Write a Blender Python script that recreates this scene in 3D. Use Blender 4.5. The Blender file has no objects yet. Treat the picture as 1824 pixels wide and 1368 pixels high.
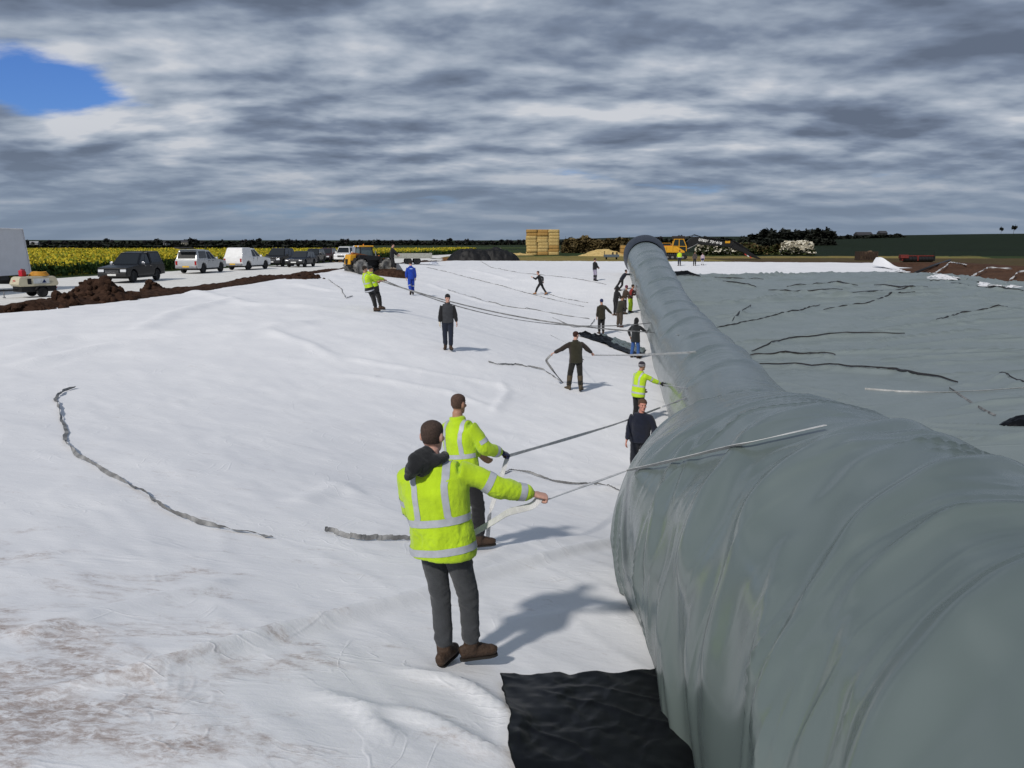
import bpy, bmesh, math, random
import numpy as np
from mathutils import Vector, Matrix
from mathutils.bvhtree import BVHTree

random.seed(7); RNG = np.random.default_rng(11)
SC = bpy.context.scene
COL = SC.collection

# ------------------------------------------------------------------ camera
CAM_Z = 2.5
PITCH = math.radians(10.04)
FPX, CX, CY = 1424.0, 912.0, 684.0          # focal length and centre in photo pixels
cam_d = bpy.data.cameras.new('camera'); cam = bpy.data.objects.new('camera', cam_d); COL.objects.link(cam)
cam.location = (0, 0, CAM_Z); cam.rotation_euler = (math.pi / 2 - PITCH, 0, 0)
cam_d.sensor_width = 36.0; cam_d.lens = 36.0 * FPX / 1824.0
cam_d.clip_start = 0.05; cam_d.clip_end = 9000
SC.camera = cam

# ------------------------------------------------------------------ light
SUN_AZ = math.radians(-150); SUN_EL = math.radians(40)
sun_d = bpy.data.lights.new('sun', 'SUN'); sun = bpy.data.objects.new('sun', sun_d); COL.objects.link(sun)
sun_d.energy = 2.35; sun_d.angle = math.radians(3.0); sun_d.color = (1.0, 0.955, 0.89)
sdir = Vector((math.sin(SUN_AZ) * math.cos(SUN_EL), math.cos(SUN_AZ) * math.cos(SUN_EL), math.sin(SUN_EL)))
sun.rotation_euler = sdir.to_track_quat('Z', 'Y').to_euler()
SC.view_settings.view_transform = 'Standard'; SC.view_settings.look = 'None'
SC.view_settings.exposure = 0.22; SC.view_settings.gamma = 1.0; SC.view_settings.use_curve_mapping = False

# ------------------------------------------------------------------ world: clear sky behind a broken deck of stratocumulus
W = bpy.data.worlds.new('World'); SC.world = W; W.use_nodes = True
def world_nodes():
    nt = W.node_tree; N = nt.nodes; L = nt.links; N.clear()
    def nd(t, **k):
        n = N.new(t)
        for a, b in k.items(): setattr(n, a, b)
        return n
    def mth(op, a, b=None, c=None, clamp=False):
        n = nd('ShaderNodeMath', operation=op, use_clamp=clamp)
        for i, v in enumerate((a, b, c)):
            if v is None: continue
            if isinstance(v, (int, float)): n.inputs[i].default_value = v
            else: L.new(v, n.inputs[i])
        return n.outputs[0]
    def comb(x, y, z=0.0):
        n = nd('ShaderNodeCombineXYZ')
        for i, v in enumerate((x, y, z)):
            if isinstance(v, (int, float)): n.inputs[i].default_value = v
            else: L.new(v, n.inputs[i])
        return n.outputs[0]
    def noise(vec, scale, detail=8, rough=0.55, dist=0.0):
        n = nd('ShaderNodeTexNoise', noise_dimensions='3D'); L.new(vec, n.inputs['Vector'])
        n.inputs['Scale'].default_value = scale; n.inputs['Detail'].default_value = detail
        n.inputs['Roughness'].default_value = rough; n.inputs['Distortion'].default_value = dist
        return n.outputs['Fac']
    def mr(v, a, b, c=0.0, d=1.0, smooth=True):
        n = nd('ShaderNodeMapRange'); n.interpolation_type = 'SMOOTHSTEP' if smooth else 'LINEAR'
        L.new(v, n.inputs['Value'])
        for k, x in zip(('From Min', 'From Max', 'To Min', 'To Max'), (a, b, c, d)): n.inputs[k].default_value = x
        return n.outputs['Result']
    def mixc(f, a, b):
        n = nd('ShaderNodeMix', data_type='RGBA')
        if isinstance(f, (int, float)): n.inputs[0].default_value = f
        else: L.new(f, n.inputs[0])
        for i, v in ((6, a), (7, b)):
            if isinstance(v, tuple): n.inputs[i].default_value = (*v, 1)
            else: L.new(v, n.inputs[i])
        return n.outputs[2]
    tc = nd('ShaderNodeTexCoord'); sep = nd('ShaderNodeSeparateXYZ'); L.new(tc.outputs['Generated'], sep.inputs[0])
    x, y, z = sep.outputs
    zc = mth('ADD', mth('MAXIMUM', z, 0.0), 0.16)
    px = mth('DIVIDE', x, zc); py = mth('DIVIDE', y, zc)
    p = comb(mth('MULTIPLY', px, 0.76), py, 8.3)
    # a second point a little nearer, for the lit near shoulders of the clouds (sun behind and to the left)
    q = comb(mth('ADD', mth('MULTIPLY', px, 0.76), -0.04), mth('MULTIPLY', py, 0.965), 8.25)
    big = noise(p, 0.55, 3, 0.5)
    nA = noise(p, 1.45, 10, 0.53, 0.12); nB = noise(q, 1.45, 5, 0.51, 0.12)
    fine = noise(p, 6.0, 6, 0.62, 0.3)
    gx = mth('ADD', px, 1.52); gy = mth('ADD', py, -2.62)
    hole = mth('ADD', mth('MULTIPLY', mth('MULTIPLY', gx, gx), 12.0), mth('MULTIPLY', mth('MULTIPLY', gy, gy), 12.0))
    hole = mth('EXPONENT', mth('MULTIPLY', hole, -1.0))
    dens = mth('ADD', mth('ADD', mth('MULTIPLY', nA, 0.62), mth('MULTIPLY', big, 0.50)), mth('MULTIPLY', fine, 0.12))
    dens = mth('SUBTRACT', dens, mth('MULTIPLY', hole, mth('ADD', 0.16, mth('MULTIPLY', mth('SUBTRACT', 1.0, nA), 0.44))))
    cover = mr(dens, 0.40, 0.515)
    lit = mth('ADD', mth('MULTIPLY', mth('SUBTRACT', nA, nB), 4.6), mth('MULTIPLY', mth('SUBTRACT', fine, 0.5), 0.28))
    lit = mth('ADD', lit, mth('MULTIPLY', mth('SUBTRACT', 0.62, dens), 1.9))
    band = mth('MULTIPLY', mr(z, 0.05, 0.13), mr(z, 0.17, 0.28, 1.0, 0.0))
    lit = mth('ADD', lit, mth('MULTIPLY', band, 0.17)); lit = mth('SUBTRACT', lit, mth('MULTIPLY', mr(z, 0.17, 0.27), 0.10)); lit = mth('ADD', lit, 0.45, clamp=True)
    ramp = nd('ShaderNodeValToRGB'); L.new(lit, ramp.inputs[0])
    e = ramp.color_ramp.elements
    e[0].position = 0.05; e[0].color = (1.05, 1.32, 1.85, 1)
    e[1].position = 1.0; e[1].color = (5.1, 5.3, 5.7, 1)
    for pos, c in ((0.35, (1.65, 2.05, 2.8, 1)), (0.60, (2.75, 3.22, 3.95, 1)), (0.82, (3.85, 4.25, 4.9, 1))):
        el = e.new(pos); el.color = c
    cloud = ramp.outputs[0]
    sky = nd('ShaderNodeTexSky', sky_type='NISHITA'); sky.sun_disc = False
    sky.sun_elevation = SUN_EL; sky.sun_rotation = SUN_AZ % (2 * math.pi)
    sky.altitude = 60; sky.air_density = 1.0; sky.dust_density = 0.6; sky.ozone_density = 2.5
    skyc = nd('ShaderNodeMix', data_type='RGBA', blend_type='MULTIPLY'); skyc.inputs[0].default_value = 1.0
    L.new(sky.outputs[0], skyc.inputs[6]); skyc.inputs[7].default_value = (0.34, 0.52, 0.92, 1)
    c1 = mixc(cover, skyc.outputs[2], cloud)
    haze = mr(z, 0.0, 0.13, 1.0, 0.0)
    hz = mth('MULTIPLY', haze, 0.88)
    c2 = mixc(hz, c1, (1.75, 2.25, 3.0))
    bg = nd('ShaderNodeBackground'); bg.inputs['Strength'].default_value = 0.10
    L.new(c2, bg.inputs['Color'])
    out = nd('ShaderNodeOutputWorld'); L.new(bg.outputs[0], out.inputs[0])
world_nodes()

# ------------------------------------------------------------------ helpers
def link(o, parent=None):
    COL.objects.link(o)
    if parent is not None: o.parent = parent
    return o
def tag(o, label=None, cat=None, group=None, kind=None):
    if label: o['label'] = label
    if cat: o['category'] = cat
    if group: o['group'] = group
    if kind: o['kind'] = kind
    return o
def empty(name, loc=(0, 0, 0), rz=0.0):
    o = bpy.data.objects.new(name, None); o.empty_display_size = 0.2
    COL.objects.link(o); o.location = loc; o.rotation_euler = (0, 0, rz); return o
def np_mesh(name, V, F, smooth=True):
    """V (n,3), F (m,k) array of quads or tris"""
    me = bpy.data.meshes.new(name); V = np.asarray(V, np.float32); F = np.asarray(F, np.int32)
    me.vertices.add(len(V)); me.vertices.foreach_set('co', V.ravel())
    k = F.shape[1]; me.loops.add(F.size); me.loops.foreach_set('vertex_index', F.ravel())
    me.polygons.add(len(F)); me.polygons.foreach_set('loop_start', np.arange(0, F.size, k, dtype=np.int32))
    me.polygons.foreach_set('use_smooth', np.full(len(F), smooth, bool))
    me.update(calc_edges=True); me.validate(); return me
def mesh_obj(name, me, m=None, parent=None):
    o = bpy.data.objects.new(name, me)
    if m is not None:
        for mm in (m if isinstance(m, (list, tuple)) else [m]): me.materials.append(mm)
    return link(o, parent)
def grid_faces(n, mm, wrap=False):
    i = np.arange(n - 1)[:, None]; j = np.arange(mm if wrap else mm - 1)[None, :]
    j2 = (j + 1) % mm
    return np.stack([i * mm + j, i * mm + j2, (i + 1) * mm + j2, (i + 1) * mm + j], -1).reshape(-1, 4)
def _hash(ix, iy, iz, seed):
    h = (ix.astype(np.int64) * 374761393 + iy.astype(np.int64) * 668265263 + iz.astype(np.int64) * 2147483647 + seed * 1274126177) & 0xffffffff
    h = ((h ^ (h >> 13)) * 1274126177) & 0xffffffff
    h = h ^ (h >> 16)
    return (h & 0xffff) / 32767.5 - 1.0
def noise3(x, y, z=0.0, seed=0):
    x, y, z = np.broadcast_arrays(np.asarray(x, float), np.asarray(y, float), np.asarray(z, float))
    ix, iy, iz = np.floor(x), np.floor(y), np.floor(z)
    fx, fy, fz = x - ix, y - iy, z - iz
    u, v, w = (f * f * f * (f * (f * 6 - 15) + 10) for f in (fx, fy, fz))
    ix, iy, iz = ix.astype(np.int64), iy.astype(np.int64), iz.astype(np.int64)
    def c(a, b, d): return _hash(ix + a, iy + b, iz + d, seed)
    x00 = c(0,0,0) * (1-u) + c(1,0,0) * u; x10 = c(0,1,0) * (1-u) + c(1,1,0) * u
    x01 = c(0,0,1) * (1-u) + c(1,0,1) * u; x11 = c(0,1,1) * (1-u) + c(1,1,1) * u
    return (x00 * (1-v) + x10 * v) * (1-w) + (x01 * (1-v) + x11 * v) * w
def fbm(x, y, z=0.0, oct=4, seed=0, gain=0.5):
    s = 0; a = 1.0; f = 1.0; t = 0
    for k in range(oct):
        s = s + a * noise3(np.asarray(x) * f, np.asarray(y) * f, np.asarray(z) * f, seed + k * 17); t += a; a *= gain; f *= 2.03
    return s / t
def sstep(a, b, x):
    t = np.clip((np.asarray(x, float) - a) / (b - a), 0, 1); return t * t * (3 - 2 * t)

# ------------------------------------------------------------------ materials
MATS = {}
def mat(name, col, rough=0.8, var=0.15, vscale=6.0, bump=0.0, bscale=40.0, metal=0.0, spec=0.4, sheen=0.0, coat=0.0, stretch=(1, 1, 1), col2=None, coords='Object', detail=5):
    if name in MATS: return MATS[name]
    m = bpy.data.materials.new(name); m.use_nodes = True; nt = m.node_tree; N = nt.nodes; L = nt.links
    b = N['Principled BSDF']
    b.inputs['Roughness'].default_value = rough; b.inputs['Metallic'].default_value = metal
    b.inputs['Specular IOR Level'].default_value = spec
    if sheen: b.inputs['Sheen Weight'].default_value = sheen; b.inputs['Sheen Roughness'].default_value = 0.6
    if coat: b.inputs['Coat Weight'].default_value = coat; b.inputs['Coat Roughness'].default_value = 0.05
    tc = N.new('ShaderNodeTexCoord'); mp = N.new('ShaderNodeMapping'); L.new(tc.outputs[coords], mp.inputs[0])
    mp.inputs['Scale'].default_value = stretch
    n = N.new('ShaderNodeTexNoise'); n.inputs['Scale'].default_value = vscale; n.inputs['Detail'].default_value = detail
    n.inputs['Roughness'].default_value = 0.6; L.new(mp.outputs[0], n.inputs['Vector'])
    r = N.new('ShaderNodeValToRGB'); L.new(n.outputs['Fac'], r.inputs[0])
    lo = tuple(c * (1 - var) for c in col); hi = col2 if col2 else tuple(min(c * (1 + var), 1.0) for c in col)
    r.color_ramp.elements[0].position = 0.32; r.color_ramp.elements[1].position = 0.68
    r.color_ramp.elements[0].color = (*lo, 1); r.color_ramp.elements[1].color = (*hi, 1)
    L.new(r.outputs[0], b.inputs['Base Color'])
    if bump:
        n2 = N.new('ShaderNodeTexNoise'); n2.inputs['Scale'].default_value = bscale; n2.inputs['Detail'].default_value = 4
        L.new(mp.outputs[0], n2.inputs['Vector'])
        bp = N.new('ShaderNodeBump'); bp.inputs['Strength'].default_value = bump; bp.inputs['Distance'].default_value = 0.02
        L.new(n2.outputs['Fac'], bp.inputs['Height']); L.new(bp.outputs[0], b.inputs['Normal'])
    MATS[name] = m; return m
def glass_mat(name='window_glass', col=(0.012, 0.014, 0.016)):
    return mat(name, col, rough=0.06, var=0.05, spec=0.6)

# ------------------------------------------------------------------ terrain: the photo's ground, measured from the heights of the people on it
def ray(px, py):
    cx = (px - CX) / FPX; cy = (py - CY) / FPX
    return np.array([cx, math.cos(PITCH) - math.sin(PITCH) * cy, -(math.sin(PITCH) + math.cos(PITCH) * cy)])
def ground_at(px, py, H):
    d = ray(px, py); k = H / -d[2]; return (d[0] * k, d[1] * k, CAM_Z - H)
_ctrl = [ground_at(*c) for c in (
    (835,1195,2.98),(862,988,3.52),(798,627,3.50),(1030,700,4.55),(670,557,2.78),(728,527,2.85),(1069,597,4.75),(1131,640,5.15),
    (1058,502,3.2),(965,526,3.85),(0,1368,2.35),(500,1368,2.45),(900,1368,2.72),(1170,1030,3.5),(100,700,3.0),(400,820,3.25),(300,1000,2.9),
    (0,563,2.48),(150,545,2.48),(300,530,2.45),(450,512,2.4),(600,491,2.28),(700,481,2.22),(800,468,2.3),(900,463,2.35),(1000,463,2.4),
    (1190,490,3.2),(1400,490,3.2),(1600,487,3.05),(1824,513,3.25),(1400,560,4.55),(1824,600,4.45),(1500,640,4.85),(1824,760,3.95),(1450,463,2.42))]
_ctrl += [(2.5,15.5,-2.3),(-24,18,0.05),(-26,8,0.1),(-20,2,0.15),(-12,-2,0.2),(0,-3,0.2),(5,-3,-0.9),(3.4,3.0,-1.15),(4,6,-1.4),(3.4,9,-1.75),(3.7,12,-2.15),(12,0,-0.4),(25,2,0.0),(40,12,0.0),(52,35,0.0),(50,60,0.05),(52,82,0.08),(55,105,0.05),(-10,108,0.15),(10,112,0.1),(35,112,0.1),(30,25,-1.7),(40,40,-0.9)]
_C = np.array(_ctrl)
def _tps(r2): return np.where(r2 > 0, 0.5 * r2 * np.log(np.maximum(r2, 1e-12)), 0.0)
def _fit():
    n = len(_C); X = _C[:, :2]; d2 = ((X[:, None] - X[None]) ** 2).sum(-1)
    A = np.zeros((n + 3, n + 3)); A[:n, :n] = _tps(d2) + np.eye(n) * 1.2
    A[:n, n] = 1; A[:n, n+1:] = X; A[n, :n] = 1; A[n+1:, :n] = X.T
    b = np.zeros(n + 3); b[:n] = _C[:, 2]; return np.linalg.solve(A, b)
_Wt = _fit()
def basin(x, y):
    x = np.asarray(x, float); y = np.asarray(y, float); s = _Wt[-3] + _Wt[-2] * x + _Wt[-1] * y
    for (cx, cy, _), w in zip(_C, _Wt[:-3]): s = s + w * _tps((x - cx) ** 2 + (y - cy) ** 2)
    return np.minimum(s, 0.45)
# outline of the lagoon (bank crest)
RIM_Y = np.array([-8., 0, 8, 18, 27.6, 37, 50, 63, 80, 100, 112])
RIM_XL = np.array([-22., -26, -27, -24, -18.2, -16.3, -15.0, -13.9, -11.5, -9.0, -6.0])
def rim_left(y): return np.interp(y, RIM_Y, RIM_XL)
def rim_far(x): return 103 + 4 * np.sin(np.asarray(x) * 0.06 + 0.6)
def rim_right(y): return np.interp(y, [-8, 5, 20, 40, 60, 82, 110], [22, 32, 42, 48, 50, 52, 54])
def inside(x, y):
    """signed distance-like: metres inside the crest"""
    return np.minimum(np.minimum(x - rim_left(y), rim_far(x) - y), np.minimum(rim_right(y) - x, y + 6))
def field(x, y):
    x = np.asarray(x, float); y = np.asarray(y, float)
    hill = 7.5 * sstep(60, 420, x) * sstep(140, 620, y) + 2.0 * sstep(-50, 160, x) * sstep(250, 700, y)
    far = 9.0 * sstep(700, 2600, np.hypot(x, y))
    und = 0.10 * fbm(x * 0.03, y * 0.03, oct=3, seed=5)
    return hill + far + und
def terrain(x, y):
    d = inside(x, y); m = sstep(-2.5, 1.5, d)
    return field(x, y) * (1 - m) + basin(x, y) * m
def G(px, py, lift=0.0):
    """the point of the ground seen at a photo pixel"""
    d = ray(px, py); t = np.geomspace(2.0, 900, 900)
    P = d[None] * t[:, None]; z = terrain(P[:, 0], P[:, 1]) - CAM_Z + lift
    k = np.argmax(P[:, 2] <= z)
    if P[k, 2] > z[k]: k = len(t) - 1
    a = P[max(k-1, 0)]; b = P[k]
    for _ in range(20):
        c = (a + b) / 2
        if c[2] <= float(terrain(c[0], c[1])) - CAM_Z + lift: b = c
        else: a = c
    return Vector((b[0], b[1], b[2] + CAM_Z))
def at_y(px, py, Y):
    """point on the ray of a photo pixel at distance Y ahead"""
    d = ray(px, py); return Vector((d[0] / d[1] * Y, Y, d[2] / d[1] * Y + CAM_Z))
def polyline_dist(x, y, pts):
    """distance to a polyline and the fraction along it; pts (k,2)"""
    best = np.full(x.shape, 1e9); par = np.zeros(x.shape); side = np.zeros(x.shape)
    seg = np.hypot(*(np.diff(pts, axis=0).T)); cum = np.r_[0, np.cumsum(seg)]
    for i in range(len(pts) - 1):
        ax, ay = pts[i]; dx, dy = pts[i+1] - pts[i]; L2 = dx*dx + dy*dy + 1e-9
        t = np.clip(((x-ax)*dx + (y-ay)*dy) / L2, 0, 1); d = np.hypot(x-ax-t*dx, y-ay-t*dy)
        s = np.sign((x-ax)*dy - (y-ay)*dx); m = d < best
        best = np.where(m, d, best); par = np.where(m, (cum[i] + t*seg[i]) / cum[-1], par); side = np.where(m, s, side)
    return best, par, side
def add_fold(X, Y, Z, pts, width, height, sharp=0.0):
    """raise a soft roll of cloth along a polyline"""
    pts = np.array([(p[0], p[1]) for p in pts], float); mg = width * 4
    sel = (X > pts[:,0].min()-mg) & (X < pts[:,0].max()+mg) & (Y > pts[:,1].min()-mg) & (Y < pts[:,1].max()+mg)
    if not sel.any(): return
    wob = 0.35 * width * fbm(X[sel]*1.1, Y[sel]*1.1, oct=2, seed=91)
    d, t, s = polyline_dist(X[sel] + wob, Y[sel] + wob, pts)
    w = width * (1 + sharp * s); prof = np.exp(-(d / np.maximum(w, 0.02)) ** 2)
    env = sstep(0, 0.12, t) * sstep(0, 0.12, 1 - t)
    Z[sel] += height * prof * (0.25 + 0.75 * env)
# ------------------------------------------------------------------ ground sheet out to the horizon
def build_ground():
    az = np.concatenate([np.linspace(-180, -62, 60, endpoint=False), np.linspace(-62, 62, 720, endpoint=False), np.linspace(62, 180, 61)])
    az = np.radians(az); r = np.concatenate([np.linspace(0, 20, 90, endpoint=False), np.geomspace(20, 4200, 520)])
    R_, A_ = np.meshgrid(r, az, indexing='ij'); X = R_ * np.sin(A_); Y = R_ * np.cos(A_)
    d = inside(X, Y); Z = terrain(X, Y) - 0.28 * sstep(0.9, 2.6, d)
    soil = sstep(-1.5, 0.5, d) * 1.0
    Z += soil * 0.05 * fbm(X * 1.3, Y * 1.3, oct=3, seed=3)
    me = np_mesh('ground', np.stack([X, Y, Z], -1).reshape(-1, 3), grid_faces(len(r), len(az)))
    n = len(me.vertices); c = np.ones((n, 4), np.float32)
    x, y, dd = X.ravel(), Y.ravel(), d.ravel()
    nz = fbm(x * 0.05, y * 0.05, oct=4, seed=8); nf = fbm(x * 0.6, y * 0.6, oct=3, seed=9)
    col = np.zeros((n, 3)); col[:] = (0.030, 0.047, 0.014)                       # winter wheat
    dark = (y > 265) & (x < 40); col[dark] = (0.020, 0.031, 0.011)  # far fields: cloud shadow put into the crop colour
    strip = (y > 330) & (y < 420) & (x < 20); col[strip] = (0.042, 0.060, 0.016)
    hillf = (x > 45) & (y > 150); col[hillf] = (0.010, 0.018, 0.007)  # right-hand hill, darker still: cloud shadow painted into its green
    hedge = (x > 60) & (np.abs(y - 235 - 0.12 * x) < 4 + 2 * nf); col[hedge] = (0.004, 0.006, 0.003)
    st = (y > 96) & (y < 150 + 6 * nf) & (x > -14) & (x < 62 + 0.45 * (y - 96)); col[st] = (0.24, 0.185, 0.060)   # stubble and dry grass
    gr = st & (nz + nf * 0.6 > 0.14); col[gr] = (0.15, 0.145, 0.045)
    far_soil = (y > 96) & (y < 134) & (x > -24) & (x < -3 + nf * 3); col[far_soil] = (0.20, 0.095, 0.032)
    rb = (x > 30) & (y < 130) & (dd < 2) ; col[rb] = (0.085, 0.062, 0.028)
    so = (dd > -3.2 + 1.6 * nf) ; col[so] = (0.066, 0.033, 0.020)
    sof = so & (x > 25); col[sof] = (0.085, 0.044, 0.026)
    col *= (1 + 0.22 * nf + 0.12 * nz)[:, None]
    c[:, :3] = np.clip(col, 0, 1)
    ca = me.color_attributes.new('Col', 'FLOAT_COLOR', 'POINT'); ca.data.foreach_set('color', c.ravel())
    m = bpy.data.materials.new('ground'); m.use_nodes = True; N = m.node_tree.nodes; L = m.node_tree.links; b = N['Principled BSDF']
    b.inputs['Roughness'].default_value = 0.95; b.inputs['Specular IOR Level'].default_value = 0.1
    a = N.new('ShaderNodeVertexColor'); a.layer_name = 'Col'
    g = N.new('ShaderNodeNewGeometry'); ns = N.new('ShaderNodeTexNoise'); ns.inputs['Scale'].default_value = 2.2; ns.inputs['Detail'].default_value = 9
    ns.inputs['Roughness'].default_value = 0.7; L.new(g.outputs['Position'], ns.inputs['Vector'])
    mr = N.new('ShaderNodeMapRange'); L.new(ns.outputs['Fac'], mr.inputs[0]); mr.inputs[1].default_value = 0.3; mr.inputs[2].default_value = 0.7
    mr.inputs[3].default_value = 0.55; mr.inputs[4].default_value = 1.45
    mx = N.new('ShaderNodeMix'); mx.data_type = 'RGBA'; mx.blend_type = 'MULTIPLY'; mx.inputs[0].default_value = 1
    L.new(a.outputs['Color'], mx.inputs[6]); L.new(mr.outputs[0], mx.inputs[7]); L.new(mx.outputs[2], b.inputs['Base Color'])
    bp = N.new('ShaderNodeBump'); bp.inputs['Strength'].default_value = 0.9; bp.inputs['Distance'].default_value = 0.08
    L.new(ns.outputs['Fac'], bp.inputs['Height']); L.new(bp.outputs[0], b.inputs['Normal'])
    tag(mesh_obj('ground', me, m), kind='structure')
build_ground()

# ------------------------------------------------------------------ crushed chalk track on the left
TRK_Y = np.array([8., 30, 45, 55, 70, 90, 120, 150])
TRK_L = np.array([-52., -37.5, -34.0, -32.5, -29.0, -26.0, -21.0, -18.0])
def track_left(y): return np.interp(y, TRK_Y, TRK_L)
def berm(x, y):
    """low spoil ridge along the left crest"""
    d = inside(x, y) * 1.0; e = np.where(np.abs(y - rim_far(x)) < 6, 0, 1)
    return 0.0
def build_track():
    y = np.geomspace(8, 175, 260); u = np.linspace(0, 1, 60); Y, U = np.meshgrid(y, u, indexing='ij')
    Lx = track_left(Y) + 0.6 * fbm(Y * 0.3, 1.3, oct=3, seed=21)
    Rx = rim_left(Y) - 2.3 + 0.5 * fbm(Y * 0.5, 7.1, oct=3, seed=22)
    Rx = np.where(Y > 100, np.maximum(Rx, -9.0 - 4 + 0.0 * Y) - sstep(100, 135, Y) * 3, Rx)
    X = Lx + (Rx - Lx) * U
    Z = terrain(X, Y) + 0.05 + 0.02 * fbm(X * 0.9, Y * 0.9, oct=3, seed=23) - 0.12 * (sstep(0.06, 0, U) + sstep(0.94, 1, U))
    m = mat('crushed_chalk', (0.74, 0.72, 0.68), rough=0.95, var=0.10, vscale=2.2, bump=0.8, bscale=14, col2=(0.82, 0.81, 0.78), coords='Object', detail=10)
    me = np_mesh('track', np.stack([X, Y, Z], -1).reshape(-1, 3), grid_faces(len(y), len(u)))
    tag(mesh_obj('track', me, m), kind='structure')
build_track()

# ------------------------------------------------------------------ white geotextile
def tube_axis(s):
    """centre of the roll (x, y), its height and half width / half height at station s (metres from the camera)"""
    u = np.array([math.sin(math.radians(7.8)), math.cos(math.radians(7.8))]); n = np.array([u[1], -u[0]])
    S  = np.array([-6., 0, 3, 5.5, 8, 9.5, 11, 13, 16, 20, 28, 36, 44, 52, 60, 70, 84])
    Cc = np.array([2.35, 2.25, 2.08, 1.76, 1.42, 1.50, 1.84, 2.15, 2.30, 2.40, 2.42, 2.42, 2.35, 2.25, 2.15, 2.05, 2.0])
    RX = np.array([1.45, 1.45, 1.45, 1.45, 1.50, 1.48, 1.42, 1.34, 1.28, 1.26, 1.26, 1.28, 1.34, 1.42, 1.50, 1.62, 1.72])
    s = np.asarray(s, float); c = np.interp(s, S, Cc); rx = np.interp(s, S, RX)
    # smooth the piecewise-linear tables a little
    c = (c + np.interp(s - 1, S, Cc) + np.interp(s + 1, S, Cc)) / 3; rx = (rx + np.interp(s - 1, S, RX) + np.interp(s + 1, S, RX)) / 3
    return u[0] * s + n[0] * c, u[1] * s + n[1] * c, rx
TUBE_END = 80.0
def white_sheet_right(y):
    s = np.asarray(y, float) / math.cos(math.radians(7.8)); tx, _, _ = tube_axis(np.clip(s, -4, TUBE_END))
    return tx + 0.6 + sstep(73, 79, y) * (39.4 + 0.36 * (np.asarray(y, float) - 80) + 0.5 * np.sin(np.asarray(y) * 0.6) - tx - 0.6)
WHITE_Z = None
def build_white():
    n, mm = 600, 520
    v = np.linspace(0, 1, n); k = 3.45; y0 = -3 + 3.4 * (np.exp(k * v) - 1) / 1.0
    y0 = -3 + (y0 + 3) * (103 / (y0[-1] + 3)); u = np.linspace(0, 1, mm)
    Yb, U = np.meshgrid(y0, u, indexing='ij')
    Lx = rim_left(Yb) + 0.9 + 0.25 * fbm(Yb * 0.5, 0.3, oct=4, seed=31)
    Rx = white_sheet_right(Yb); X = Lx + (Rx - Lx) * U
    # far edge follows the crest
    far = rim_far(X) - 1.0 + 0.8 * fbm(X * 0.35, 2.2, oct=4, seed=33)
    Y = np.where(Yb > 70, 70 + (Yb - 70) * (far - 70) / 30.0, Yb)
    Z = terrain(X, Y) + 0.03
    dist = np.hypot(X, Y)
    # drape: broad swells, tension creases, small crumples
    a = fbm(X * 0.45 + 0.4 * Y * 0.2, Y * 0.9, oct=3, seed=41)
    warp = fbm(X * 0.25, Y * 0.25, oct=2, seed=44)
    c1 = 1 - np.abs(fbm((X * 0.9 - Y * 0.35) * 0.7 + warp, (Y * 0.9 + X * 0.35) * 2.0 + 1.2 * warp, oct=3, seed=42)) * 2
    c2 = 1 - np.abs(fbm((X + 0.8 * Y) * 1.4 + warp, (Y - 0.8 * X) * 0.35, oct=3, seed=43)) * 2
    Z += 0.022 * a + 0.014 * np.clip(c1, 0, 1) ** 3 * (0.4 + 0.6 * sstep(-0.1, 0.5, fbm(X*0.2, Y*0.2, oct=2, seed=45))) + 0.013 * np.clip(c2, 0, 1) ** 4
    Z += 0.004 * fbm(X * 3.1, Y * 3.1, oct=3, seed=46)
    d = np.minimum(X - Lx, far - Y); edge = sstep(6.5, 0.5, d)
    hang = fbm(X * 0.55 + 0.1 * Y, Y * 0.22, oct=3, seed=47)
    Z += 0.11 * edge * hang * sstep(0, 1.2, d) + 0.05 * edge
    # rolls and pulls that can be picked out in the photograph
    P = lambda *px: [G(a_, b_) for a_, b_ in px]
    for pts, w, h, sh in (
        (P((0,1262),(280,1205),(520,1135),(760,1070),(960,1005),(1130,962)), 0.085, 0.10, 0.0),
        (P((600,668),(700,682),(800,700),(890,735)), 0.16, 0.05, 0.2), (P((890,682),(905,700),(880,740)), 0.14, 0.05, 0.0),
        (P((610,640),(760,665),(905,690)), 0.16, 0.05, 0.0), (P((480,590),(560,620),(590,640)), 0.25, 0.08, 0.0),
        (P((640,1270),(760,1290),(850,1340),(900,1368)), 0.05, 0.045, 0.0), (P((560,1245),(640,1270),(700,1330)), 0.05, 0.035, 0.0),
        (P((700,1200),(830,1230),(905,1290),(925,1368)), 0.06, 0.05, 0.0), (P((900,885),(1010,880),(1120,868)), 0.12, 0.05, 0.0),
        (P((520,905),(610,870),(640,890)), 0.18, 0.05, 0.0), (P((900,1120),(1050,1100),(1160,1080)), 0.10, 0.05, 0.0),
        (P((0,628),(120,606),(300,596),(520,578)), 0.35, 0.14, 0.2), (P((0,660),(200,618),(420,600),(600,570)), 0.3, 0.09, 0.0),
        (P((230,600),(330,555),(420,535)), 0.35, 0.10, 0.0), (P((780,1060),(900,985),(1060,960)), 0.12, 0.05, 0.0),
        (P((0,1150),(240,1085),(420,1040)), 0.12, 0.05, 0.0), (P((330,520),(450,545),(600,552)), 0.4, 0.10, 0.0),
        (P((760,505),(860,540),(990,560)), 0.3, 0.08, 0.0), (P((830,480),(910,500),(985,498)), 0.35, 0.09, 0.0), (P((520,508),(590,520),(640,520)), 0.4, 0.1, 0.0)):
        add_fold(X, Y, Z, pts, w, h, sh)
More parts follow.
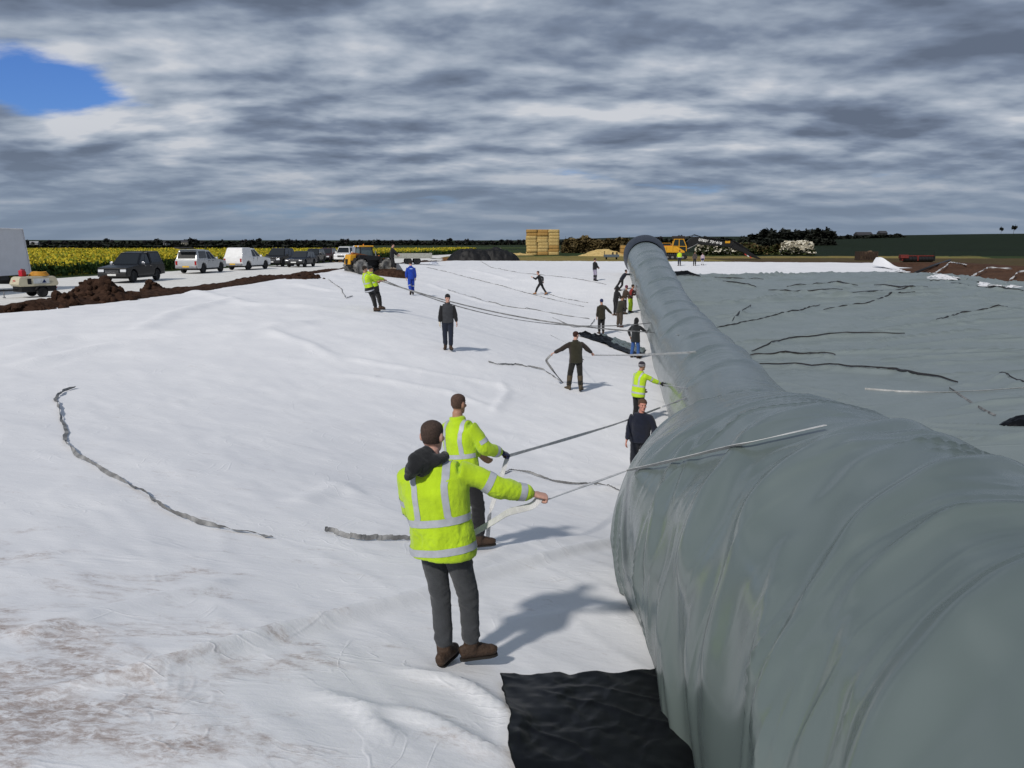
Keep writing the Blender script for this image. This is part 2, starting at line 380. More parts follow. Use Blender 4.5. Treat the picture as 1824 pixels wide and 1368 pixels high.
    # panels laid side by side: each overlaps the next with a free edge
    a0, b0 = G(0, 1262), G(1130, 962); dv = np.array([b0.x - a0.x, b0.y - a0.y]); dv /= np.linalg.norm(dv); off = (X - a0.x) * (-dv[1]) + (Y - a0.y) * dv[0] + 0.12 * fbm(X * 0.25, Y * 0.25, oct=2, seed=95); al = (X - a0.x) * dv[0] + (Y - a0.y) * dv[1]
    for k_ in range(-2, 16):
        c_ = 2.9 * k_ + 1.3 * (k_ > 0); t_ = off - c_; lip = 0.011 + 0.008 * np.clip(fbm(al * 0.7, k_ * 3.1, oct=2, seed=96), -1, 1); sel = np.abs(t_) < 1.2
        Z[sel] += (lip * np.where(t_ > 0, np.exp(-(t_ / 0.30) ** 2), np.exp(-(t_ / 0.018) ** 2)))[sel]
    # keep it under the grey sheet where that lies over it
    tx, ty, _ = tube_axis(np.clip(Y / math.cos(math.radians(7.8)), -4, TUBE_END))
    ov = sstep(-1.2, 0.6, X - tx); Z -= 0.10 * ov * (Y < 80)
    me = np_mesh('white_sheet', np.stack([X, Y, Z], -1).reshape(-1, 3), grid_faces(n, mm))
    m = bpy.data.materials.new('white_geotextile'); m.use_nodes = True; N = m.node_tree.nodes; L = m.node_tree.links; b = N['Principled BSDF']
    b.inputs['Roughness'].default_value = 0.85; b.inputs['Specular IOR Level'].default_value = 0.15
    g = N.new('ShaderNodeNewGeometry')
    def noise(scale, detail=6, rough=0.6, st=(1, 1, 1), dist=0.0):
        mp = N.new('ShaderNodeMapping'); mp.inputs['Scale'].default_value = st; L.new(g.outputs['Position'], mp.inputs[0])
        t = N.new('ShaderNodeTexNoise'); t.inputs['Scale'].default_value = scale; t.inputs['Detail'].default_value = detail
        t.inputs['Roughness'].default_value = rough; t.inputs['Distortion'].default_value = dist; L.new(mp.outputs[0], t.inputs['Vector']); return t.outputs['Fac']
    def rng(v, a, b_, c=0.0, d=1.0):
        t = N.new('ShaderNodeMapRange'); t.interpolation_type = 'SMOOTHSTEP'; L.new(v, t.inputs[0])
        for i, q in zip((1, 2, 3, 4), (a, b_, c, d)): t.inputs[i].default_value = q
        return t.outputs[0]
    def mul(a, b_, op='MULTIPLY'):
        t = N.new('ShaderNodeMath'); t.operation = op; t.use_clamp = True
        for i, q in enumerate((a, b_)):
            if isinstance(q, float): t.inputs[i].default_value = q
            else: L.new(q, t.inputs[i])
        return t.outputs[0]
    sp = N.new('ShaderNodeSeparateXYZ'); L.new(g.outputs['Position'], sp.inputs[0])
    # muddy foot traffic near the corner by the bank, thinning out across the sheet
    near = rng(sp.outputs[1], 2.6, 9.5, 1.0, 0.0); left = rng(sp.outputs[0], -0.2, -3.4, 0.25, 1.0)
    traffic = mul(near, left)
    st = noise(1.5, 9, 0.66, (0.8, 1.15, 1), 0.5); st2 = noise(13.0, 8, 0.75, (0.8, 1.2, 1), 0.4)
    thr = N.new('ShaderNodeMath'); thr.operation = 'MULTIPLY_ADD'; L.new(traffic, thr.inputs[0]); thr.inputs[1].default_value = 0.34; L.new(st, thr.inputs[2])
    dirt = mul(rng(thr.outputs[0], 0.64, 0.84), rng(st2, 0.36, 0.62))
    scuff = mul(rng(noise(2.6, 8, 0.72, (0.6, 1.5, 1), 0.3), 0.56, 0.70, 0, 0.75), rng(sp.outputs[1], 5, 24, 1.0, 0.15))
    scuff = mul(scuff, rng(noise(16, 5, 0.7), 0.42, 0.62))
    wet = rng(noise(0.8, 4, 0.5), 0.35, 0.7)
    def mix(f, a, b_):
        t = N.new('ShaderNodeMix'); t.data_type = 'RGBA'; L.new(f, t.inputs[0])
        for i, q in ((6, a), (7, b_)):
            if isinstance(q, tuple): t.inputs[i].default_value = (*q, 1)
            else: L.new(q, t.inputs[i])
        return t.outputs[2]
    c = mix(wet, (0.785, 0.785, 0.805), (0.835, 0.832, 0.845))
    c = mix(mul(scuff, 0.5), c, (0.36, 0.27, 0.21)); c = mix(mul(dirt, 0.72), c, (0.23, 0.130, 0.080))
    L.new(c, b.inputs['Base Color'])
    def crease(scale, st, dist, width):
        t = noise(scale, 2, 0.5, st, dist); s1 = N.new('ShaderNodeMath'); s1.operation = 'SUBTRACT'; L.new(t, s1.inputs[0]); s1.inputs[1].default_value = .5
        s2 = N.new('ShaderNodeMath'); s2.operation = 'ABSOLUTE'; L.new(s1.outputs[0], s2.inputs[0]); return rng(s2.outputs[0], 0.0, width, 1.0, 0.0)
    k1 = mul(crease(.9, (.45, 1.3, 1), .8, .022), rng(noise(.5, 2), .46, .60)); k2 = mul(crease(2.4, (.6, 1.2, 1), .9, .03), rng(noise(.8, 2), .48, .62))
    k3 = mul(crease(1.2, (1.2, .5, 1), .9, .022), rng(noise(.6, 2, .5, (1, 1, 1), 1.0), .5, .62)); kk = mul(mul(k1, k2, 'MAXIMUM'), k3, 'MAXIMUM')
    n0 = noise(6.5, 6, 0.6, (0.6, 1.3, 1), 0.5); n2 = noise(60, 3, 0.6)
    ka = N.new('ShaderNodeMath'); ka.operation = 'MULTIPLY_ADD'; L.new(n0, ka.inputs[0]); ka.inputs[1].default_value = .75; kd = N.new('ShaderNodeMath'); kd.operation = 'MULTIPLY'; L.new(kk, kd.inputs[0]); kd.inputs[1].default_value = .28; kk = kd.outputs[0]; L.new(kk, ka.inputs[2]); n1 = ka.outputs[0]
    h = N.new('ShaderNodeMath'); h.operation = 'MULTIPLY_ADD'; L.new(n2, h.inputs[0]); h.inputs[1].default_value = 0.12; L.new(n1, h.inputs[2])
    bp = N.new('ShaderNodeBump'); bp.inputs['Strength'].default_value = 0.30; bp.inputs['Distance'].default_value = 0.03
    L.new(h.outputs[0], bp.inputs['Height']); L.new(bp.outputs[0], b.inputs['Normal'])
    o = mesh_obj('geotextile_sheet', me, m)
    tag(o, 'huge white geotextile sheet with muddy footprints covering the lagoon floor and banks', 'sheet')
    return X, Y, Z
WX, WY, WZ = build_white()
def sheet_z(x, y):
    """height of the white cloth at a point (nearest sample)"""
    i = np.argmin(np.abs(WY[:, 0] - y)) if y < 69 else np.argmin(np.abs(WY[:, 250] - y))
    j = np.argmin(np.abs(WX[i] - x)); return float(WZ[i, j])

# ------------------------------------------------------------------ grey liner: the roll, the part already unrolled, the dark sleeve on its far end
def grey_mat(name, lo, hi, r0, r1, fine, strength):
    m = bpy.data.materials.new(name); m.use_nodes = True; N = m.node_tree.nodes; L = m.node_tree.links; b = N['Principled BSDF']
    b.inputs['Roughness'].default_value = 0.40; b.inputs['Specular IOR Level'].default_value = 1.0
    g = N.new('ShaderNodeNewGeometry')
    def noise(scale, detail=5, st=(1, 1, 1), dist=0.0):
        mp = N.new('ShaderNodeMapping'); mp.inputs['Scale'].default_value = st; L.new(g.outputs['Position'], mp.inputs[0])
        t = N.new('ShaderNodeTexNoise'); t.inputs['Scale'].default_value = scale; t.inputs['Detail'].default_value = detail; t.inputs['Distortion'].default_value = dist
        L.new(mp.outputs[0], t.inputs['Vector']); return t.outputs['Fac']
    r = N.new('ShaderNodeValToRGB'); L.new(noise(0.7, 7), r.inputs[0])
    r.color_ramp.elements[0].position = 0.3; r.color_ramp.elements[1].position = 0.7
    r.color_ramp.elements[0].color = (*lo, 1); r.color_ramp.elements[1].color = (*hi, 1)
    L.new(r.outputs[0], b.inputs['Base Color'])
    rr = N.new('ShaderNodeMapRange'); L.new(noise(3.0, 6), rr.inputs[0]); rr.inputs[3].default_value = r0; rr.inputs[4].default_value = r1
    L.new(rr.outputs[0], b.inputs['Roughness'])
    bp = N.new('ShaderNodeBump'); bp.inputs['Strength'].default_value = 0.16; bp.inputs['Distance'].default_value = 0.02
    at = N.new('ShaderNodeAttribute'); at.attribute_name = 'uvw'
    def wr(st, scale, seed, dist, width):
        mp = N.new('ShaderNodeMapping'); mp.inputs['Scale'].default_value = st; mp.inputs['Location'].default_value = (seed, seed * .7, seed); L.new(at.outputs['Vector'], mp.inputs[0])
        t = N.new('ShaderNodeTexNoise'); t.inputs['Scale'].default_value = scale; t.inputs['Detail'].default_value = 2; t.inputs['Distortion'].default_value = dist; L.new(mp.outputs[0], t.inputs['Vector'])
        s1 = N.new('ShaderNodeMath'); s1.operation = 'SUBTRACT'; L.new(t.outputs['Fac'], s1.inputs[0]); s1.inputs[1].default_value = 0.5
        s2 = N.new('ShaderNodeMath'); s2.operation = 'ABSOLUTE'; L.new(s1.outputs[0], s2.inputs[0])
        s3 = N.new('ShaderNodeMapRange'); s3.interpolation_type = 'SMOOTHSTEP'; L.new(s2.outputs[0], s3.inputs[0]); s3.inputs[1].default_value = 0; s3.inputs[2].default_value = width; s3.inputs[3].default_value = 1; s3.inputs[4].default_value = 0
        return s3.outputs[0]
    a1 = wr((1.0, .14, 1), 1.3, 0.0, .35, .04); a2 = wr((1.0, .20, 1), 3.2, 5.0, .5, .06); a3 = noise(4.0, 3, (1, 1, 1), 0.4)
    gate = N.new('ShaderNodeMapRange'); L.new(noise(.55, 3), gate.inputs[0]); gate.inputs[1].default_value = .45; gate.inputs[2].default_value = .6
    q1 = N.new('ShaderNodeMath'); q1.operation = 'MULTIPLY'; L.new(a2, q1.inputs[0]); L.new(gate.outputs[0], q1.inputs[1])
    q2 = N.new('ShaderNodeMath'); q2.operation = 'MULTIPLY_ADD'; L.new(q1.outputs[0], q2.inputs[0]); q2.inputs[1].default_value = fine; L.new(a1, q2.inputs[2])
    q3 = N.new('ShaderNodeMath'); q3.operation = 'MULTIPLY_ADD'; L.new(a3, q3.inputs[0]); q3.inputs[1].default_value = .0; L.new(q2.outputs[0], q3.inputs[2])
    bp.inputs['Strength'].default_value = strength; bp.inputs['Distance'].default_value = 0.03
    L.new(q3.outputs[0], bp.inputs['Height']); L.new(bp.outputs[0], b.inputs['Normal'])
    return m
M_GREY = grey_mat('grey_liner', (0.108, 0.138, 0.130), (0.136, 0.168, 0.160), 0.17, 0.31, .0, .10)
M_GREY_SHEEN = grey_mat('grey_liner_sheen', (0.185, 0.220, 0.212), (0.222, 0.258, 0.249), 0.32, 0.46, .0, .24)  # same plastic as the roll, paler: grazing sky sheen put into its colour
M_BLACK = mat('black_polythene', (0.005, 0.0055, 0.007), rough=0.36, var=0.3, vscale=3, bump=0.10, bscale=5, spec=0.12)
M_UNDER = mat('liner_underside', (0.020, 0.017, 0.016), rough=0.5, var=0.3, vscale=3, spec=0.4)
LINER = empty('liner', (3.5, 10, -1.2))
tag(LINER, 'long grey plastic liner partly unrolled, its huge roll lying across the lagoon', 'liner')
def child(o): o.parent = LINER; o.matrix_parent_inverse = Matrix.Translation(-LINER.location); return o
_rs = np.linspace(-8, 90, 400)
_rz = CAM_Z + np.interp(_rs, [-8, 0, 3, 5, 6.5, 8, 9.2, 10.5, 12, 13.5, 16, 20, 28, 36, 44, 52, 60, 70, 78, 90], [-2.46, -2.52, -2.58, -2.64, -2.70, -2.84, -3.10, -3.38, -3.56, -3.66, -3.72, -3.78, -3.85, -3.85, -3.5, -2.95, -2.4, -1.75, -1.3, -1.1])
ROLL_S, ROLL_Z = _rs[8:-8], np.convolve(_rz, np.hanning(17) / np.hanning(17).sum(), 'valid')
def roll_point(s, th, off=0.0):
    """surface point of the roll at station s and angle th (0 = right, 90 = top, 180 = left)"""
    s, th = np.broadcast_arrays(np.asarray(s, float), np.asarray(th, float))
    cx, cy, rx = tube_axis(s)
    rz = rx * 0.965
    zg = np.interp(s, ROLL_S, ROLL_Z) - rz              # the roll is stiff: it bridges the unevenness below
    ux, uy = math.sin(math.radians(7.8)), math.cos(math.radians(7.8))
    R = 1.0
    # ring-wise tension creases, denser on the near, slack end
    slack = sstep(17, 5, s); a = th; wp = 0.5 * fbm(s * 0.3, a * 0.7, 2.0, oct=2, seed=60)
    w1 = 1 - np.abs(fbm(s * 1.15 + 0.62 * a + wp, a * 0.34 + 0.05 * s, 0.0, oct=2, seed=61)) * 4.2
    w2 = 1 - np.abs(fbm(s * 2.6 + 1.25 * a + wp, a * 0.50, 3.0, oct=2, seed=62)) * 3.6
    on = sstep(-0.05, 0.35, fbm(s * 0.45, a * 0.6, 6.0, oct=2, seed=65))
    w3 = fbm(s * 0.22, a * 0.9, 5.0, oct=2, seed=63)
    disp = 0.05 * w3 + (0.014 + 0.062 * slack) * np.clip(w1, 0, 1) ** 1.6 * (0.25 + 0.75 * on) + (0.003 + 0.017 * slack) * np.clip(w2, 0, 1) ** 2 * (1 - 0.6 * on)
    w4 = 1 - np.abs(fbm(s * 4.6 + 2.3 * a + 2 * wp, a * 0.62, 4.0, oct=2, seed=66)) * 4.5
    gt = sstep(0.0, 0.35, fbm(s * 0.6, a * 0.9, 9.0, oct=2, seed=67))
    disp = disp + (0.030 * slack) * np.clip(w4, 0, 1) ** 1.3 * gt
    w5 = 1 - np.abs(fbm(s * 8.5 + 4.2 * a + 3 * wp, a * 1.0, 7.0, oct=1, seed=69)) * 3.5
    disp = disp + 0.008 * slack * np.clip(w5, 0, 1) ** 1.3 * sstep(0.05, 0.4, fbm(s * 0.8, a * 1.2, 15.0, oct=2, seed=70))
    disp = disp + 0.05 * (1 - slack) * fbm(s * 0.35, a * 0.8, 12.0, oct=2, seed=68)
    disp = disp + slack * 0.030 * fbm(s * 0.8, a * 1.0, 8.0, oct=2, seed=64) + off
    ca, sa = np.cos(a), np.sin(a)
    # slumped section: wider low down
    sl = 1 + 0.07 * np.clip(-sa, 0, 1)
    X = cx + (rx * sl + disp) * ca * uy; Yc = cy - (rx * sl + disp) * ca * ux
    Zc = zg + rz + (rz + disp) * sa
    Zc = np.maximum(Zc, terrain(X, Yc) + 0.06)
    return X, Yc, Zc
def set_uvw(me, uvw):
    a = me.attributes.new('uvw', 'FLOAT_VECTOR', 'POINT'); a.data.foreach_set('vector', uvw.astype(np.float32).ravel())
def build_liner():
    s = np.concatenate([np.linspace(-5, 14, 680, endpoint=False), np.linspace(14, 34, 260, endpoint=False), np.linspace(34, TUBE_END, 420)])
    th = np.linspace(0, 2 * np.pi, 260, endpoint=False); S, T = np.meshgrid(s, th, indexing='ij')
    X, Y, Z = roll_point(S, T); TT = np.degrees(T)
    # individual overlaps and tucks: ridges drawn in (station, angle) across the roll
    def tuck(pts, w, h):
        pts = np.array(pts, float); sc = np.array([1.0, 0.026]); i0, i1 = np.searchsorted(s, (pts[:, 0].min() - 3 * w - .1, pts[:, 0].max() + 3 * w + .1)); Q = slice(i0, i1)
        d, t, sd = polyline_dist(S[Q] * sc[0], TT[Q] * sc[1], pts * sc)
        env = sstep(0, 0.15, t) * sstep(0, 0.15, 1 - t)
        prof = np.where(sd > 0, np.exp(-(d / w) ** 2), np.exp(-(d / (w * 0.6)) ** 2)); amt = 0.62 * h * prof * env
        cx, cy, rx = tube_axis(S[Q]); nx = X[Q] - cx; nyy = Y[Q] - cy; nz = Z[Q] - np.interp(S[Q], ROLL_S, ROLL_Z); l = np.sqrt(nx*nx + nyy*nyy + nz*nz) + 1e-6
        X[Q] += amt * nx / l; Y[Q] += amt * nyy / l; Z[Q] += amt * nz / l
    tuck([(4.2, 212), (5.2, 190), (6.2, 168), (7.2, 150), (7.9, 132)], 0.45, 0.12)
    tuck([(3.2, 200), (3.9, 180), (4.7, 160), (6.0, 140)], 0.35, 0.10)
    tuck([(2.6, 170), (3.6, 150), (5.0, 128), (7.0, 108)], 0.30, 0.09)
    tuck([(1.8, 165), (2.8, 140), (4.0, 118), (5.4, 98)], 0.25, 0.08)
    tuck([(2.2, 130), (3.4, 112), (4.8, 92), (6.0, 74)], 0.25, 0.07)
    tuck([(5.6, 175), (6.2, 150), (6.8, 128)], 0.12, 0.06)
    tuck([(6.6, 190), (7.2, 165), (7.9, 140)], 0.12, 0.06)
    tuck([(9.2, 85), (9.9, 98), (10.5, 118), (10.7, 140)], 0.25, 0.09)
    for k, s0 in enumerate((16.5, 19.6, 23.0, 27.4, 31.0, 36.0, 41, 46, 52, 57, 63, 69)):
        a0 = 150 - 12 * (k % 3); tuck([(s0, a0), (s0 + 0.5, a0 - 32), (s0 + 1.4, a0 - 70), (s0 + 2.4, a0 - 105)], 0.35, 0.10)
    for k, (s0, a0, s1, a1_) in enumerate(((1.2, 170, 2.8, 58), (2.0, 178, 3.8, 60), (0.4, 150, 1.8, 55), (2.9, 172, 4.9, 64), (3.8, 175, 5.9, 70), (-.3, 140, .9, 55), (1.9, 120, 3.0, 46), (4.8, 165, 6.6, 80))):
        tuck([(s0, a0), (s0 + (s1 - s0) * .3 + .08, a0 + (a1_ - a0) * .33), (s0 + (s1 - s0) * .7 - .05, a0 + (a1_ - a0) * .66), (s1, a1_)], .11 + .05 * (k % 3), .085)
    for k in range(26):
        s0 = RNG.uniform(-2, 15); a0 = RNG.uniform(60, 190); ln = RNG.uniform(25, 60)
        tuck([(s0, a0), (s0 + 0.35, a0 - ln * .4), (s0 + 0.9, a0 - ln)], RNG.uniform(.06, .18), RNG.uniform(.02, .05))
    gz = terrain(X, Y) + 0.06; Z = np.maximum(Z, gz)
    uvw = np.stack([S * 1.0 + 0.5 * T, T * 1.4, np.zeros_like(S)], -1)
    me = np_mesh('roll', np.stack([X, Y, Z], -1).reshape(-1, 3), grid_faces(len(s), len(th), True)[:, ::-1])
    set_uvw(me, uvw); child(mesh_obj('roll', me, M_GREY))
    # dark sleeve over the far end, open ring with a thick edge and a flat end
    s2 = np.array([73.6, 73.8, 74.3, 75, 76, 77.5, 79.3, 80.4, 81.0, 81.4, 81.5]); o2 = np.array([0.0, 0.07, 0.15, 0.22, 0.28, 0.31, 0.28, 0.14, -0.15, -0.7, -1.3])
    S2, T2 = np.meshgrid(s2, th[::3], indexing='ij'); O2 = np.repeat(o2[:, None], S2.shape[1], 1)
    X2, Y2, Z2 = roll_point(S2, T2, O2); Z2 += 0.1
    me = np_mesh('end_sleeve', np.stack([X2, Y2, Z2], -1).reshape(-1, 3), grid_faces(len(s2), S2.shape[1], True)[:, ::-1])
    child(mesh_obj('end_sleeve', me, mat('dark_sleeve', (0.022, 0.027, 0.040), rough=0.5, var=0.2, vscale=2, bump=0.3, bscale=4)))
    # spread-out part
    n, mm = 520, 460
    v = np.linspace(0, 1, n); yy = 2.0 + 6.0 * (np.exp(2.7 * v) - 1); yy = 2 + (yy - 2) * (79 / (yy[-1] - 2)); u = np.linspace(0, 1, mm) ** 1.25
    Yb, U = np.meshgrid(yy, u, indexing='ij')
    tx, _, _ = tube_axis(Yb / math.cos(math.radians(7.8)))
    Rx = np.interp(Yb, [2, 20, 40, 58, 70, 81], [20, 33, 38, 38.5, 39.5, 40]) + 0.7 * fbm(Yb * 0.25, 4.0, oct=2, seed=71)
    X = tx + (Rx - tx) * U
    far = 80.5 + 1.2 * fbm(X * 0.16, 9.0, oct=2, seed=72) + 1.5 * sstep(20, 38, X)
    Y = np.where(Yb > 60, 60 + (Yb - 60) * (far - 60) / 21.0, Yb)
    Z = terrain(X, Y) + 0.10
    warp = fbm(X * 0.15, Y * 0.15, oct=2, seed=73)
    e1 = 1 - np.abs(fbm((X - 0.9 * Y) * 0.16 + warp, (Y + 0.22 * X) * 0.55 + warp * 1.5, oct=2, seed=74)) * 2.4
    e2 = 1 - np.abs(fbm((X + 0.4 * Y) * 0.30, (Y - 0.35 * X) * 0.8 + warp, oct=2, seed=75)) * 2.4
    e3 = fbm(X * 0.9, Y * 1.6, oct=3, seed=76)
    fd = sstep(14, 1, np.minimum(Rx - X, far - Y))
    Z += 0.085 * np.clip(e1, 0, 1) ** 6 * (0.7 + 0.9 * fd) + 0.05 * np.clip(e2, 0, 1) ** 6 * (0.7 + 1.2 * fd) + 0.002 * e3 + 0.04 * warp
    Z += fd * 0.14 * fbm(X * 0.35, Y * 0.45, oct=2, seed=77)
    P = lambda *px: [G(a_, b_) for a_, b_ in px]
    LINES = (((1252,596),(1330,580),(1420,560),(1455,548)), ((1465,556),(1540,545),(1600,527),(1632,529)), ((1330,640),(1400,638),(1490,641)), ((1345,655),(1480,662),(1600,672),(1712,692)),
             ((1335,632),(1400,612),(1480,605),(1610,600)), ((1660,580),(1710,565),(1790,553)), ((1300,577),(1335,548)), ((1490,530),(1560,524),(1640,518)), ((1200,495),(1280,498),(1360,500)),
             ((1370,520),(1440,524),(1500,520)), ((1770,680),(1824,700)), ((1690,510),(1760,520),(1824,525)), ((1560,512),(1620,520),(1650,516)), ((1290,505),(1350,516)), ((1400,514),(1480,508),(1530,512)))
    for k, l in enumerate(LINES): add_fold(X, Y, Z, P(*l), 0.28, 0.17, 0.3)
    RL = np.random.default_rng(77)
    for k in range(56):
        y0_ = 9 + 68 * RL.random() ** 1.3; x0_ = float(tube_axis(y0_)[0]) + 1.0 + RL.random() * 16; ln = RL.uniform(4, 15); an = math.radians(RL.normal(8, 11)); bend = RL.normal(0, .6)
        q_ = [(x0_ + ln * t * math.cos(an), y0_ + ln * t * math.sin(an) + bend * math.sin(math.pi * t) + .12 * math.sin(9 * t + k)) for t in np.linspace(0, 1, 9)]
        add_fold(X, Y, Z, q_, RL.uniform(.10, .24), RL.uniform(.05, .13) * (1 + y0_ / 90), .35)
    me = np_mesh('spread_sheet', np.stack([X, Y, Z], -1).reshape(-1, 3), grid_faces(n, mm)[:, ::1])
    set_uvw(me, np.stack([(Y + 0.22 * X) * 0.34 + 0.5 * warp, (X - 0.3 * Y) * 0.30, np.zeros_like(X) + 9], -1)); child(mesh_obj('spread_sheet', me, M_GREY_SHEEN))
    bv = BVHTree.FromPolygons([Vector(p) for p in np.stack([X[::2, ::2], Y[::2, ::2], Z[::2, ::2]], -1).reshape(-1, 3)], grid_faces((n + 1) // 2, (mm + 1) // 2).tolist())
    # black underside showing where folds have flipped over
    for k, l in enumerate(LINES):
        pts = [np.array(p[:2]) for p in P(*l)]; seg = []
        for a_, b_ in zip(pts[:-1], pts[1:]): seg += [a_ + (b_ - a_) * t for t in np.linspace(0, 1, 14, endpoint=False)]
        seg.append(pts[-1]); seg = np.array(seg); tt = np.linspace(0, 1, len(seg))
        wd = (0.03 + 0.12 * np.clip(fbm(tt * 3, k * 3.3, oct=2, seed=80) + 0.6, 0.1, 1)) * np.sin(np.pi * np.clip(tt, 0.01, 0.99)) ** 0.5
        wd *= max(0.55, min(1.5, seg[:, 1].mean() / 42)); tg = np.gradient(seg, axis=0); tg /= np.linalg.norm(tg, axis=1)[:, None] + 1e-9
        nr = np.stack([tg[:, 1], -tg[:, 0]], -1); nr *= np.sign(-nr[:, 1:2] + 1e-6)
        seg = seg + nr * 0.12 + 0.10 * fbm(tt * 9, k * 1.7, oct=2, seed=81)[:, None] * nr
        rows = []
        for w_, h_ in ((-0.5, 0.03), (0.1, 0.075), (0.5, 0.03)):
            q = seg + nr * (wd * w_)[:, None]; z = []
            for p in q:
                h = bv.ray_cast(Vector((p[0], p[1], 5)), Vector((0, 0, -1)))[0]; z.append((h.z if h else float(terrain(p[0], p[1])) + 0.12) + h_)
            rows.append(np.c_[q, z])
        R = np.stack(rows, 1)
        child(mesh_obj('fold', np_mesh('fold', R.reshape(-1, 3), grid_faces(len(seg), 3)), M_UNDER))
    return bv
GREY_BV = build_liner()
# ------------------------------------------------------------------ people
def v3(*a): return np.array(a, float)
def unit(a): return a / (np.linalg.norm(a) + 1e-9)
class Soup:
    """closed pieces that are fused into one continuous surface"""
    def __init__(s): s.V = []; s.F = []; s.n = 0
    def add(s, V, F): s.V.append(np.asarray(V, float)); s.F += [[i + s.n for i in f] for f in F]; s.n += len(V)
    def loft(s, C, A, B, side, seg=18):
        """rings at centres C, half axes A along 'side' and B across it"""
        C = np.asarray(C, float); n = len(C); T = np.gradient(C, axis=0); V = []
        for i in range(n):
            t = unit(T[i]); a = unit(side[i] if np.ndim(side) == 2 else side); a = unit(a - t * a.dot(t)); b = np.cross(t, a)
            for k in range(seg):
                q = 2 * math.pi * k / seg; V.append(C[i] + a * A[i] * math.cos(q) + b * B[i] * math.sin(q))
        F = [[i*seg+k, i*seg+(k+1)%seg, (i+1)*seg+(k+1)%seg, (i+1)*seg+k] for i in range(n-1) for k in range(seg)]
        F += [list(range(seg))[::-1], [(n-1)*seg+k for k in range(seg)]]; s.add(V, F)
    def ball(s, c, r, ax=None, seg=14, rings=9):
        r = np.broadcast_to(r, 3); ax = np.eye(3) if ax is None else np.asarray(ax); V = [c + ax[2]*r[2]]; F = []
        for i in range(1, rings):
            p = math.pi * i / rings
            for k in range(seg):
                q = 2*math.pi*k/seg; V.append(c + ax[0]*r[0]*math.sin(p)*math.cos(q) + ax[1]*r[1]*math.sin(p)*math.sin(q) + ax[2]*r[2]*math.cos(p))
        V.append(c - ax[2]*r[2]); L = len(V) - 1
        for k in range(seg): F.append([0, 1+k, 1+(k+1)%seg])
        for i in range(rings-2):
            for k in range(seg): F.append([1+i*seg+k, 1+(i+1)*seg+k, 1+(i+1)*seg+(k+1)%seg, 1+i*seg+(k+1)%seg])
        for k in range(seg): F.append([1+(rings-2)*seg+k, L, 1+(rings-2)*seg+(k+1)%seg])
        s.add(V, F)
    def limb(s, pts, rad, seg=14, flat=1.0, side=v3(1, 0, 0)):
        """tapered limb through joints, subdivided so bends stay round; ends rounded"""
        pts = [np.asarray(p, float) for p in pts]; C = []; R = []
        for i in range(len(pts) - 1):
            for t in np.linspace(0, 1, 6, endpoint=False): C.append(pts[i] + (pts[i+1]-pts[i])*t); R.append(rad[i] + (rad[i+1]-rad[i])*t)
        C.append(pts[-1]); R.append(rad[-1]); C = np.array(C); R = np.array(R)
        d0 = unit(C[1]-C[0]); d1 = unit(C[-1]-C[-2])
        C = np.vstack([C[0]-d0*R[0]*.7, C, C[-1]+d1*R[-1]*.7]); R = np.r_[R[0]*.5, R, R[-1]*.5]
        s.loft(C, R, R*flat, side, seg)
    def fuse(s, voxel, smooth=4, factor=0.5):
        me = bpy.data.meshes.new('tmp'); me.from_pydata([tuple(v) for v in np.vstack(s.V)], [], s.F); me.update()
        o = bpy.data.objects.new('tmp', me); COL.objects.link(o)
        m = o.modifiers.new('r', 'REMESH'); m.mode = 'VOXEL'; m.voxel_size = voxel; m.adaptivity = 0
        if smooth: q = o.modifiers.new('s', 'SMOOTH'); q.iterations = smooth; q.factor = factor
        dg = bpy.context.evaluated_depsgraph_get(); ev = o.evaluated_get(dg); r = bpy.data.meshes.new_from_object(ev)
        bpy.data.objects.remove(o); bpy.data.meshes.remove(me)
        n = len(r.vertices); V = np.empty(n*3, np.float32); r.vertices.foreach_get('co', V)
        r.polygons.foreach_set('use_smooth', np.ones(len(r.polygons), bool)); return r, V.reshape(-1, 3)
def get_normals(me):
    n = len(me.vertices); a = np.empty(n*3, np.float32); me.vertex_normals.foreach_get('vector', a); return a.reshape(-1, 3)
def set_co(me, V): me.vertices.foreach_set('co', np.asarray(V, np.float32).ravel()); me.update()
def crumple(me, V, amp, fx, fy, fz, seed, mask=None):
    N = get_normals(me); d = 1 - 2*np.abs(fbm(V[:,0]*fx, V[:,1]*fy, V[:,2]*fz, oct=3, seed=seed)); d = d * amp
    if mask is not None: d = d * mask
    set_co(me, V + N * d[:, None]); return V + N * d[:, None]

HEAD = [(-.120,.012,.075,.045),(-.112,.034,.088,.028),(-.095,.047,.093,.000),(-.070,.057,.094,-.045),(-.042,.064,.094,-.072),(-.010,.071,.094,-.090),(.022,.075,.095,-.099),(.052,.0765,.093,-.101),(.078,.072,.083,-.094),(.098,.058,.062,-.076),(.112,.036,.036,-.050),(.119,.010,.008,-.026)]
def head_ring(z, grow=0.0):
    H = np.array(HEAD); w = np.interp(z, H[:,0], H[:,1]); f = np.interp(z, H[:,0], H[:,2]); b = np.interp(z, H[:,0], H[:,3]); return w + grow, (f+b)/2, (f-b)/2 + grow
def ik(a, c, l1, l2, pole):
    d = c - a; L = np.linalg.norm(d)
    if L > (l1+l2)*.995: c = a + d/L*(l1+l2)*.995; d = c - a; L = np.linalg.norm(d)
    t = (l1*l1 - l2*l2 + L*L) / (2*L); h = math.sqrt(max(l1*l1 - t*t, 0)); u = d/L
    p = unit(pole - u*pole.dot(u)); return a + u*t + p*h, c

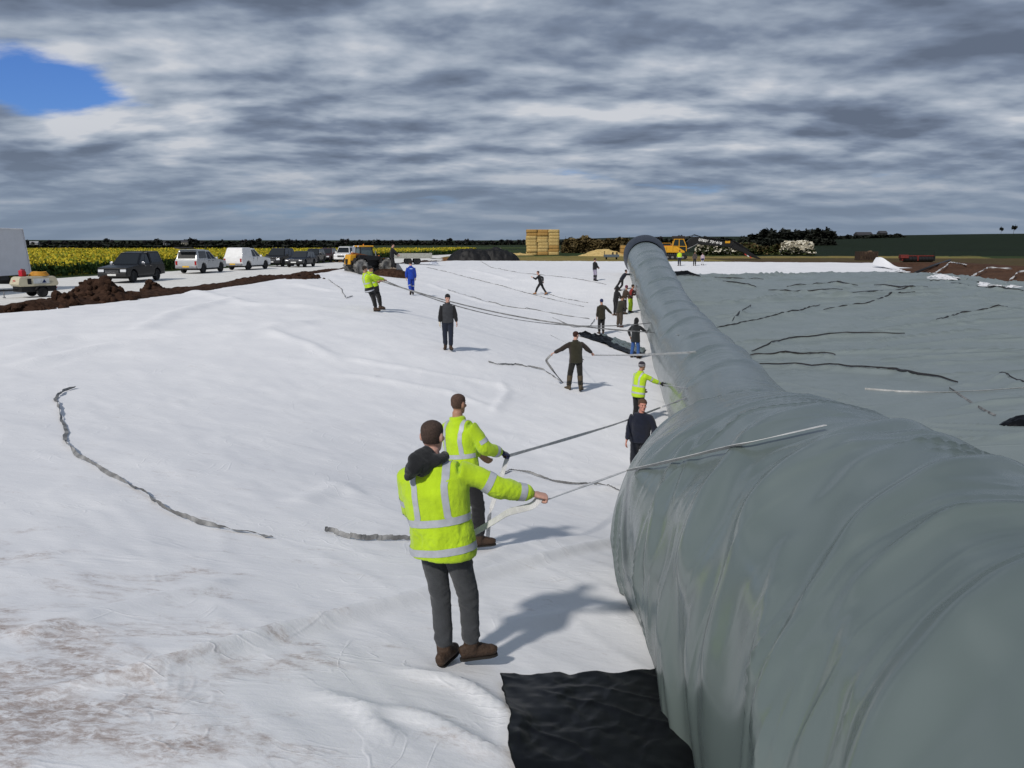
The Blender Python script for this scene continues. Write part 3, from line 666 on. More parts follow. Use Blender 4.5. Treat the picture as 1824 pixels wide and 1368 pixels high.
SKIN = {'tan': (0.42, 0.225, 0.15), 'pink': (0.56, 0.32, 0.25), 'red': (0.52, 0.235, 0.175)}
def M_skin(k): return mat('skin_' + k, SKIN[k], rough=0.55, var=0.12, vscale=14, spec=0.35)
def M_cloth(name, c, var=0.16, bump=0.25, rough=0.95): return mat('cloth_' + name, c, rough=rough, var=var, vscale=9, bump=bump, bscale=120, spec=0.15, sheen=0.15)
HIVIS = ('hivis', (0.52, 0.76, 0.014))
def M_hivis(): return mat('hivis_fabric', (0.45, 0.655, 0.016), rough=0.95, var=0.12, vscale=5, bump=0.3, bscale=160, spec=0.12, sheen=0.2)
def M_tape(): return mat('reflective_tape', (0.42, 0.44, 0.48), rough=0.45, var=0.10, vscale=20, spec=0.5)
def M_boot(c=(0.055, 0.032, 0.020), n='brown'): return mat('boot_' + n, c, rough=0.7, var=0.3, vscale=14, bump=0.4, bscale=60)

def hand(S, w, d, palm, side, curl, fat=1.0, thumb=1.0):
    """palm and five fingers; w wrist, d hand direction, palm = direction the palm faces, side = towards the thumb"""
    d = unit(d); palm = unit(palm - d*palm.dot(d)); th = unit(side - d*side.dot(d) - palm*side.dot(palm))
    C = [w - d*.03, w, w + d*.03, w + d*.06, w + d*.088, w + d*.097]
    fat = fat*1.08
    S.loft(C, np.array([.026,.028,.036,.041,.040,.030])*fat, np.array([.020,.019,.016,.015,.013,.010])*fat, th, 12)
    for k, (off, ln) in enumerate(((.030,.070),(.010,.079),(-.010,.073),(-.029,.058))):
        p = w + d*.086 + th*off*fat; dirv = d + th*off*1.2; pts = [p - d*.02, p]; ang = 0
        for q, f in enumerate((.46,.31,.23)):
            ang += math.radians(curl[0] if q == 0 else curl[1]) * (1 + .06*k)
            pts.append(pts[-1] + unit(unit(dirv)*math.cos(ang) + palm*math.sin(ang))*ln*f*1.05)
        S.limb(pts, np.array([.0095,.0098,.0092,.0086,.0074])*fat, 8)
    b = w + d*.022 + th*.026*fat; q1 = b + unit(d*.75 + th*.75*thumb + palm*.35)*.040; q2 = q1 + unit(d + th*.12*thumb + palm*.55)*.032; q3 = q2 + unit(d*.8 - th*.35 + palm*.6)*.024
    S.limb([w + d*.01, b, q1, q2, q3], np.array([.012,.0135,.0115,.0100,.0082])*fat, 8)

def person(pos, heading, label, P, vox=0.014, height=1.78, name='person'):
    """P: pose and clothes. Local frame: +y forward, +x to the figure's right, z up, metres for a 1.78 m body"""
    sc = height / 1.78; g = lambda k, d=None: P.get(k, d)
    root = empty(name, pos, -math.radians(heading)); root.scale = (sc,) * 3
    tag(root, label, 'person', g('group'))
    pel = v3(*g('pelvis', (0, 0, .955))); fwd, side, tw = (math.radians(a) for a in g('lean', (3, 0, 0)))
    U = unit(v3(math.sin(side), math.sin(fwd), math.cos(fwd)*math.cos(side)))
    yaw0 = math.radians(g('hipyaw', 0)); Rp = v3(math.cos(yaw0), -math.sin(yaw0), 0)
    Rt = unit(v3(math.cos(tw), -math.sin(tw), 0)); Rt = unit(Rt - U*Rt.dot(U)); Fw = unit(np.cross(U, Rt)); Rm = unit(Rp + Rt)
    sh_up = .495; N0 = pel + U*.555
    hy, hp = (math.radians(a) for a in g('head', (0, 0))); hy += tw
    hf = v3(math.sin(hy)*math.cos(hp), math.cos(hy)*math.cos(hp), -math.sin(hp)); hr = unit(np.cross(hf, v3(0, 0, 1))); hu = np.cross(hr, hf); HA = np.array([hr, hf, hu])
    hc = N0 + U*.058 + hu*.115 + hf*.018 + unit(U + v3(0,0,1))*.01
    hips = {s: pel + Rp*.092*s - v3(0,0,.015) for s in (-1, 1)}; shs = {s: pel + U*sh_up + Rt*.182*s*g('broad', 1.0) for s in (-1, 1)}
    ank = {1: v3(*g('rfoot', (.11, .0, .085))), -1: v3(*g('lfoot', (-.11, .0, .085)))}; fyaw = {1: g('rfyaw', 14), -1: g('lfyaw', -14)}; fpit = {1: g('rfpitch', 0), -1: g('lfpitch', 0)}
    knee = {}; elb = {}; wr = {}
    for s in (-1, 1):
        fd = v3(math.sin(math.radians(fyaw[s])), math.cos(math.radians(fyaw[s])), 0); knee[s], ank[s] = ik(hips[s], ank[s], .435, .425, unit(fd + v3(0, .6, 0)))
        h = g('rhand' if s == 1 else 'lhand', (.26*s, .06, .86)); pole = v3(*g('rpole' if s == 1 else 'lpole', (.35*s, -1, -.25))); elb[s], wr[s] = ik(shs[s], v3(*h), .295, .265, pole)
    # ---------------- body: one continuous surface
    S = Soup()
    tz = [(-.10,.135,.095),(-.03,.150,.105),(.06,.145,.105),(.16,.130,.100),(.28,.145,.108),(.40,.150,.100),(.47,.115,.080),(.535,.068,.064)]
    S.loft([pel + U*z for z, _, _ in tz], [a for _, a, _ in tz], [b for _, _, b in tz], np.array([Rp if z < .05 else (Rm if z < .3 else Rt) for z, _, _ in tz]), 22)
    S.limb([N0 - U*.06, N0 + U*.02, hc - hu*.085 - hf*.02], [.072,.062,.056], 16)
    zs = np.linspace(-.1195, .1185, 22); V = []; seg = 24
    for z in zs:
        w, cyy, dd = head_ring(z)
        for k in range(seg):
            q = 2*math.pi*k/seg; V.append(hc + hr*w*math.cos(q) + hf*(cyy + dd*math.sin(q)) + hu*z)
    F = [[i*seg+k, i*seg+(k+1)%seg, (i+1)*seg+(k+1)%seg, (i+1)*seg+k] for i in range(len(zs)-1) for k in range(seg)] + [list(range(seg))[::-1], [(len(zs)-1)*seg+k for k in range(seg)]]
    S.add(V, F); hp_ = lambda x, y, z: hc + hr*x + hf*y + hu*z
    S.limb([hp_(0,.090,.022), hp_(0,.103,-.002), hp_(0,.113,-.022)], [.009,.012,.016], 10)
    S.ball(hp_(0,.088,.034), (.052,.014,.011), HA); S.ball(hp_(0,.090,-.062), (.026,.012,.011), HA); S.ball(hp_(0,.084,-.098), (.028,.018,.018), HA)
    for s in (-1, 1):
        S.ball(hp_(.076*s,-.012,.000), (.012,.021,.033), HA); S.ball(hp_(.045*s,.068,-.020), (.024,.022,.020), HA)
        S.limb([hips[s], knee[s], ank[s]], [.080,.055,.040], 14); S.limb([shs[s] - U*.035 - Rt*s*.035, elb[s], wr[s]], [.040,.036,.027], 12)
        hd = g('rhdir' if s == 1 else 'lhdir'); hd = unit(wr[s]-elb[s]) if hd is None else unit(v3(*hd))
        pm = g('rpalm' if s == 1 else 'lpalm'); pm = v3(-s, 0, 0) if pm is None else v3(*pm); sd = g('rthumb' if s == 1 else 'lthumb'); sd = v3(0, 1, .2) if sd is None else v3(*sd)
        hand(S, wr[s] + hd*.012, hd, pm, sd, g('rcurl' if s == 1 else 'lcurl', (22, 24)), 1.0)
        fy = math.radians(fyaw[s]); fv = v3(math.sin(fy), math.cos(fy), 0); S.limb([ank[s], ank[s] + fv*.06 - v3(0,0,.045), ank[s] + fv*.13 - v3(0,0,.055)], [.036,.034,.026], 10)
    bvox = min(vox, .011) if vox > .0075 else .0058
    me, V = S.fuse(bvox, 2 if bvox < .007 else 1, .4)
    body = mesh_obj('body', me, M_skin(g('skin', 'tan')), root); BODY = body
    for s in (-1, 1):
        q = Soup(); q.ball(hp_(.031*s,.0875,.012), (.0135,.008,.0085), HA, 10, 7); m2 = bpy.data.meshes.new('eye'); m2.from_pydata([tuple(v) for v in q.V[0]], [], q.F); mesh_obj('eye', m2, mat('eye', (.05,.035,.03), rough=.3), body)
    q = Soup(); q.ball(hp_(0,.0985,-.060), (.022,.005,.0045), HA, 10, 7); m2 = bpy.data.meshes.new('mouth'); m2.from_pydata([tuple(v) for v in q.V[0]], [], q.F); mesh_obj('mouth', m2, mat('lips', (.30,.11,.09), rough=.5), body)
    # ---------------- hair or hat
    def shell(nm, grow, low, m, bulge=0.0, amp=0.0):
        """low(q) gives the lower edge by angle q (90 = front)"""
        n, sg = 16, 40; W_ = []
        for i in range(n):
            for k in range(sg):
                q = 2*math.pi*k/sg; zl = low(math.degrees(q)); z = zl + (.1185 - zl) * (1 - (1 - i/(n-1))**1.6); w, cyy, dd = head_ring(z)
                gr = grow * (1 if i > 0 else .2); up = (bulge + grow) * max(0, (z - .06)/.06)
                if amp: gr += amp * float(fbm(math.cos(q)*3, math.sin(q)*3, z*30, oct=2, seed=5))
                W_.append(hp_((w+gr)*math.cos(q), cyy + (dd+gr)*math.sin(q), z + up))
        Fh = [[i*sg+k, i*sg+(k+1)%sg, (i+1)*sg+(k+1)%sg, (i+1)*sg+k] for i in range(n-1) for k in range(sg)] + [[(n-1)*sg+k for k in range(sg)]]
        m2 = bpy.data.meshes.new(nm); m2.from_pydata([tuple(v) for v in W_], [], Fh); m2.polygons.foreach_set('use_smooth', np.ones(len(m2.polygons), bool)); o = mesh_obj(nm, m2, m, root)
        return o
    hat = g('hat'); hr_ = g('hair', ((.020,.013,.010), .004))
    back = lambda lo, hi: (lambda a: lo + (hi - lo) * float(sstep(-.25, .62, math.sin(math.radians(a)))))
    if hat:
        kind, colr, nm = hat
        if kind == 'beanie':
            shell('beanie', .013, back(-.03, .045), M_cloth('hat_' + nm, colr), .012, .002)
            if len(g('hat')) == 3 and g('hatband'):
                zz = .02
                for zb, cb in g('hatband'):
                    q = Soup(); w, cyy, dd = head_ring(zb, .0145); C = [hp_(0, cyy, zb - .008), hp_(0, cyy, zb + .008)]; V2 = []
                    for c_, g2 in zip(C, (0, 0)):
                        for k in range(36): a_ = 2*math.pi*k/36; V2.append(c_ + hr*w*math.cos(a_) + hf*dd*math.sin(a_))
                    m2 = bpy.data.meshes.new('hat_stripe'); m2.from_pydata([tuple(v) for v in V2], [], [[k, (k+1)%36, 36+(k+1)%36, 36+k] for k in range(36)]); mesh_obj('hat_stripe', m2, M_cloth('hatstripe', cb), root)
        elif kind == 'cap':
            shell('cap', .010, back(-.005, .045), M_cloth('hat_' + nm, colr), .006)
            q = Soup(); q.ball(hp_(0, .115, .046), (.062, .055, .006), HA); m2 = bpy.data.meshes.new('cap_peak'); m2.from_pydata([tuple(v) for v in q.V[0]], [], q.F); mesh_obj('cap_peak', m2, M_cloth('hat_' + nm, colr), root)
        elif kind == 'hood':
            h = Soup(); h.ball(hp_(0,-.018,.012), (.108,.122,.150), HA); h.limb([hp_(0,-.05,-.06), N0 - U*.03 - Fw*.03], [.09,.12], 14)
            me2, V2 = h.fuse(max(vox, .012), 3); crumple(me2, V2, .006, 14, 14, 14, 3); mesh_obj('hood', me2, M_cloth('hat_' + nm, colr), root)
    else:
        shell('hair', hr_[1], back(-.040, .070), mat('hair_%.3f_%.3f' % hr_[0][:2], hr_[0], rough=.8, var=.35, vscale=90, bump=.5, bscale=300, spec=.25), 0, hr_[1]*.35)
    if g('beard'):
        pass
    # ---------------- trousers
    S = Soup(); lr = g('legr', (.104, .078, .058)); cuff = g('cuff', .055)
    S.loft([pel + U*.08, pel + U*.02, pel - v3(0,0,.05), pel - v3(0,0,.11)], [.168,.178,.182,.150], [.118,.130,.135,.110], Rp, 20)
    for s in (-1, 1):
        d = unit(ank[s]-knee[s]); S.limb([hips[s] - v3(0,0,.02), hips[s]*.5 + knee[s]*.5, knee[s], knee[s]*.45 + ank[s]*.55, ank[s] - d*.055 + v3(0,0,cuff*.3)], [lr[0], lr[0]*.90, lr[1], lr[1]*.94, lr[2]], 18)
    me, V = S.fuse(vox, 5); seed = abs(hash(label)) % 97 if False else sum(map(ord, label)) % 97
    kz = min(abs(float(knee[1][2])), .6); fold = .35 + .9*np.exp(-((V[:,2]-kz)/.11)**2) + 1.5*np.exp(-((V[:,2]-.20)/.09)**2) + .5*np.exp(-((V[:,2]-.80)/.08)**2)
    crumple(me, V, .0075, 8, 8, 12, seed, fold); tro = mesh_obj('trousers', me, g('trouser_mat') or M_cloth(*g('trousers', ('dark', (.02,.021,.025)))), root); TRO = BVHTree.FromPolygons([v.co for v in me.vertices], [p.vertices for p in me.polygons])
    # ---------------- boots
    for s in (-1, 1):
        fy = math.radians(fyaw[s]); fp = math.radians(fpit[s]); fv = v3(math.sin(fy)*math.cos(fp), math.cos(fy)*math.cos(fp), -math.sin(fp)); rv = v3(math.cos(fy), -math.sin(fy), 0); uv = np.cross(rv, fv); a = ank[s]; bt = Soup()
        b0 = a - uv*.078; C = [b0 + fv*y + uv*z for y, z in ((-.088,.048),(-.074,.052),(-.02,.060),(.05,.056),(.11,.044),(.16,.038),(.190,.032))]
        bt.loft(C, [.026,.038,.042,.046,.050,.044,.024], [.042,.052,.060,.056,.044,.038,.028], rv, 16)
        topz = g('boot', .10); kd = unit(knee[s]-a); bt.limb([a - uv*.03, a + kd*.03, a + kd*topz], [.050,.054 if topz < .2 else .066,.055 if topz < .2 else .088], 16)
        me, V = bt.fuse(min(vox, .011), 3); low = (V - b0) @ uv; V = V - uv[None]*np.minimum(low + .001, 0)[:, None]; set_co(me, V); crumple(me, V, .003, 30, 30, 22, 9, (low > .03)*1.0)
        bo = mesh_obj('boot', me, g('bootmat') or M_boot(), root)
        so = Soup(); so.loft([b0 + fv*y - uv*.002 for y in (-.086,-.07,0,.06,.12,.17,.196)], [.024,.036,.038,.042,.049,.042,.02], [.013]*7, rv, 14); m2 = bpy.data.meshes.new('sole'); m2.from_pydata([tuple(v) for v in so.V[0]], [], so.F); mesh_obj('sole', m2, mat('boot_sole', (.018,.015,.013), rough=.8), bo)
    # ---------------- jacket
    J = g('jacket'); S = Soup(); hem = J.get('hem', -.06); b = J.get('bulk', 1.0); fl = J.get('flare', 1.0); ar = J.get('armr', (.074, .063, .050))
    tj = [(hem,.196*fl,.146*fl),(hem+.05,.198*fl,.148*fl),(.02,.190,.146),(.12,.184,.142),(.24,.190,.146),(.36,.202,.146),(.45,.196,.126),(.51,.140,.100),(.55,.086,.084),(.60 if J.get('collar') else .57,.074,.078)]
    tj = [t for i, t in enumerate(tj) if i < 2 or t[0] > hem + .08]; down = lambda z: (pel + U*z) if z > -.02 else (pel - v3(0,0,-z) + U*0)
    S.loft([down(z) - Fw*(.006 if z > .1 else 0) for z, _, _ in tj], [a*b for _, a, _ in tj], [c*b for _, _, c in tj], np.array([Rm if z < .1 else Rt for z, _, _ in tj]), 26)
    for s in (-1, 1):
        d = unit(wr[s]-elb[s]); S.limb([shs[s] - Rt*s*.075 - U*.028, shs[s] - U*.026 - Rt*s*.012, shs[s]*.5+elb[s]*.5, elb[s], elb[s]*.5+wr[s]*.5, wr[s] - d*.045], [ar[0]*1.12, ar[0]*1.04, ar[0]*.94, ar[1], ar[1]*.93, ar[2]], 18)
    me, V = S.fuse(vox, int(.10/vox) + 2)
    dl = np.minimum(np.linalg.norm(V - elb[1], axis=1), np.linalg.norm(V - elb[-1], axis=1)); fm = .45 + .9*np.exp(-(dl/.10)**2) + .5*np.exp(-((V[:,2] - (pel[2]+.06))/.08)**2)
    V = crumple(me, V, J.get('fold', .009)*1.2, 6.5, 6.5, 5, seed + 3, fm); V = crumple(me, V, J.get('fold', .009)*.5, 26, 26, 20, seed + 4, fm)
    jm = J['mat']; mats = [jm]
    jo = mesh_obj(J.get('name', 'jacket'), me, mats, root)
    if J.get('low'):                                    # contrast lower panel
        me.materials.append(J['low'][1]); pz = np.empty(len(me.polygons)*3, np.float32); me.polygons.foreach_get('center', pz); pz = pz.reshape(-1, 3); fr = (pz - pel) @ U
        dw = np.minimum(np.linalg.norm(pz - wr[1], axis=1), np.linalg.norm(pz - wr[-1], axis=1)); idx = ((fr < J['low'][0]) & (dw > .12)) | (dw < J.get('cuffdark', 0)); me.polygons.foreach_set('material_index', idx.astype(np.int32))
    if J.get('sleevemat'):
        me.materials.append(J['sleevemat']); pz = np.empty(len(me.polygons)*3, np.float32); me.polygons.foreach_get('center', pz); pz = pz.reshape(-1, 3)
        m_ = np.abs((pz - pel) @ Rt) > .172; me.polygons.foreach_set('material_index', m_.astype(np.int32))
    BV = BVHTree.FromPolygons([Vector(v) for v in V], [p.vertices for p in me.polygons])
    def strip(rows, nm='reflective_band', par=None, m=None, off=.0035, bvh=None):
        """rows: list of (outer point, inward dir, reach) lists -> strip laid on the cloth"""
        R = []; last = None
        for row in rows:
            r_ = []
            for p, d, L in row:
                h, n_, _, _ = (bvh or BV).ray_cast(Vector(p), Vector(d), L)
                r_.append(None if h is None else np.array(h + n_*off))
            R.append(r_)
        V2 = []; ids = {}
        for i, r_ in enumerate(R):
            for j, q in enumerate(r_):
                if q is not None: ids[(i, j)] = len(V2); V2.append(tuple(q))
        F2 = []
        for i in range(len(R)-1):
            for j in range(len(R[0])-1):
                k = [(i,j),(i+1,j),(i+1,j+1),(i,j+1)]
                if all(q in ids for q in k):
                    pts = [np.array(V2[ids[q]]) for q in k]
                    if max(np.linalg.norm(pts[a]-pts[(a+1)%4]) for a in range(4)) < .07: F2.append([ids[q] for q in k])
        if not F2: return
        lab = list(range(len(V2)))
        def root_(i):
            while lab[i] != i: lab[i] = lab[lab[i]]; i = lab[i]
            return i
        for f in F2:
            for q in f[1:]: lab[root_(q)] = root_(f[0])
        cnt = {}
        for f in F2: cnt.setdefault(root_(f[0]), []).append(f)
        F2 = max(cnt.values(), key=len); used = sorted({i for f in F2 for i in f}); mp = {i: k for k, i in enumerate(used)}; V2 = [V2[i] for i in used]; F2 = [[mp[i] for i in f] for f in F2]
        m2 = bpy.data.meshes.new(nm); m2.from_pydata(V2, [], F2); m2.polygons.foreach_set('use_smooth', np.ones(len(F2), bool)); return mesh_obj(nm, m2, m or M_tape(), par or jo)
    def torso_band(z, h=.05, m=None, nm='reflective_band'):
        sg = 72; rows = []
        for k in range(sg + 1):
            q = 2*math.pi*k/sg; dr = Rt*math.cos(q) + Fw*math.sin(q); rr = (.205*abs(math.cos(q)) + .16*abs(math.sin(q)))*b*fl + .05; row = []
            for t in (-.5, -.17, .17, .5):
                c = down(z + t*h) if z < 0 else pel + U*(z + t*h); row.append((c + dr*rr, -dr, rr))
            rows.append(row)
        strip(rows, nm, None, m)
    def limb_band(a, c, t, h=.05, r0=.10, m=None, bvh=None, par=None, nm='reflective_band', slant=0.0):
        ax = unit(c - a); e1 = unit(np.cross(ax, v3(.3,.2,1))); e2 = np.cross(ax, e1); rows = []
        for k in range(37):
            q = 2*math.pi*k/36; dr = e1*math.cos(q) + e2*math.sin(q); ctr = a + (c - a)*t + ax*slant*math.sin(q)
            rows.append([(ctr + ax*h*w + dr*r0, -dr, r0) for w in (-.5, 0, .5)])
        strip(rows, nm, par, m, .0035, bvh)
    def brace(x, w=.05, z0=-.02, front=True):
        """band from the waist at the back over the shoulder to the front"""
        path = [(-1, z) for z in np.linspace(z0, .42, 14)] + [('t', a) for a in np.linspace(-80, 80, 12)] + ([(1, z) for z in np.linspace(.42, z0, 14)] if front else [])
        rows = []
        for kind, q in path:
            row = []
            for t in (-.5, 0, .5):
                xx = x + t*w
                if kind == 't':
                    a = math.radians(q); dr = U*math.cos(a) + Fw*math.sin(a); c = pel + U*.44 + Rt*xx; row.append((c + dr*.24, -dr, .24))
                else:
                    c = pel + U*q + Rt*(xx*(.9 if q > .2 else 1)); row.append((c + Fw*kind*.26, -Fw*kind, .26))
            rows.append(row)
        strip(rows)
    if J.get('bands'):
        for z in J['bands']: torso_band(z, J.get('bandh', .05))
        if J.get('braces'): brace(.118, z0=J['bands'][0]); brace(-.118, z0=J['bands'][0])
        for s in (-1, 1):
            if J.get('sleeve', True):
                limb_band(shs[s], elb[s], .72, .05, .11); limb_band(elb[s], wr[s], .66, .05, .09)
    if J.get('kneeband'):
        for s in (-1, 1): limb_band(knee[s], ank[s], .12, .05, .12, None, TRO, tro)
    if J.get('collar'):
        c0 = pel + U*.55; q = Soup(); rows = []
        for k in range(41):
            a = 2*math.pi*k/40; dr = Rt*math.cos(a)*.088 + Fw*math.sin(a)*.092; op = .02*max(0, math.sin(a))
            rows += [c0 + dr*1.06 - U*.02, c0 + dr*1.02 + U*(.045 - op) - Fw*.004, c0 + dr*.98 + U*(.050 - op) - Fw*.004, c0 + dr*.90 + U*(.03 - op)]
        m2 = np_mesh('collar', np.array(rows), grid_faces(41, 4)); mesh_obj('collar', m2, jm, jo)
    if J.get('hoodback'):                               # hood hanging down behind
        hb = Soup(); bk = -Fw; t0 = N0 + U*.035
        hb.limb([t0 + Rt*.085 + Fw*.05, t0 + Rt*.092 + bk*.03, t0 + Rt*.06 + bk*.085 + U*.0, t0 + bk*.105, t0 - Rt*.06 + bk*.085, t0 - Rt*.092 + bk*.03, t0 - Rt*.085 + Fw*.05], [.026,.034,.040,.044,.040,.034,.026], 12)
        tip = J['hoodback'].get('tip', (-.02, -.17, -.085)); tp = N0 + Rt*tip[0] - bk*tip[1] + U*tip[2]
        hb.limb([t0 + bk*.06 + U*.005, (t0 + tp)*.5 + bk*.10 + U*.035 - (t0+tp)*0, tp], [.062,.058,.018], 14, 1.5, Rt)
        me2, V2 = hb.fuse(min(vox, .010), 5); crumple(me2, V2, .010, 9, 9, 12, 7); mesh_obj('hood', me2, J['hoodback']['mat'], root)
    for s, k in ((1, 'rglove'), (-1, 'lglove')):
        if g(k):
            hd = g('rhdir' if s == 1 else 'lhdir'); hd = unit(wr[s]-elb[s]) if hd is None else unit(v3(*hd)); pm = g('rpalm' if s == 1 else 'lpalm'); pm = v3(-s,0,0) if pm is None else v3(*pm); sd = g('rthumb' if s == 1 else 'lthumb'); sd = v3(0,1,.2) if sd is None else v3(*sd)
            gl = Soup(); hand(gl, wr[s] + hd*.012, hd, pm, sd, g('rcurl' if s == 1 else 'lcurl', (22, 24)), 1.22); gl.limb([wr[s]-hd*.05, wr[s]+hd*.02], [.036,.034], 12); me2, V2 = gl.fuse(.0065, 1); mesh_obj('glove', me2, M_cloth(*g(k)), root)
    M = Matrix.LocRotScale(Vector(pos), Matrix.Rotation(-math.radians(heading), 3, 'Z'), Vector((sc,)*3))
    grip = {}
    for s in (-1, 1):
        hd = g('rhdir' if s == 1 else 'lhdir'); hd = unit(wr[s]-elb[s]) if hd is None else unit(v3(*hd)); pm = g('rpalm' if s == 1 else 'lpalm'); pm = v3(-s,0,0) if pm is None else unit(v3(*pm)); grip[s] = M @ Vector(wr[s] + hd*.112 + pm*.022)
    return dict(grip=grip, root=root, M=M, wr={s: M @ Vector(wr[s]) for s in wr}, knee=knee, jo=jo, tro=tro, strip=strip, pel=pel, U=U, Rt=Rt, Fw=Fw, M3=M, limb_band=limb_band, TRO=TRO)
def foot_point(px, py):
    p = G(px, py); p.z = sheet_z(p.x, p.y) + 0.012 if inside(p.x, p.y) > 1.0 else float(terrain(p.x, p.y)) + 0.01
    return p
def to_local(world, pos, heading, height=1.78):
    h = math.radians(heading); d = Vector(world) - Vector(pos); s = 1.78 / height
    return ((d.x*math.cos(h) - d.y*math.sin(h))*s, (d.x*math.sin(h) + d.y*math.cos(h))*s, d.z*s)
STRAP_HOLDS = {}; mound_at = []
BLACKC = ('black', (.012, .012, .014)); NAVY = ('navy', (.010, .013, .026)); OLIVE = ('olive', (.026, .024, .014)); BROWN = ('brown', (.045, .032, .022))
def cast():
    hv = M_hivis()
    # the man in front, back to the camera, pulling a strap with his right hand
    p = foot_point(812, 1196); hd = 10; rh = at_y(950, 880, p.y + .10)
    def L(w): return to_local(w, p, hd, 1.69)
    lfp, rfp = L(foot_point(792, 1192)), L(foot_point(842, 1194))
    a = person(p, hd, 'bearded-free short-haired man in hi-vis fleece and grey trousers pulling a strap in front'.replace('bearded-free ', ''), dict(
        lean=(4, -8, 0), pelvis=(-.08, -.01, .955), lfoot=(lfp[0], lfp[1] + .0, lfp[2] + .085), rfoot=(rfp[0], rfp[1], rfp[2] + .085), lfyaw=12, rfyaw=62, hipyaw=10,
        rhand=L(rh), rpole=(.25, -.5, -.9), rpalm=(0, .25, -1), rthumb=(-.2, 1, .3), rcurl=(66, 62), lhand=(-.19, .27, .98), lpole=(-1, -.75, -.2), lcurl=(60, 60), lpalm=(.6, 0, -.6),
        head=(6, 3), hair=((.070, .046, .037), .0010), skin='pink', trousers=('charcoal', (.045, .048, .053)), legr=(.098, .070, .054), broad=1.12,
        jacket=dict(name='fleece_jacket', mat=hv, hem=-.10, flare=1.02, bulk=1.20, bands=(.165, -.045), braces=True, collar=True, fold=.010, armr=(.078, .068, .056), bandh=.052, hoodback=dict(mat=M_cloth('hoodie', (.016, .017, .019)), tip=(-.13, -.19, -.055)))), vox=.0072, height=1.69)
    a['pos'] = p; STRAP_HOLDS['front'] = a
    # phone pouch on the left thigh
    # second man
    p = foot_point(836, 986); hd = 34; rh = at_y(893, 806, p.y + .10)
    def L2(w): return to_local(w, p, hd, 1.75)
    rfp = L2(foot_point(855, 986))
    b = person(p, hd, 'man in hi-vis fleece and black trousers with navy glove, behind the front man', dict(
        lean=(2, -8, 0), pelvis=(-.05, -.04, .95), rfoot=(rfp[0], rfp[1], rfp[2] + .085), lfoot=(-.17, -.12, .085), rfyaw=38, lfyaw=-10,
        rhand=L2(rh), rpole=(.4, -.4, -.9), rpalm=(-.3, 0, -1), rthumb=(-.6, .6, .4), rcurl=(62, 60), rglove=('glove_navy', (.012, .014, .055)), lhand=(-.05, .34, 1.0), lpole=(-1, -.4, -.4),
        head=(-6, 2), hair=((.095, .056, .042), .0010), skin='tan', trousers=BLACKC, jacket=dict(name='fleece_jacket', mat=hv, hem=-.08, bulk=1.04, bands=(.165, -.03), braces=True, collar=True, fold=.011, armr=(.078, .068, .056)), boot=.08), vox=.009, height=1.75)
    STRAP_HOLDS['second'] = b
    mid = .0135
    # man in grey fleece facing the camera in the middle of the sheet
    p = foot_point(798, 626)
    c = person(p, 172, 'man in black beanie and grey fleece facing the camera alone on the white sheet', dict(lean=(3, 0, 0), rhand=(.27, .10, .84), lhand=(-.30, .06, .86), lfoot=(-.09, .05, .085), rfoot=(.08, -.04, .085), hat=('beanie', (.012, .012, .013), 'black'), skin='pink', head=(-12, 8),
        trousers=('indigo', (.012, .017, .032)), jacket=dict(mat=M_cloth('fleece_grey', (.040, .042, .048)), sleevemat=M_cloth('black', BLACKC[1]), hem=-.07, collar=True), rglove=('cream', (.55, .50, .42))), vox=mid, height=1.76)
    # two in yellow, leaning back on the same line
    for k, (px, py, hd, lb, hh) in enumerate(((677, 553, 62, 'hooded person in hi-vis coat leaning back, behind the other strap puller', True), (668, 557, 62, 'person in hi-vis coat with black hem leaning back on a long strap', False))):
        p = foot_point(px, py)
        d = person(p, hd, lb, dict(lean=(-16, 0, 0), pelvis=(0, -.20, .93), lfoot=(-.09, .06, .085), rfoot=(.10, .0, .085), rhand=(.10, .30, 1.18), lhand=(-.02, .20, 1.12), rpole=(.8, -.3, -.6), lpole=(-.8, -.3, -.6), rcurl=(60, 60), lcurl=(60, 60),
            rpalm=(-.3, 0, -1), rthumb=(-.5, 1, .3), head=(8, -6), hat=('beanie', (.020, .014, .010), 'dkbrown') if not hh else ('cap', (.014, .014, .016), 'black'), trousers=('black2', (.010, .010, .011)), jacket=dict(name='coat', mat=hv, hem=-.20, flare=1.08, bulk=1.12, bands=(.20,), braces=True, sleeve=False, low=(.03, M_cloth('coat_black', (.010, .010, .012))), collar=True,
            hoodback=dict(mat=hv, tip=(0, -.15, -.05)) if hh else None)), vox=mid, height=1.80)
        if not hh:
            STRAP_HOLDS['leaning'] = d
            d['strip']([[(d['pel'] - np.array([0, 0, .11 - t]) + d['Rt']*math.cos(q)*.30 + d['Fw']*math.sin(q)*.26, -(d['Rt']*math.cos(q) + d['Fw']*math.sin(q)), .3) for t in (-.025, 0, .025)] for q in np.linspace(0, 2*math.pi, 49)])
    # blue overalls
    p = foot_point(733, 526)
    e = person(p, -14, 'man in bright blue overalls walking away across the sheet', dict(lean=(7, 0, 0), lfoot=(-.08, -.36, .20), lfpitch=48, rfoot=(.09, .10, .085), rhand=(.25, .05, .84), lhand=(-.27, -.05, .90), lpole=(-1, -.5, 0), head=(0, 14), hair=((.02, .015, .012), .008), skin='pink',
        trousers=('blue', (.010, .045, .33)), legr=(.108, .085, .072), jacket=dict(name='overalls_top', mat=M_cloth('blue', (.010, .045, .33)), hem=-.12, collar=True, kneeband=True)), vox=mid, height=1.80)
    e['strip']([[(e['pel'] + e['U']*(.43 + t) + e['Rt']*x - e['Fw']*.25, e['Fw'], .25) for t in (-.018, .018)] for x in np.linspace(-.075, .075, 9)], 'back_print', None, mat('pale_print', (.45, .6, .8), rough=.8))
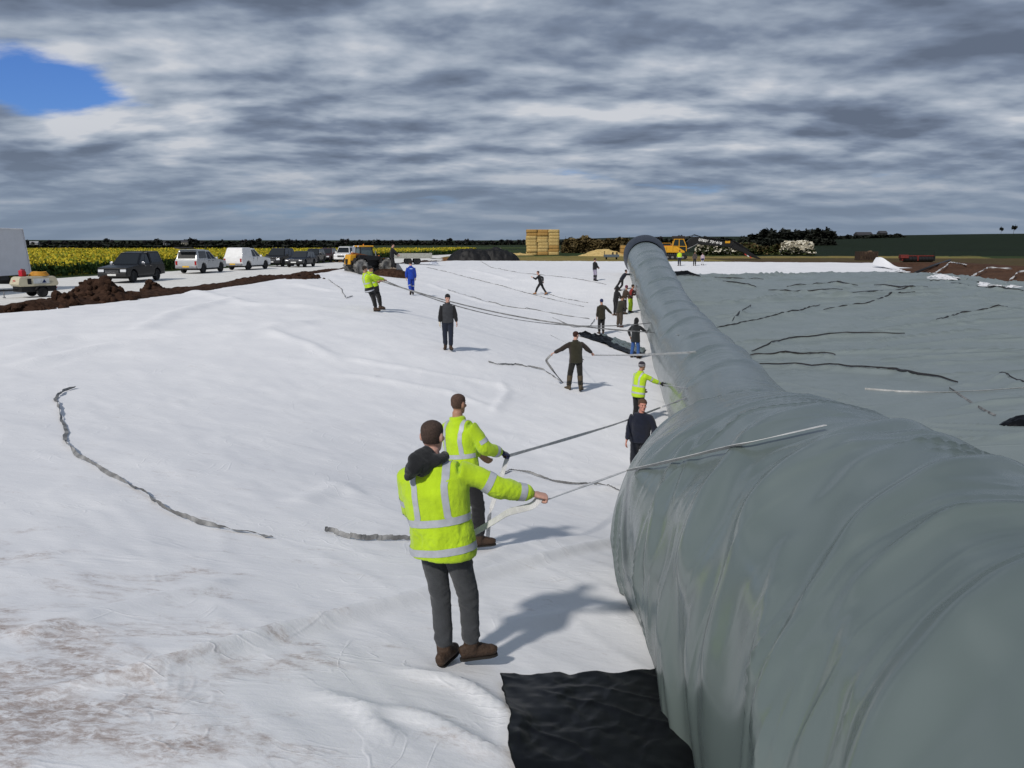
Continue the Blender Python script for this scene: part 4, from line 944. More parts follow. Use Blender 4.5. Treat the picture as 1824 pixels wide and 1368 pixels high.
    # man on the bank by the telehandler
    p = at_y(699, 480, 60.0); mound_at.append((p.x, p.y, p.z))
    person(p, 74, 'man all in black reaching forward on the bank beside the yellow tractor', dict(lean=(4, 0, 0), rhand=(.16, .50, .98), lhand=(-.18, .38, .98), lfoot=(-.10, -.05, .085), rfoot=(.10, .10, .085), head=(20, 2), hair=((.02, .014, .01), .012), skin='pink', trousers=BLACKC, jacket=dict(mat=M_cloth('black', BLACKC[1]), hem=-.10), bootmat=mat('shoe_light', (.28, .22, .17))), vox=.016, height=1.85)
    # olive coat, arms wide, wellingtons
    p = foot_point(1025, 699); hd = -8; lh, rh = at_y(979, 632, p.y + .1), at_y(1057, 630, p.y + .35)
    def L3(w): return to_local(w, p, hd, 1.80)
    f = person(p, hd, 'man in dark olive coat and wellingtons with both arms stretched wide', dict(lean=(2, -2, 0), lfoot=(-.20, .06, .085), rfoot=(.15, -.05, .085), lfyaw=-28, rfyaw=34, rhand=L3(rh), lhand=L3(lh), rpole=(.3, -.5, -.9), lpole=(-.2, -.5, -.9), rpalm=(0, 0, -1), lpalm=(0, 0, -1), rcurl=(60, 60), lcurl=(60, 60),
        head=(48, 0), hair=((.045, .018, .012), .006), skin='pink', trousers=('olive_black', (.014, .013, .011)), legr=(.104, .080, .066), boot=.36, bootmat=M_boot((.070, .052, .030), 'wellington'), jacket=dict(name='coat', mat=M_cloth('olive', (.028, .026, .015)), sleevemat=M_cloth('olive_sleeve', (.030, .022, .018)), hem=-.10, bulk=1.06, collar=True)), vox=mid, height=1.78)
    STRAP_HOLDS['olive'] = f
    # by the roll
    p = foot_point(1131, 639); hd = 38; rh = at_y(1154, 593, p.y + .25)
    def L4(w): return to_local(w, p, hd, 1.76)
    h = person(p, hd, 'person in black hooded coat and blue jeans holding a strap against the roll', dict(lean=(4, 0, 0), lfoot=(-.16, -.06, .085), rfoot=(.14, .04, .085), rhand=L4(rh), rpole=(.5, -.4, -.9), lhand=(-.30, .04, .95), lpole=(-1, -.6, 0), rcurl=(55, 55), hat=('hood', (.012, .012, .013), 'black'), trousers=('jeans', (.030, .085, .26)), jacket=dict(name='coat', mat=M_cloth('black_coat', (.016, .018, .020)), hem=-.22, flare=1.08, bulk=1.05)), vox=mid, height=1.74)
    STRAP_HOLDS['jeans'] = h
    Y0 = 20.5; q = at_y(1138, 664, Y0); p = Vector((q.x, Y0, sheet_z(q.x, Y0))); hd = 52; rh = at_y(1187, 703, Y0 + .1)
    def L5(w): return to_local(w, p, hd, q.z - p.z)
    hgt = max(1.62, min(1.92, q.z - p.z))
    i_ = person(p, hd, 'man in striped bobble-free beanie and hi-vis jacket gripping the roll with black glove'.replace('bobble-free ', ''), dict(lean=(8, 0, 0), rhand=L5(rh), rpole=(.5, -.4, -.9), lhand=(-.14, .34, .98), lpole=(-1, -.4, -.3), rcurl=(50, 50), rglove=('glove_black', (.013, .013, .016)), head=(10, 4), hat=('beanie', (.035, .030, .040), 'plum'), hatband=((.015, (.42, .40, .42)), (.050, (.30, .29, .33))), trousers=BLACKC,
        jacket=dict(mat=hv, hem=-.14, bulk=1.10, bands=(.17, -.03), braces=True, collar=True)), vox=.0125, height=hgt)
    STRAP_HOLDS['beanie'] = i_
    Y0 = 15.6; q = at_y(1139, 712, Y0); p = Vector((q.x + .03, Y0, sheet_z(q.x, Y0))); hgt = max(1.62, min(1.92, q.z - p.z))
    person(p, 196, 'red-faced man in navy jacket half hidden by the roll, looking this way', dict(lean=(6, -3, 0), head=(-26, 6), lhand=(-.30, .22, 1.00), rhand=(.28, .08, .84), skin='red', hair=((.10, .055, .035), .016), trousers=('navy_t', (.012, .014, .022)), jacket=dict(name='jumper', mat=M_cloth('navy', NAVY[1]), hem=-.08, bulk=1.10)), vox=.0115, height=hgt)
    far = .017
    # line of helpers along the roll, farther off
    p = foot_point(1071, 597); hd = -16; rh = at_y(1090, 559, p.y + .2)
    person(p, hd, 'man in olive jacket and navy beanie walking with a rope, arm out', dict(lean=(3, 0, 0), rhand=to_local(rh, p, hd), rpole=(.4, -.4, -.9), lhand=(-.26, .02, .86), lfoot=(-.10, .03, .085), rfoot=(.08, -.06, .085), hat=('beanie', (.012, .018, .075), 'navyblue'), trousers=('black3', (.012, .011, .011)), jacket=dict(mat=M_cloth('olive2', (.030, .026, .016)), hem=-.18, flare=1.05), bootmat=M_boot((.05, .03, .02), 'tan')), vox=far)
    p = foot_point(963, 526)
    person(p, -78, 'young man in black running left with one arm flung out', dict(lean=(16, 0, 0), pelvis=(0, 0, .90), lfoot=(-.08, .40, .09), rfoot=(.08, -.42, .12), rfpitch=25, lhand=(-.20, .56, 1.28), rhand=(.26, -.14, .98), lpole=(-.3, 0, -1), head=(-10, 8), hair=((.06, .025, .016), .012), skin='pink', trousers=BLACKC, boot=.16, bootmat=M_boot((.30, .15, .07), 'tan_boot'), jacket=dict(name='top', mat=M_cloth('black', BLACKC[1]), sleevemat=M_cloth('black', BLACKC[1]), hem=-.06)), vox=far)
    p = foot_point(1059, 501)
    person(p, 58, 'man in black top, pale trousers and black wellingtons standing far back', dict(lean=(0, 0, 0), rhand=(.10, .34, 1.06), lhand=(-.06, .32, 1.04), lfoot=(-.12, .05, .085), rfoot=(.16, .0, .085), hair=((.06, .03, .02), .010), skin='pink', trousers=('mauve', (.30, .27, .36)), boot=.36, bootmat=mat('wellington_black', (.014, .014, .016), rough=.5), jacket=dict(name='top', mat=M_cloth('black', BLACKC[1]), hem=-.06)), vox=far, height=1.82)
    p = foot_point(1100, 519)
    person(p, 68, 'man in black pushing the roll with straight arms, body slanted', dict(lean=(38, 0, 0), pelvis=(0, .34, .86), lfoot=(-.10, -.22, .085), rfoot=(.10, .06, .085), rhand=(.16, 1.16, 1.28), lhand=(-.16, 1.16, 1.26), head=(0, -14), hair=((.03, .018, .012), .008), skin='pink', trousers=BLACKC, jacket=dict(name='top', mat=M_cloth('navy2', (.011, .012, .020)), hem=-.06)), vox=far)
    p = foot_point(1096, 563)
    person(p, 60, 'person in black hooded top, leftmost of the huddle at the roll', dict(lean=(10, 0, 0), rhand=(.16, .44, 1.10), lhand=(-.16, .40, 1.06), hat=('hood', (.012, .012, .013), 'black'), trousers=BLACKC, jacket=dict(mat=M_cloth('black', BLACKC[1]), hem=-.10)), vox=far)
    p = foot_point(1103, 584)
    person(p, 44, 'man in brown overalls and brown boots, nearest of the huddle at the roll', dict(lean=(12, 6, 0), rhand=(.20, .40, 1.05), lhand=(-.16, .40, 1.02), hair=((.05, .03, .02), .01), head=(10, 14), trousers=('khaki', (.060, .046, .034)), legr=(.112, .09, .074), bootmat=M_boot((.10, .04, .028), 'oxblood'), jacket=dict(mat=M_cloth('khaki_dark', (.034, .032, .022)), hem=-.10)), vox=far, height=1.74)
    p = foot_point(1111, 561)
    person(p, 62, 'person in brown jacket and purple beanie in the huddle at the roll', dict(lean=(14, 0, 0), rhand=(.18, .46, 1.08), lhand=(-.16, .42, 1.04), hat=('beanie', (.12, .03, .06), 'purple'), trousers=('black3', (.012, .011, .011)), jacket=dict(mat=M_cloth('brown', (.050, .034, .026)), hem=-.10, bands=(-.02,), sleeve=False)), vox=far)
    p = foot_point(1122, 558)
    person(p, 70, 'man in red and black jacket and hi-vis trousers leaning on the roll', dict(lean=(14, 0, 0), rhand=(.20, .52, 1.22), lhand=(-.14, .46, 1.10), hair=((.03, .018, .012), .008), trouser_mat=M_hivis(), legr=(.112, .09, .075), jacket=dict(mat=M_cloth('red', (.20, .020, .016)), sleevemat=M_cloth('dark_sleeve', (.030, .014, .014)), hem=-.06)), vox=far)
    # beyond the far bank, by the excavator
    p = foot_point(1210, 474)
    person(p, -6, 'person in hi-vis coat and dark trousers standing before the excavator', dict(lean=(2, 0, 0), rhand=(.26, .16, .92), lhand=(-.22, .25, 1.0), hair=((.03, .02, .012), .008), trousers=NAVY, jacket=dict(name='coat', mat=hv, hem=-.06, bulk=1.1, low=(.06, M_cloth('coat_black', (.010, .010, .012))), bands=(.02,), sleeve=False)), vox=.02, height=1.82)
    p = foot_point(1237, 474)
    person(p, 12, 'person in camouflage-brown coat between the hi-vis coat and the small child'.replace('camouflage-', ''), dict(lean=(6, 0, 0), hair=((.03, .02, .012), .01), trousers=BLACKC, jacket=dict(mat=M_cloth('mottled', (.060, .048, .045), var=.5), hem=-.10)), vox=.02, height=1.68)
    p = foot_point(1251, 473)
    person(p, 10, 'small figure in pale top and navy skirt beside the brown coat, far bank', dict(lean=(3, 0, 0), hair=((.04, .025, .018), .012), skin='pink', trousers=('white_leg', (.55, .55, .58)), legr=(.09, .06, .05), jacket=dict(name='top', mat=M_cloth('pale_pink', (.42, .33, .38)), hem=-.22, flare=1.18, low=(.04, M_cloth('navy_skirt', (.020, .022, .080))))), vox=.02, height=1.45)
cast()
# ------------------------------------------------------------------ mesh kit for machines
class Kit:
    def __init__(s): s.bm = bmesh.new()
    def _xf(s, vs, M):
        if M is not None: bmesh.ops.transform(s.bm, matrix=M, verts=vs)
        return vs
    def box(s, c, d, M=None, taper=1.0):
        r = bmesh.ops.create_cube(s.bm, size=1)['verts']
        for v in r:
            t = taper if v.co.z > 0 else 1.0; v.co = Vector((v.co.x*d[0]*t + c[0], v.co.y*d[1]*t + c[1], v.co.z*d[2] + c[2]))
        return s._xf(r, M) and s
    def prism(s, poly, x0, x1, lean=None, M=None):
        """side profile (y, z) extruded along x; lean(z) -> inset of both sides"""
        f = lean or (lambda z: 0.0); A = [s.bm.verts.new((x0 + f(z), y, z)) for y, z in poly]; B = [s.bm.verts.new((x1 - f(z), y, z)) for y, z in poly]
        try: s.bm.faces.new(A[::-1]); s.bm.faces.new(B)
        except ValueError: pass
        n = len(poly)
        for i in range(n): s.bm.faces.new((A[i], A[(i+1)%n], B[(i+1)%n], B[i]))
        if M is not None: s._xf(A + B, M)
        return s
    def lathe(s, prof, c, axis='x', seg=28, M=None):
        """prof: (offset along axis, radius)"""
        R = []
        for o, r in prof:
            ring = []
            for k in range(seg):
                q = 2*math.pi*k/seg; a, b = r*math.cos(q), r*math.sin(q); p = {'x': (o, a, b), 'y': (a, o, b), 'z': (a, b, o)}[axis]
                ring.append(s.bm.verts.new((p[0]+c[0], p[1]+c[1], p[2]+c[2])))
            R.append(ring)
        for i in range(len(R)-1):
            for k in range(seg): s.bm.faces.new((R[i][k], R[i][(k+1)%seg], R[i+1][(k+1)%seg], R[i+1][k]))
        for ring in (R[0][::-1], R[-1]):
            try: s.bm.faces.new(ring)
            except ValueError: pass
        if M is not None: s._xf([v for r in R for v in r], M)
        return s
    def tube(s, pts, r, seg=8):
        pts = [Vector(p) for p in pts]; R = []
        for i, p in enumerate(pts):
            t = (pts[min(i+1, len(pts)-1)] - pts[max(i-1, 0)]).normalized(); a = t.cross(Vector((0.13, 0.21, 1))).normalized(); b = t.cross(a); rr = r[i] if hasattr(r, '__len__') else r
            R.append([s.bm.verts.new(p + a*rr*math.cos(2*math.pi*k/seg) + b*rr*math.sin(2*math.pi*k/seg)) for k in range(seg)])
        for i in range(len(R)-1):
            for k in range(seg): s.bm.faces.new((R[i][k], R[i][(k+1)%seg], R[i+1][(k+1)%seg], R[i+1][k]))
        s.bm.faces.new(R[0][::-1]); s.bm.faces.new(R[-1]); return s
    def poly(s, pts): s.bm.faces.new([s.bm.verts.new(p) for p in pts]); return s
    def out(s, name, m, parent=None, bevel=0.0, smooth=False, seg=2):
        bmesh.ops.recalc_face_normals(s.bm, faces=s.bm.faces); me = bpy.data.meshes.new(name); s.bm.to_mesh(me); s.bm.free()
        if smooth: me.polygons.foreach_set('use_smooth', np.ones(len(me.polygons), bool))
        o = mesh_obj(name, me, m, parent)
        if bevel:
            b = o.modifiers.new('edges', 'BEVEL'); b.width = bevel; b.segments = seg; b.limit_method = 'ANGLE'; b.angle_limit = math.radians(28)
            if not smooth: me.polygons.foreach_set('use_smooth', np.ones(len(me.polygons), bool)); w = o.modifiers.new('n', 'WEIGHTED_NORMAL')
        return o
def paint(n, c, rough=0.32, metal=0.0): return mat('paint_' + n, c, rough=rough, var=0.06, vscale=3, coat=0.10, spec=0.2, metal=metal)
M_TYRE = mat('tyre_rubber', (.014, .014, .015), rough=.85, var=.3, vscale=12); M_RIM = mat('alloy', (.42, .43, .45), rough=.35, metal=.8); M_PLASTIC = mat('black_plastic', (.014, .014, .015), rough=.6, var=.2); M_LAMP = mat('lamp_lens', (.70, .72, .75), rough=.12, spec=.7, var=.05); M_TAIL = mat('tail_lens', (.35, .012, .010), rough=.2); M_STEEL = mat('steel', (.30, .30, .31), rough=.45, metal=.7)
M_YEL = mat('machine_yellow', (.72, .36, .020), rough=.45, var=.15, vscale=4, coat=.2); M_DARK = mat('machine_black', (.012, .012, .013), rough=.5, var=.3, vscale=5)
_WHEEL = {}
def wheel(parent, x, y, r, w, rim=.62, m_rim=None, lugs=0, dirt=None):
    key = (round(r, 3), w, rim, lugs, (m_rim or M_RIM).name)
    s = 1 if x >= 0 else -1
    if key not in _WHEEL:
        k = Kit(); h = w/2; k.lathe([(-h*.85, r*rim), (-h, r*rim*1.08), (-h, r*.90), (-h*.72, r*.985), (0, r), (h*.72, r*.985), (h, r*.90), (h, r*rim*1.08), (h*.85, r*rim)], (0, 0, 0), 'x', 36)
        for q in range(lugs):
            for sd in (-1, 1):
                a = 2*math.pi*(q + (.5 if sd > 0 else 0))/lugs; M = Matrix.Rotation(a, 4, 'X') @ Matrix.Translation((sd*h*.52, 0, r*.99)) @ Matrix.Rotation(sd*.6, 4, 'Z'); k.box((0, 0, 0), (h*1.05, r*.085, r*.075), M)
        t = k.out('tyre', M_TYRE if not lugs else mat('tyre_chalky', (.030, .028, .026), rough=.9, var=.5, vscale=2.2, col2=(.34, .33, .31)), None, 0, True)
        k = Kit(); rr = r*rim*1.02; k.lathe([(h*.25, rr), (h*.72, rr), (h*.80, rr*.93), (h*.45, rr*.86), (h*.40, rr*.2), (h*.55, rr*.16), (h*.55, .01)], (0, 0, 0), 'x', 28)
        for q in range(6): k.box((h*.56, 0, rr*.5), (h*.22, rr*.20, rr*.80), Matrix.Rotation(2*math.pi*q/6, 4, 'X'))
        d = k.out('rim', m_rim or M_RIM, None, 0, False); _WHEEL[key] = (t.data, d.data); bpy.data.objects.remove(t); bpy.data.objects.remove(d)
    tm, rm = _WHEEL[key]; e = empty('wheel', (x, y, r), 0 if s > 0 else math.pi); e.parent = parent
    for n, me in (('tyre', tm), ('rim', rm)): link(bpy.data.objects.new(n, me), e)
    return e
def arch(y0, r, z0, n=9):
    """wheel-arch points from front to rear (y falling)"""
    return [(y0 + r*math.cos(a), max(z0, r*math.sin(a) + .36)) for a in np.linspace(0, math.pi, n)]
def vehicle(pos, heading, label, col, kind, L=5.1, W=1.82, H=1.80, name='pickup_truck', cat='pickup truck', plate='w', canopy=None, open_hatch=False, wheel_r=.37, group='vehicles parked on the chalk track', roofbars=False, trim=None, bars=False, front_detail=True):
    root = empty(name, pos, -math.radians(heading)); tag(root, label, cat, group)
    h = L/2; fa, ra = h - .92, -h + 1.12; ar = wheel_r + .10; zb = .36; belt = H*.58
    hood = {'pickup': h - 1.55, 'suv': h - 1.35, 'estate': h - 1.45, 'van': h - .9}[kind]
    low = [(h - .04, zb + .02), (h, .62), (h - .05, belt*.88), (hood + .10, belt*1.02), (hood - .02, belt*1.03), (-h + .05, belt*1.04), (-h, .75), (-h + .06, zb + .06)]
    pr = low + arch(ra, ar, zb)[::-1] + arch(fa, ar, zb)[::-1]
    pm = paint(*col); k = Kit(); k.prism(pr, -W/2, W/2, lambda z: .05*max(0, (z - .75)/.5)**2 + .04*max(0, (.55 - z)/.2)); body = k.out('body', pm, root, .045)
    roof_r = {'pickup': -.62, 'suv': -h + .35, 'estate': -h + .45, 'van': -h + .08}[kind]; a_top = hood - {'pickup': .95, 'suv': .80, 'estate': .95, 'van': .55}[kind]
    gh = [(hood - .02, belt*1.0), (a_top, H*.985), (a_top - .4, H), (roof_r + .2, H*.99), (roof_r, H*.965), (roof_r - ({'pickup': .12, 'suv': .22, 'estate': .38, 'van': .04}[kind]), belt*1.0)]
    wl = lambda z: .07 + .20*max(0, (z - belt)/(H - belt))
    k = Kit(); k.prism(gh, -W/2, W/2, wl); cab = k.out('cab', pm, root, .05)
    gm = glass_mat(); sx = lambda z, s: s*(W/2 - wl(z) + .008)
    # side glass split by pillars
    zt, zbm = H*.93, belt*1.06; fr = lambda z: (hood - .02) + (a_top - hood + .02)*(z - belt)/(H*.985 - belt); rr_ = roof_r - .06
    cuts = {'pickup': [(.0, .46), (.52, .97)], 'suv': [(.0, .34), (.38, .66), (.70, .96)], 'estate': [(.0, .34), (.38, .66), (.70, .95)], 'van': [(.0, .30)]}[kind]
    for s in (-1, 1):
        for a, b in cuts:
            f = lambda t, z: (fr(z) - .14) + (rr_ + .05 - fr(z) + .14)*t; q = [(sx(z, s), f(t, z), z) for t, z in ((a, zbm), (b, zbm), (b, zt), (a, zt))]; k = Kit(); k.poly(q); k.out('side_window', gm, cab)
        k = Kit(); k.box((s*(W/2 + .09), hood - .42, belt*1.10), (.20, .10, .17)); k.out('mirror', trim or pm, root, .03)
        for a, b in cuts[:2]:
            f_ = (fr(zbm) - .14) + (rr_ + .05 - fr(zbm) + .14)*(b - .03); k = Kit(); k.box((s*(W/2 - .005), f_, belt*.93), (.04, .17, .035)); k.out('door_handle', trim or M_PLASTIC, root)
            k = Kit(); k.box((s*(W/2 - .001), f_ - .10, belt*.72), (.006, .012, belt*.52)); k.out('door_gap', M_PLASTIC, root)
        k = Kit(); k.box((s*(W/2 - .02), 0, zb - .02), (.12, L*.46, .07)); k.out('sill', M_PLASTIC, root, .01)
    ny = (H*.985 - belt)/math.hypot(H*.985 - belt, a_top - hood); nz = -(a_top - hood)/math.hypot(H*.985 - belt, a_top - hood)
    k = Kit(); k.poly([(s*(W/2 - wl(z) - .07), fr(z) + .012*ny + (.0), z + .012*nz) for s, z in ((-1, belt*1.05), (1, belt*1.05), (1, H*.945), (-1, H*.945))]); k.out('windscreen', gm, cab)
    # front end
    k = Kit(); k.box((0, h - .01, belt*.66), (W*.46, .05, belt*.20)); g = k.out('grille', M_PLASTIC, root, .01)
    for q in range(3): k = Kit(); k.box((0, h + .018, belt*.60 + q*.055), (W*.44, .02, .018)); k.out('grille_bar', trim or M_STEEL, g)
    for s in (-1, 1):
        k = Kit(); k.box((s*W*.37, h - .05, belt*.70), (W*.20, .12, belt*.16)); k.out('headlight', M_LAMP, root, .03)
        k = Kit(); k.box((s*W*.42, -h + .01, belt*.78), (.14, .07, .30)); k.out('tail_light', M_TAIL, root, .015)
    k = Kit(); k.box((0, h - .04, .50), (W*.96, .22, .24)); k.out('front_bumper', M_PLASTIC if kind != 'van' else pm, root, .04)
    k = Kit(); k.box((0, -h + .02, .50), (W*.94, .20, .20)); k.out('rear_bumper', M_STEEL if kind == 'pickup' else M_PLASTIC, root, .03)
    k = Kit(); k.box((0, h + .078, .50), (.52, .012, .11)); k.out('number_plate', mat('plate_white', (.72, .72, .70), rough=.5), root)
    k = Kit(); k.box((0, -h - .088, .53), (.52, .012, .11)); k.out('number_plate', mat('plate_yellow', (.70, .42, .03), rough=.5), root)
    for y in (fa, ra):
        for s in (-1, 1): wheel(root, s*(W/2 - .13), y, wheel_r, .24)
    k = Kit(); k.box((0, 0, .33), (W*.8, L*.80, .16)); k.out('underbody', M_PLASTIC, root)
    if canopy:
        cm = paint(*canopy); t0, t1 = roof_r - .04, -h + .10; ch = H*1.03
        k = Kit(); k.prism([(t0, belt*1.0), (t0, ch*.975), (t0 - .12, ch), (t1 + .42, ch), (t1 + .30, ch*.97), (t1, belt*1.02)], -W/2, W/2, lambda z: .03 + .15*max(0, (z - belt)/(H - belt))); cp = k.out('canopy', cm, root, .06)
        if kind == 'pickup' and canopy[0] != 'white':
            for s in (-1, 1):
                k = Kit(); k.poly([(s*(W/2 - .03 - .15*max(0, (z - belt)/(H - belt)) + .01), y, z) for y, z in ((t0 - .15, belt*1.12), (t1 + .35, belt*1.12), (t1 + .50, ch*.93), (t0 - .15, ch*.93))]); k.out('canopy_window', gm, cp)
        yb = lambda z: t1 + .30*(z - belt*1.02)/(ch*.97 - belt*1.02) - .012
        if canopy[0] != 'white' or open_hatch:
            k = Kit(); k.poly([(s*(W/2 - .20), yb(z), z) for s, z in ((1, belt*1.10), (-1, belt*1.10), (-1, ch*.90), (1, ch*.90))]); k.out('rear_window', gm if not open_hatch else M_PLASTIC, cp)
        if open_hatch: k = Kit(); k.box((0, t1 - .10, ch + .10), (W*.80, .78, .04), Matrix.Translation((0, t1, ch)) @ Matrix.Rotation(math.radians(-8), 4, 'X') @ Matrix.Translation((0, -t1, -ch))); k.out('hatch', M_PLASTIC, cp, .015)
    elif kind != 'pickup':
        k = Kit(); rz = roof_r - {'suv': .22, 'estate': .38, 'van': .04}[kind]; yb = lambda z: rz + (roof_r - rz)*(z - belt)/(H*.965 - belt) - .012; k.poly([(s*(W/2 - wl(z) - .09), yb(z), z) for s, z in ((1, belt*1.08), (-1, belt*1.08), (-1, H*.92), (1, H*.92))]); k.out('rear_window', gm, cab)
    if roofbars:
        for s in (-1, 1): k = Kit(); k.tube([(s*W*.33, a_top - .3, H + .05), (s*W*.33, roof_r + .1, H + .05)], .02); k.out('roof_rail', M_PLASTIC, root)
    return root
def wheel_spot(px, py, heading, lx, ly):
    """vehicle origin from the pixel where one tyre (local lx, ly) meets the ground"""
    p = G(px, py); h = math.radians(heading); c, s = math.cos(h), math.sin(h)
    x = p.x - (lx*c + ly*s); y = p.y - (-lx*s + ly*c); return Vector((x, y, float(terrain(x, y)) + .06))
def vehicles():
    BLK = ('charcoal', (.007, .008, .011)); SIL = ('silver', (.52, .53, .54), .3, .3); WHT = ('white', (.78, .78, .78)); NB = ('navy', (.010, .014, .026)); MAR = ('maroon', (.045, .010, .012)); BK2 = ('black', (.010, .010, .011))
    vehicle(wheel_spot(238, 505, 181, -.78, 1.63), 181, 'black double-cab pickup with canopy, nearest the soil heap, facing the camera', BLK, 'pickup', L=5.2, H=1.82, canopy=BLK, roofbars=True, trim=mat('chrome', (.6, .6, .62), rough=.2, metal=.9))
    vehicle(wheel_spot(362, 488, 5, .78, -1.43), 5, 'silver pickup with raised black canopy hatch, seen from behind', SIL, 'pickup', L=5.1, H=1.78, canopy=SIL, open_hatch=True)
    vehicle(wheel_spot(442, 482, 11, .78, -1.43), 11, 'white pickup with windowless white canopy, seen from behind', WHT, 'pickup', L=5.1, H=1.88, canopy=('white', (.78, .78, .78)))
    vehicle(wheel_spot(503, 476, 184, -.80, 1.6), 184, 'black pickup facing the camera just past the white pickup', BK2, 'suv', L=5.0, H=1.84, W=1.92, name='utility_vehicle', cat='car')
    vehicle(wheel_spot(543, 477, 184, -.78, 1.4), 184, 'dark blue estate car parked in front of the other dark cars', NB, 'estate', L=4.7, H=1.55, wheel_r=.33, name='estate_car', cat='car')
    vehicle(wheel_spot(566, 470, 182, -.80, 1.4), 182, 'black tall car partly hidden behind the dark blue estate', BK2, 'suv', L=4.7, H=1.74, name='utility_vehicle', cat='car')
    vehicle(wheel_spot(589, 468, 182, -.78, 1.4), 182, 'dark maroon car facing the camera, next to the white van', MAR, 'suv', L=4.7, H=1.78, name='utility_vehicle', cat='car')
    vehicle(wheel_spot(622, 468, 186, -.80, 1.6), 186, 'white van facing the camera behind the yellow tractor', WHT, 'van', L=4.9, H=1.95, W=1.9, name='van', cat='van')
vehicles()

def lorry():
    x1 = -25.6; z0 = float(terrain(-26.5, 40)); r = empty('lorry', (x1 - 1.2, 36, z0 + .05)); tag(r, 'white box lorry cut off by the left edge, slanted end', 'lorry')
    M = mat('lorry_panel', (.66, .67, .70), rough=.5, var=.05, vscale=2); k = Kit()
    k.prism([(-6.5, .78), (6.9, .78), (6.55, 3.12), (-6.5, 3.12)], -1.2, 1.2); b = k.out('box_body', M, r, .02)
    k = Kit(); k.tube([(1.22, 6.9, .80), (1.22, 6.55, 3.13), (1.22, -6.5, 3.13)], .035); k.out('corner_trim', mat('trim_white', (.75, .75, .77), rough=.4), b)
    k = Kit(); k.box((0, -.4, .66), (1.9, 11.6, .22)); k.out('chassis', M_DARK, r)
    for y in (3.0, 1.95, -4.6):
        for s in (-1, 1): wheel(r, s*1.02, y, .46, .30, .6, M_STEEL)
    for s in (-1, 1): k = Kit(); k.box((s*1.05, 2.5, 1.0 - .28), (.36, 2.3, .06)); k.out('mudguard', M_DARK, r, .02)
    k = Kit(); k.box((0, 6.6, .45), (2.3, .1, .35)); k.out('bumper', M_DARK, r, .02)
    for s in (-1, 1): k = Kit(); k.box((s*.95, 6.67, .45), (.3, .06, .14)); k.out('tail_light', M_TAIL, r)
    k = Kit(); k.box((-.2, -4.9, 3.2), (.25, .25, .16)); k.out('roof_vent', M, r, .02)
lorry()
def compressor():
    p = G(64, 531); hd = 216; r = empty('compressor_trailer', (p.x, p.y, float(terrain(p.x, p.y)) + .06), -math.radians(hd)); tag(r, 'cream and black towed compressor with coiled hose on top, by the lorry', 'compressor'); r.scale = (.74,)*3; bpy.context.view_layer.update()
    CR = mat('cream_panel', (.56, .51, .37), rough=.5, var=.07, vscale=4)
    k = Kit(); k.prism([(-1.05, .66), (1.05, .66), (1.16, .80), (1.05, 1.16), (.92, 1.24), (-.92, 1.24), (-1.05, 1.16), (-1.14, .80)], -.62, .62, lambda z: .10*max(0, (z - .85)/.4)); b = k.out('hood_panel', CR, r, .03)
    k = Kit(); k.box((0, 0, .50), (1.16, 2.0, .34)); k.out('chassis', M_DARK, r, .02)
    for s in (-1, 1):
        k = Kit(); k.box((s*.60, -.15, .97), (.02, .9, .30)); q = k.out('sign_panel', mat('sign_white', (.70, .72, .72), rough=.5), b)
        k = Kit(); k.poly([(s*.614, -.44, .86), (s*.614, -.18, .86), (s*.614, -.31, 1.08)]); k.out('logo', mat('logo_blue', (.012, .025, .10), rough=.5), q)
        k = Kit(); k.box((s*.602, .52, .95), (.02, .22, .34)); k.out('louvre', M_DARK, b)
        wheel(r, s*.70, -.1, .31, .19, .58, M_STEEL); k = Kit(); k.prism([(-.48, .46), (-.36, .66), (.16, .66), (.28, .46), (.24, .46), (.12, .62), (-.32, .62), (-.44, .46)], s*.70 - .11, s*.70 + .11); k.out('mudguard', M_DARK, r)
    k = Kit(); k.box((0, 1.12, 1.0), (.30, .02, .06)); k.box((.16, 1.12, .9), (.07, .02, .06)); k.out('badge', mat('badge_red', (.5, .03, .03), rough=.5), b)
    k = Kit(); k.tube([(0, .9, .46), (0, 1.9, .46), (0, 2.2, .50)], .05); k.out('drawbar', M_DARK, r); k = Kit(); k.tube([(.12, 1.7, .55), (.12, 1.7, .04)], .028); k.lathe([(-.03, .08), (.03, .08)], (.12, 1.7, .04), 'z', 12); k.out('jockey_leg', M_STEEL, r)
    for s in (-1, 1): k = Kit(); k.box((s*.48, -1.02, .56), (.16, .05, .09)); k.out('tail_light', M_TAIL, r)
    h = empty('hose_coil', r.matrix_basis @ Vector((0, -.30, 1.25))); tag(h, 'coil of orange air hose lying on the compressor', 'hose')
    for q in range(4):
        k = Kit(); rr = .36 - .03*q; k.tube([(rr*math.cos(a)*1.15, rr*math.sin(a)*.9, .03 + .045*q + .01*math.sin(3*a)) for a in np.linspace(0, 2*math.pi*.98, 40)], .026); k.out('coil', mat('hose_orange', (.60, .30, .04), rough=.5), h, 0, True)
    j = empty('fuel_can', r.matrix_basis @ Vector((0, .62, 1.245))); tag(j, 'red plastic fuel can standing on the compressor', 'can')
    RD = mat('can_red', (.50, .012, .03), rough=.4); k = Kit(); k.prism([(-.16, 0), (.16, 0), (.16, .20), (.06, .30), (-.16, .27)], -.09, .09); k.out('can_body', RD, j, .03); k = Kit(); k.tube([(0, .10, .24), (0, .17, .31)], .03); k.out('cap', M_PLASTIC, j); k = Kit(); k.tube([(0, -.11, .26), (0, -.06, .33), (0, .04, .32), (0, .06, .27)], .018); k.out('handle', RD, j)
compressor()

